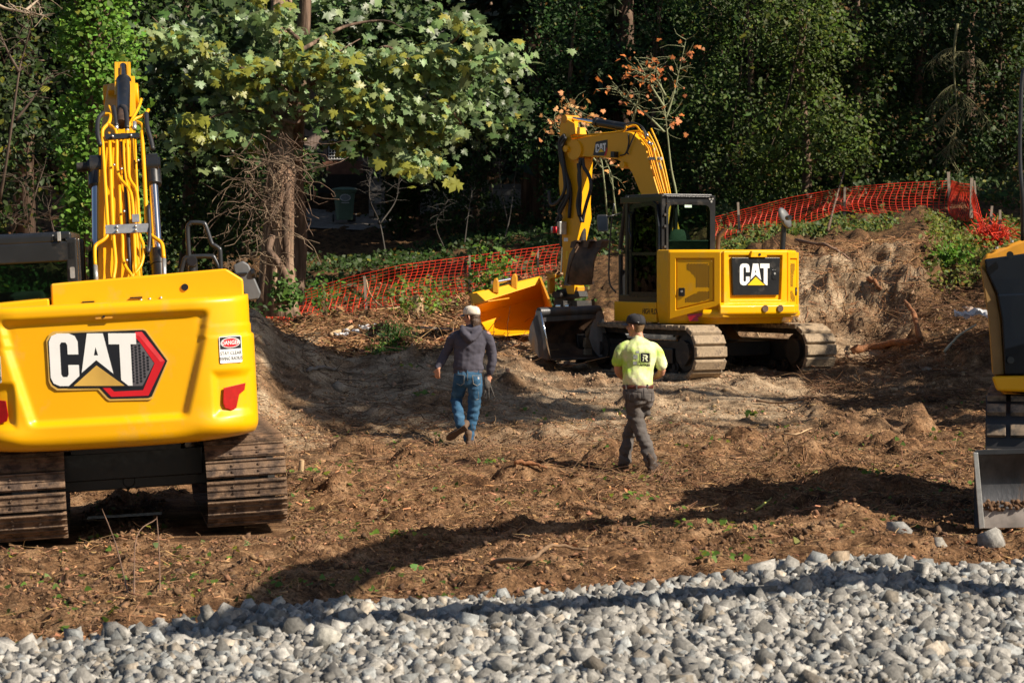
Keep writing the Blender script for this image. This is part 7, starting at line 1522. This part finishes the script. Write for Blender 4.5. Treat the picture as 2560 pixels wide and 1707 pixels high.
def boot(b, heel, toe_dir, up, sc=1.0):
    d = toe_dir.normalized(); u = (up-d*up.dot(d)).normalized(); s = d.cross(u)
    limb(b, [heel+u*.03, heel+d*.10+u*.035, heel+d*.20+u*.028, heel+d*.265+u*.026], [(.038, .040), (.042, .045), (.050, .036), (.036, .026)], s)
    limb(b, [heel+d*.03+u*.05, heel+d*.02+u*.16], [(.045, .055), (.052, .060)], s)
def sole(b, heel, toe_dir, up):
    d = toe_dir.normalized(); u = (up-d*up.dot(d)).normalized(); s = d.cross(u); o = [(-.042, -.034), (.0, -.040), (.09, -.033), (.19, -.050), (.26, -.040), (.298, 0), (.26, .040), (.19, .050), (.09, .033), (.0, .040), (-.042, .034)]
    b.prism([(x, y) for x, y in o], -.018, .012, frame(heel, d, s, d.cross(s) if d.cross(s).dot(u) > 0 else -d.cross(s)))
def wr(axis_z=True, a=.10):
    return lambda c: mnoise.noise(Vector((c.x/.16, c.y/.16, c.z/a)))+.5*mnoise.noise(Vector((c.x/.07+9, c.y/.07, c.z/(a*.4))))
def man_hood():
    x, y = P(1172, 0, 31.3).x, 31.3; z = hz(x, y)+.0; zf = CAMZ-(1112-HZ)/FPX*31.3
    root = empty('person', (x, y, zf)); tag(root, 'person in slate hooded sweatshirt, blue jeans and cream cap walking away with gloves in hand', 'person')
    sh_l, sh_r = V3((-.18, .02, 1.43)), V3((.235, .0, 1.43)); el_l = V3((-.315, .06, 1.17)); wr_l = V3((-.40, -.02, .985)); el_r = V3((.30, .06, 1.14)); wr_r = V3((.262, .10, .90))
    hp = V3((-.01, 0, .98)); hl, hr = V3((-.105, 0, .90)), V3((.085, 0, .90)); kl, kr = V3((-.16, .13, .56)), V3((.065, .02, .48)); al, ar = V3((-.10, -.30, .265)), V3((-.01, .02, .085))
    b = MB()   # body under the clothes, one continuous surface
    limb(b, [hp, V3((.0, 0, 1.2)), V3((.03, 0, 1.42))], [(.15, .10), (.15, .10), (.17, .09)]); limb(b, [V3((.03, .01, 1.4)), V3((.035, .02, 1.58))], [.055, .052])
    limb(b, [sh_l, el_l, wr_l], [.052, .042, .028]); limb(b, [sh_r, el_r, wr_r], [.052, .042, .028]); limb(b, [hl, kl, al], [.085, .058, .042]); limb(b, [hr, kr, ar], [.085, .058, .042])
    hand(b, wr_l, V3((-.1, .25, -1)), V3((.4, .9, 0)), .55, 1.0, 1); hand(b, wr_r, V3((-.1, .1, -1)), V3((-.5, .6, 0)), .85, 1.0, -1)
    fuse(b, 'body', SKIN, root, .008, 2)
    b = MB(); limb(b, [V3((-.012, .0, .955)), V3((-.01, .0, 1.0)), V3((-.003, 0, 1.1)), V3((.008, 0, 1.25)), V3((.028, 0, 1.38)), V3((.035, 0, 1.46)), V3((.038, 0, 1.515))], [(.182, .118), (.200, .135), (.190, .130), (.205, .135), (.218, .130), (.165, .105), (.075, .075)])
    limb(b, [V3((-.13, .0, 1.44)), V3((-.20, .02, 1.38)), V3((-.265, .045, 1.26)), el_l, V3((-.365, .02, 1.07)), V3((-.405, -.015, 1.0))], [(.060, .065), (.072, .070), (.066, .064), (.062, .058), (.056, .052), (.040, .038)])
    limb(b, [V3((.19, .0, 1.44)), V3((.255, .0, 1.37)), V3((.285, .04, 1.25)), el_r, V3((.292, .08, 1.02)), V3((.270, .095, .925))], [(.060, .065), (.070, .070), (.064, .064), (.062, .060), (.058, .056), (.040, .040)])
    limb(b, [V3((-.08, -.10, 1.50)), V3((-.05, -.13, 1.44)), V3((.02, -.155, 1.375)), V3((.09, -.13, 1.43)), V3((.14, -.09, 1.50))], [(.035, .045), (.045, .05), (.050, .055), (.045, .05), (.035, .045)], (0, 1, 0))
    limb(b, [V3((-.09, -.04, 1.525)), V3((-.04, -.095, 1.505)), V3((.04, -.115, 1.485)), V3((.10, -.09, 1.51)), V3((.14, -.03, 1.53))], [.030, .034, .038, .034, .030], (0, 0, 1))
    limb(b, [V3((.14, .01, 1.525)), V3((.04, .09, 1.50)), V3((-.07, .02, 1.52))], [.03, .035, .03], (0, 0, 1))
    hd = fuse(b, 'hooded_sweatshirt', HOOD, root, .0085, 3, .011, wdir=wr(a=.11))
    rb = MB(); rb.loft([ring(V3((-.012, 0, zz)), V3((0, 0, 1)), rx, ry, V3((1, 0, 0)), 32) for zz, rx, ry in ((.925, .180, .118), (.93, .187, .124), (.965, .190, .127), (.975, .184, .12))]); rb.build('waistband', HOOD, hd, smooth=True)
    MB().tube(spline([V3((-.085, -.115, 1.47)), V3((-.02, -.165, 1.415)), V3((.03, -.185, 1.34)), V3((.08, -.165, 1.41)), V3((.14, -.115, 1.47))], 5), .004, 5).build('hood_seam', HOOD, hd, smooth=True)
    b = MB(); limb(b, [V3((-.01, 0, .97)), V3((-.01, -.01, .90)), V3((-.012, -.01, .84))], [(.170, .112), (.185, .130), (.170, .120)])
    limb(b, [V3((-.10, -.01, .87)), V3((-.125, .05, .74)), kl, V3((-.145, -.02, .46)), V3((-.115, -.20, .33)), V3((-.10, -.30, .27))], [(.098, .110), (.092, .100), (.080, .085), (.070, .078), (.066, .070), (.064, .066)])
    limb(b, [V3((.075, -.01, .87)), V3((.082, .01, .72)), V3((.07, .02, .50)), V3((.045, .03, .34)), V3((.015, .03, .18)), V3((-.005, .02, .075))], [(.100, .112), (.095, .102), (.080, .084), (.074, .078), (.066, .070), (.070, .072)])
    jn = fuse(b, 'jeans', DENIM, root, .0085, 2, .010, wdir=lambda c: (mnoise.noise(V3((c.x/.12, c.y/.12, c.z/.045)))*(1.6 if c.z < .5 or abs(c.z-.56) < .06 else .7)+.3*mnoise.noise(c/.05)))
    dg = bpy.context.evaluated_depsgraph_get(); dg.update()
    bv = BVHTree.FromObject(jn, dg)
    def on(px_, pz_, off=.003):
        h = bv.ray_cast(V3((px_, -2, pz_)), V3((0, 1, 0))); return (h[0]+h[1]*off) if h[0] is not None else V3((px_, -.13, pz_))
    def seam(pp, par, r=.0022):
        q = []; 
        for a, c in zip(pp, pp[1:]):
            for k in range(6): t = k/6; q.append(on(a[0]+(c[0]-a[0])*t, a[1]+(c[1]-a[1])*t))
        q.append(on(*pp[-1])); MB().tube(q, r, 4).build('stitching', SEAM, par)
    seam([(-.165, .915), (-.055, .905), (-.06, .80), (-.10, .775), (-.155, .80)], jn); seam([(.045, .905), (.155, .90), (.150, .80), (.11, .77), (.06, .80), (.05, .90)], jn); seam([(-.012, .95), (-.012, .84)], jn); seam([(.12, .70), (.13, .60), (.09, .59)], jn)
    MB().box(on(.125, .868, .004), (.022, .004, .03)).build('pocket_label', WHT, jn)
    for xx in (-.13, -.012, .125): MB().box(on(xx, .945, .004), (.018, .006, .05)).build('belt_loop', DENIM, jn)
    b = MB(); boot(b, V3((-.005, -.03, .0)), V3((.10, 1, 0)), V3((0, 0, 1))); fuse(b, 'boot', BOOT, root, .007, 2); b = MB(); sole(b, V3((-.005, -.02, -.01)), V3((.10, 1, 0)), V3((0, 0, 1))); b.build('boot_sole', SOLE, root, bevel=.005)
    d = V3((-.66, .34, -.42)); hl_ = V3((-.055, -.37, .235)); u = V3((.1, 1, .35)); b = MB(); boot(b, hl_, d, u); fuse(b, 'boot', BOOT, root, .007, 2); b = MB(); sole(b, hl_, d, u); so_ = b.build('boot_sole', SOLE, root, bevel=.005)
    head(root, V3((.035, .02, 1.665)), R(90+62), R(4), HAIR, .065, CAPW, mat('grey_cap_brim', (.16, .15, .15), .8), sc=1.03)
    # gloves held in the right hand: a thing of its own
    g = MB(); wv = wr_r+V3((-.025, -.01, -.03)); 
    for k in range(5): limb(g, [wv+V3((-.02+.01*k, 0, -.05)), wv+V3((-.03+.022*k, .01*(k % 2), -.16)), wv+V3((-.045+.035*k, .0, -.235-.02*(k % 3)))], [(.014, .012), (.013, .010), (.009, .008)], (1, 0, 0), 2)
    limb(g, [wv+V3((-.02, 0, .03)), wv+V3((-.015, 0, -.06)), wv+V3((-.0, .0, -.14))], [(.025, .018), (.034, .022), (.040, .018)], (1, 0, 0)); go = fuse(g, 'work_gloves', GLOV, None, .007, 1, .004, .03); go.location = root.location; tag(go, 'pair of grey work gloves hanging from the hand of the hooded walker', 'gloves')
man_hood()
def man_lime():
    Y = 28.3; x = P(1597, 0, Y).x; zf = CAMZ-(1178-HZ)/FPX*Y; root = empty('person', (x, Y, zf)); tag(root, 'person in lime green T-shirt, grey trousers and black cap walking away, head turned left', 'person')
    sh_l, sh_r = V3((-.195, .02, 1.46)), V3((.205, .02, 1.44)); el_l = V3((-.235, .10, 1.16)); wr_l = V3((-.12, .26, 1.05)); el_r = V3((.265, .08, 1.15)); wr_r = V3((.12, .26, 1.07))
    al, ar = V3((-.155, .20, .13)), V3((.135, -.10, .12)); kl, kr = V3((-.13, .22, .54)), V3((.0, .03, .56))
    b = MB(); limb(b, [V3((-.01, 0, 1.0)), V3((0, 0, 1.25)), V3((.0, 0, 1.44))], [(.14, .10), (.15, .10), (.17, .09)]); limb(b, [V3((-.01, .01, 1.42)), V3((-.015, .02, 1.62))], [.060, .055])
    limb(b, [sh_l, V3((-.225, .05, 1.32)), el_l, wr_l], [(.052, .054), (.050, .052), (.044, .046), .030]); limb(b, [sh_r, V3((.245, .04, 1.30)), el_r, wr_r], [(.052, .054), (.050, .052), (.046, .048), .030])
    limb(b, [V3((-.05, 0, .90)), V3((-.015, .03, .56)), V3((.04, 0, .42)), V3((.130, -.09, .12))], [.075, .055, .05, .04]); limb(b, [V3((.07, .02, .90)), V3((.05, .10, .72)), V3((-.06, .19, .54)), V3((-.155, .19, .14))], [.05, .05, .04, .03])
    hand(b, wr_l, V3((.9, .35, -.1)), V3((0, -.3, 1)), .6, 1, 1); hand(b, wr_r, V3((-.9, .35, -.1)), V3((0, -.3, 1)), .6, 1, -1); fuse(b, 'body', SKIN, root, .008, 2)
    b = MB(); limb(b, [V3((-.015, -.0, 1.03)), V3((-.013, -.01, 1.08)), V3((-.006, 0, 1.2)), V3((0, 0, 1.34)), V3((0, 0, 1.43)), V3((-.005, .005, 1.51)), V3((-.01, .01, 1.555))], [(.178, .125), (.180, .130), (.182, .128), (.205, .132), (.212, .125), (.135, .09), (.068, .068)])
    limb(b, [V3((-.13, .01, 1.48)), V3((-.20, .02, 1.43)), V3((-.238, .035, 1.33)), V3((-.250, .05, 1.275))], [(.055, .06), (.066, .068), (.068, .070), (.070, .072)]); limb(b, [V3((.13, .01, 1.47)), V3((.205, .02, 1.41)), V3((.250, .03, 1.31)), V3((.272, .04, 1.235))], [(.055, .06), (.066, .068), (.070, .072), (.072, .075)])
    ts = fuse(b, 't_shirt', HIVIS, root, .0085, 3, .012, wdir=lambda c: mnoise.noise(V3((c.x/.10+c.z/.2, c.y/.15, c.z/.22)))*(1.3 if c.z < 1.25 else .7)+.4*mnoise.noise(c/.06))
    dg = bpy.context.evaluated_depsgraph_get(); dg.update(); bv = BVHTree.FromObject(ts, dg)
    def proj(o, off):
        for v in o.data.vertices:
            h = bv.ray_cast(V3((v.co.x, -2, v.co.z)), V3((0, 1, 0)))
            if h[0] is not None: v.co.y = h[0].y-off-v.co.y*0
        o.data.update()
    def patchp(poly, nm, m, off, par, nx=18):
        xs_ = [p[0] for p in poly]; zs_ = [p[1] for p in poly]; x0, x1, z0, z1 = min(xs_), max(xs_), min(zs_), max(zs_)
        bm = bmesh.new(); f = bm.faces.new([bm.verts.new((p[0], 0, p[1])) for p in poly]); 
        for k in range(1, nx):
            for co, no in ((V3((x0+(x1-x0)*k/nx, 0, 0)), V3((1, 0, 0))), (V3((0, 0, z0+(z1-z0)*k/nx)), V3((0, 0, 1)))):
                bmesh.ops.bisect_plane(bm, geom=bm.verts[:]+bm.edges[:]+bm.faces[:], plane_co=co, plane_no=no)
        me = bpy.data.meshes.new(nm); bm.to_mesh(me); bm.free(); o = link(nm, me, m, par); proj(o, off); return o
    cxm, czm = .068, 1.335
    SH = lambda pts_: [(cxm+p[0]*.118, czm+p[1]*.118-.04*p[0]*.118) for p in pts_]
    rr = lambda s_, q: [(a, b_) for a, b_ in rrect(s_, s_, q)]
    patchp(SH(rr(1.12, .22)), 'badge_outline', mat('faded_dark_print', (.10, .12, .08), .8), .0035, ts, 10); patchp(SH(rr(1.06, .20)), 'badge_gap', HIVIS, .0045, ts, 10); patchp(SH(rr(.94, .15)), 'badge_square', BKV, .0060, ts, 14)
    Rw = mat('pale_shirt_print', (.72, .78, .50), .8)
    for poly in ([(-.27, .30), (.10, .30), (.26, .18), (.27, .02), (.16, -.08), (.30, -.34), (.12, -.34), (-.04, -.06), (-.04, .02), (.07, .05), (.08, .14), (.02, .17), (-.16, .17)], [(-.27, .10), (-.14, .10), (-.10, .02), (-.14, -.34), (-.28, -.34), (-.20, -.12)]): patchp(SH(poly), 'badge_letter', Rw, .0078, ts, 14)
    t = text('RITTER', ts, frame((cxm, 0, czm-.088), (1, 0, -.04), (0, 0, 1), (0, -1, 0)), .022, BKV, 'shirt_lettering', width=1.25, bold=.05); proj(t, .005)
    pal = mat('faded_grey_print', (.42, .46, .42), .85, tint=False)
    for (a, c_, w, h) in ((-.045, 1.345, .05, .05), (-.05, 1.27, .045, .04), (-.02, 1.40, .04, .03)): patchp([(a-w/2, c_-h/2), (a+w/2, c_-h/2), (a+w/2, c_+h/2), (a-w/2, c_+h/2)], 'faded_print', pal, .003, ts, 6)
    st = MB()
    for k in range(5): st.box((-.262, -.035+k*.0, 1.40-k*.016), (.004, .045, .006))
    st.build('sleeve_flag', BKV, ts)
    b = MB(); b.loft([ring(V3((-.012, -.005, zz)), V3((0, 0, 1)), rx, ry, V3((1, 0, 0)), 32) for zz, rx, ry in ((.972, .178, .124), (.975, .183, .128), (1.012, .183, .128), (1.015, .176, .122))]); b.build('belt', BELT, root, smooth=True)
    b = MB(); limb(b, [V3((-.012, 0, .995)), V3((-.008, -.012, .92)), V3((0, -.012, .85))], [(.165, .112), (.182, .138), (.172, .130)])
    limb(b, [V3((-.045, .0, .88)), V3((-.055, .02, .74)), V3((-.015, .03, .56)), V3((.04, .0, .42)), V3((.095, -.05, .27)), V3((.130, -.09, .12))], [(.115, .118), (.105, .105), (.088, .090), (.078, .082), (.076, .078), (.078, .082)])
    limb(b, [V3((.09, .01, .88)), V3((.05, .10, .72)), V3((-.06, .19, .54)), V3((-.11, .21, .38)), V3((-.145, .20, .22)), V3((-.155, .19, .11))], [(.100, .112), (.092, .10), (.080, .084), (.074, .078), (.074, .076), (.078, .080)])
    tr = fuse(b, 'trousers', GPANT, root, .0085, 2, .012, wdir=lambda c: (mnoise.noise(V3((c.x/.12+c.z/.3, c.y/.12, c.z/.05)))*(1.9 if c.z < .45 or .6 < c.z < .85 else 1.0)+.3*mnoise.noise(c/.05)))
    dg.update(); bv2 = BVHTree.FromObject(tr, dg)
    def on(px_, pz_, off=.003):
        h = bv2.ray_cast(V3((px_, -2, pz_)), V3((0, 1, 0))); return (h[0]+h[1]*off) if h[0] is not None else V3((px_, -.13, pz_))
    DS = mat('dark_stitching', (.035, .03, .03), .9)
    for pp in ([(-.11, .945), (.03, .935), (.035, .84), (.0, .815), (-.10, .82), (-.115, .86), (-.11, .945)], [(.075, .93), (.15, .925), (.145, .83), (.09, .825)], [(.05, .98), (.055, .86)], [(-.145, .95), (-.15, .85), (-.14, .75)]):
        q = [];
        for a, c_ in zip(pp, pp[1:]):
            for k in range(6): t_ = k/6; q.append(on(a[0]+(c_[0]-a[0])*t_, a[1]+(c_[1]-a[1])*t_))
        MB().tube(q, .0024, 4).build('stitching', DS, tr)
    for xx in (-.03, .09, -.14): MB().box(on(xx, .985, .018), (.018, .006, .055)).build('belt_loop', GPANT, tr)
    for hl_, d, rz in ((V3((.125, -.13, .02)), V3((.45, 1, .12)), 0), (V3((-.15, .15, .05)), V3((-.15, 1, -.1)), 0)):
        b = MB(); boot(b, hl_, d, V3((0, 0, 1))); fuse(b, 'boot', BOOTD, root, .007, 2); b = MB(); sole(b, hl_-V3((0, 0, .008)), d, V3((0, 0, 1))); b.build('boot_sole', SOLE, root, bevel=.005)
    cp, M = head(root, V3((-.035, .03, 1.705)), R(90+58), R(3), HAIRB, .0, CAPB, mat('grey_underbrim', (.14, .12, .13), .8), sc=1.04)
    MB().prism(rrect(.04, .034, .004), 0, .003).build('cap_badge', mat('navy_badge', (.05, .07, .2), .6), cp, M @ frame((.088, .030, .070), (-.35, .95, 0), (-.3, 0, 1), (1, .35, .3)))
    text('R', cp, M @ frame((.0925, .031, .072), (-.35, .95, 0), (-.3, 0, 1), (1, .35, .3)), .02, WHT)
    MB().tube([V3((-.006+.106*math.cos(a), .092*math.sin(a), .030+.012*math.cos(a))) for a in [R(20+k*8) for k in range(6)]], .004, 6).build('cap_braid', RED, cp, M)
    text('RITTER', cp, M @ frame((-.085, .065, .035), (-.55, -.85, 0), (0, 0, 1), (-.85, .55, 0)), .009, WHT, bold=0)
man_lime()
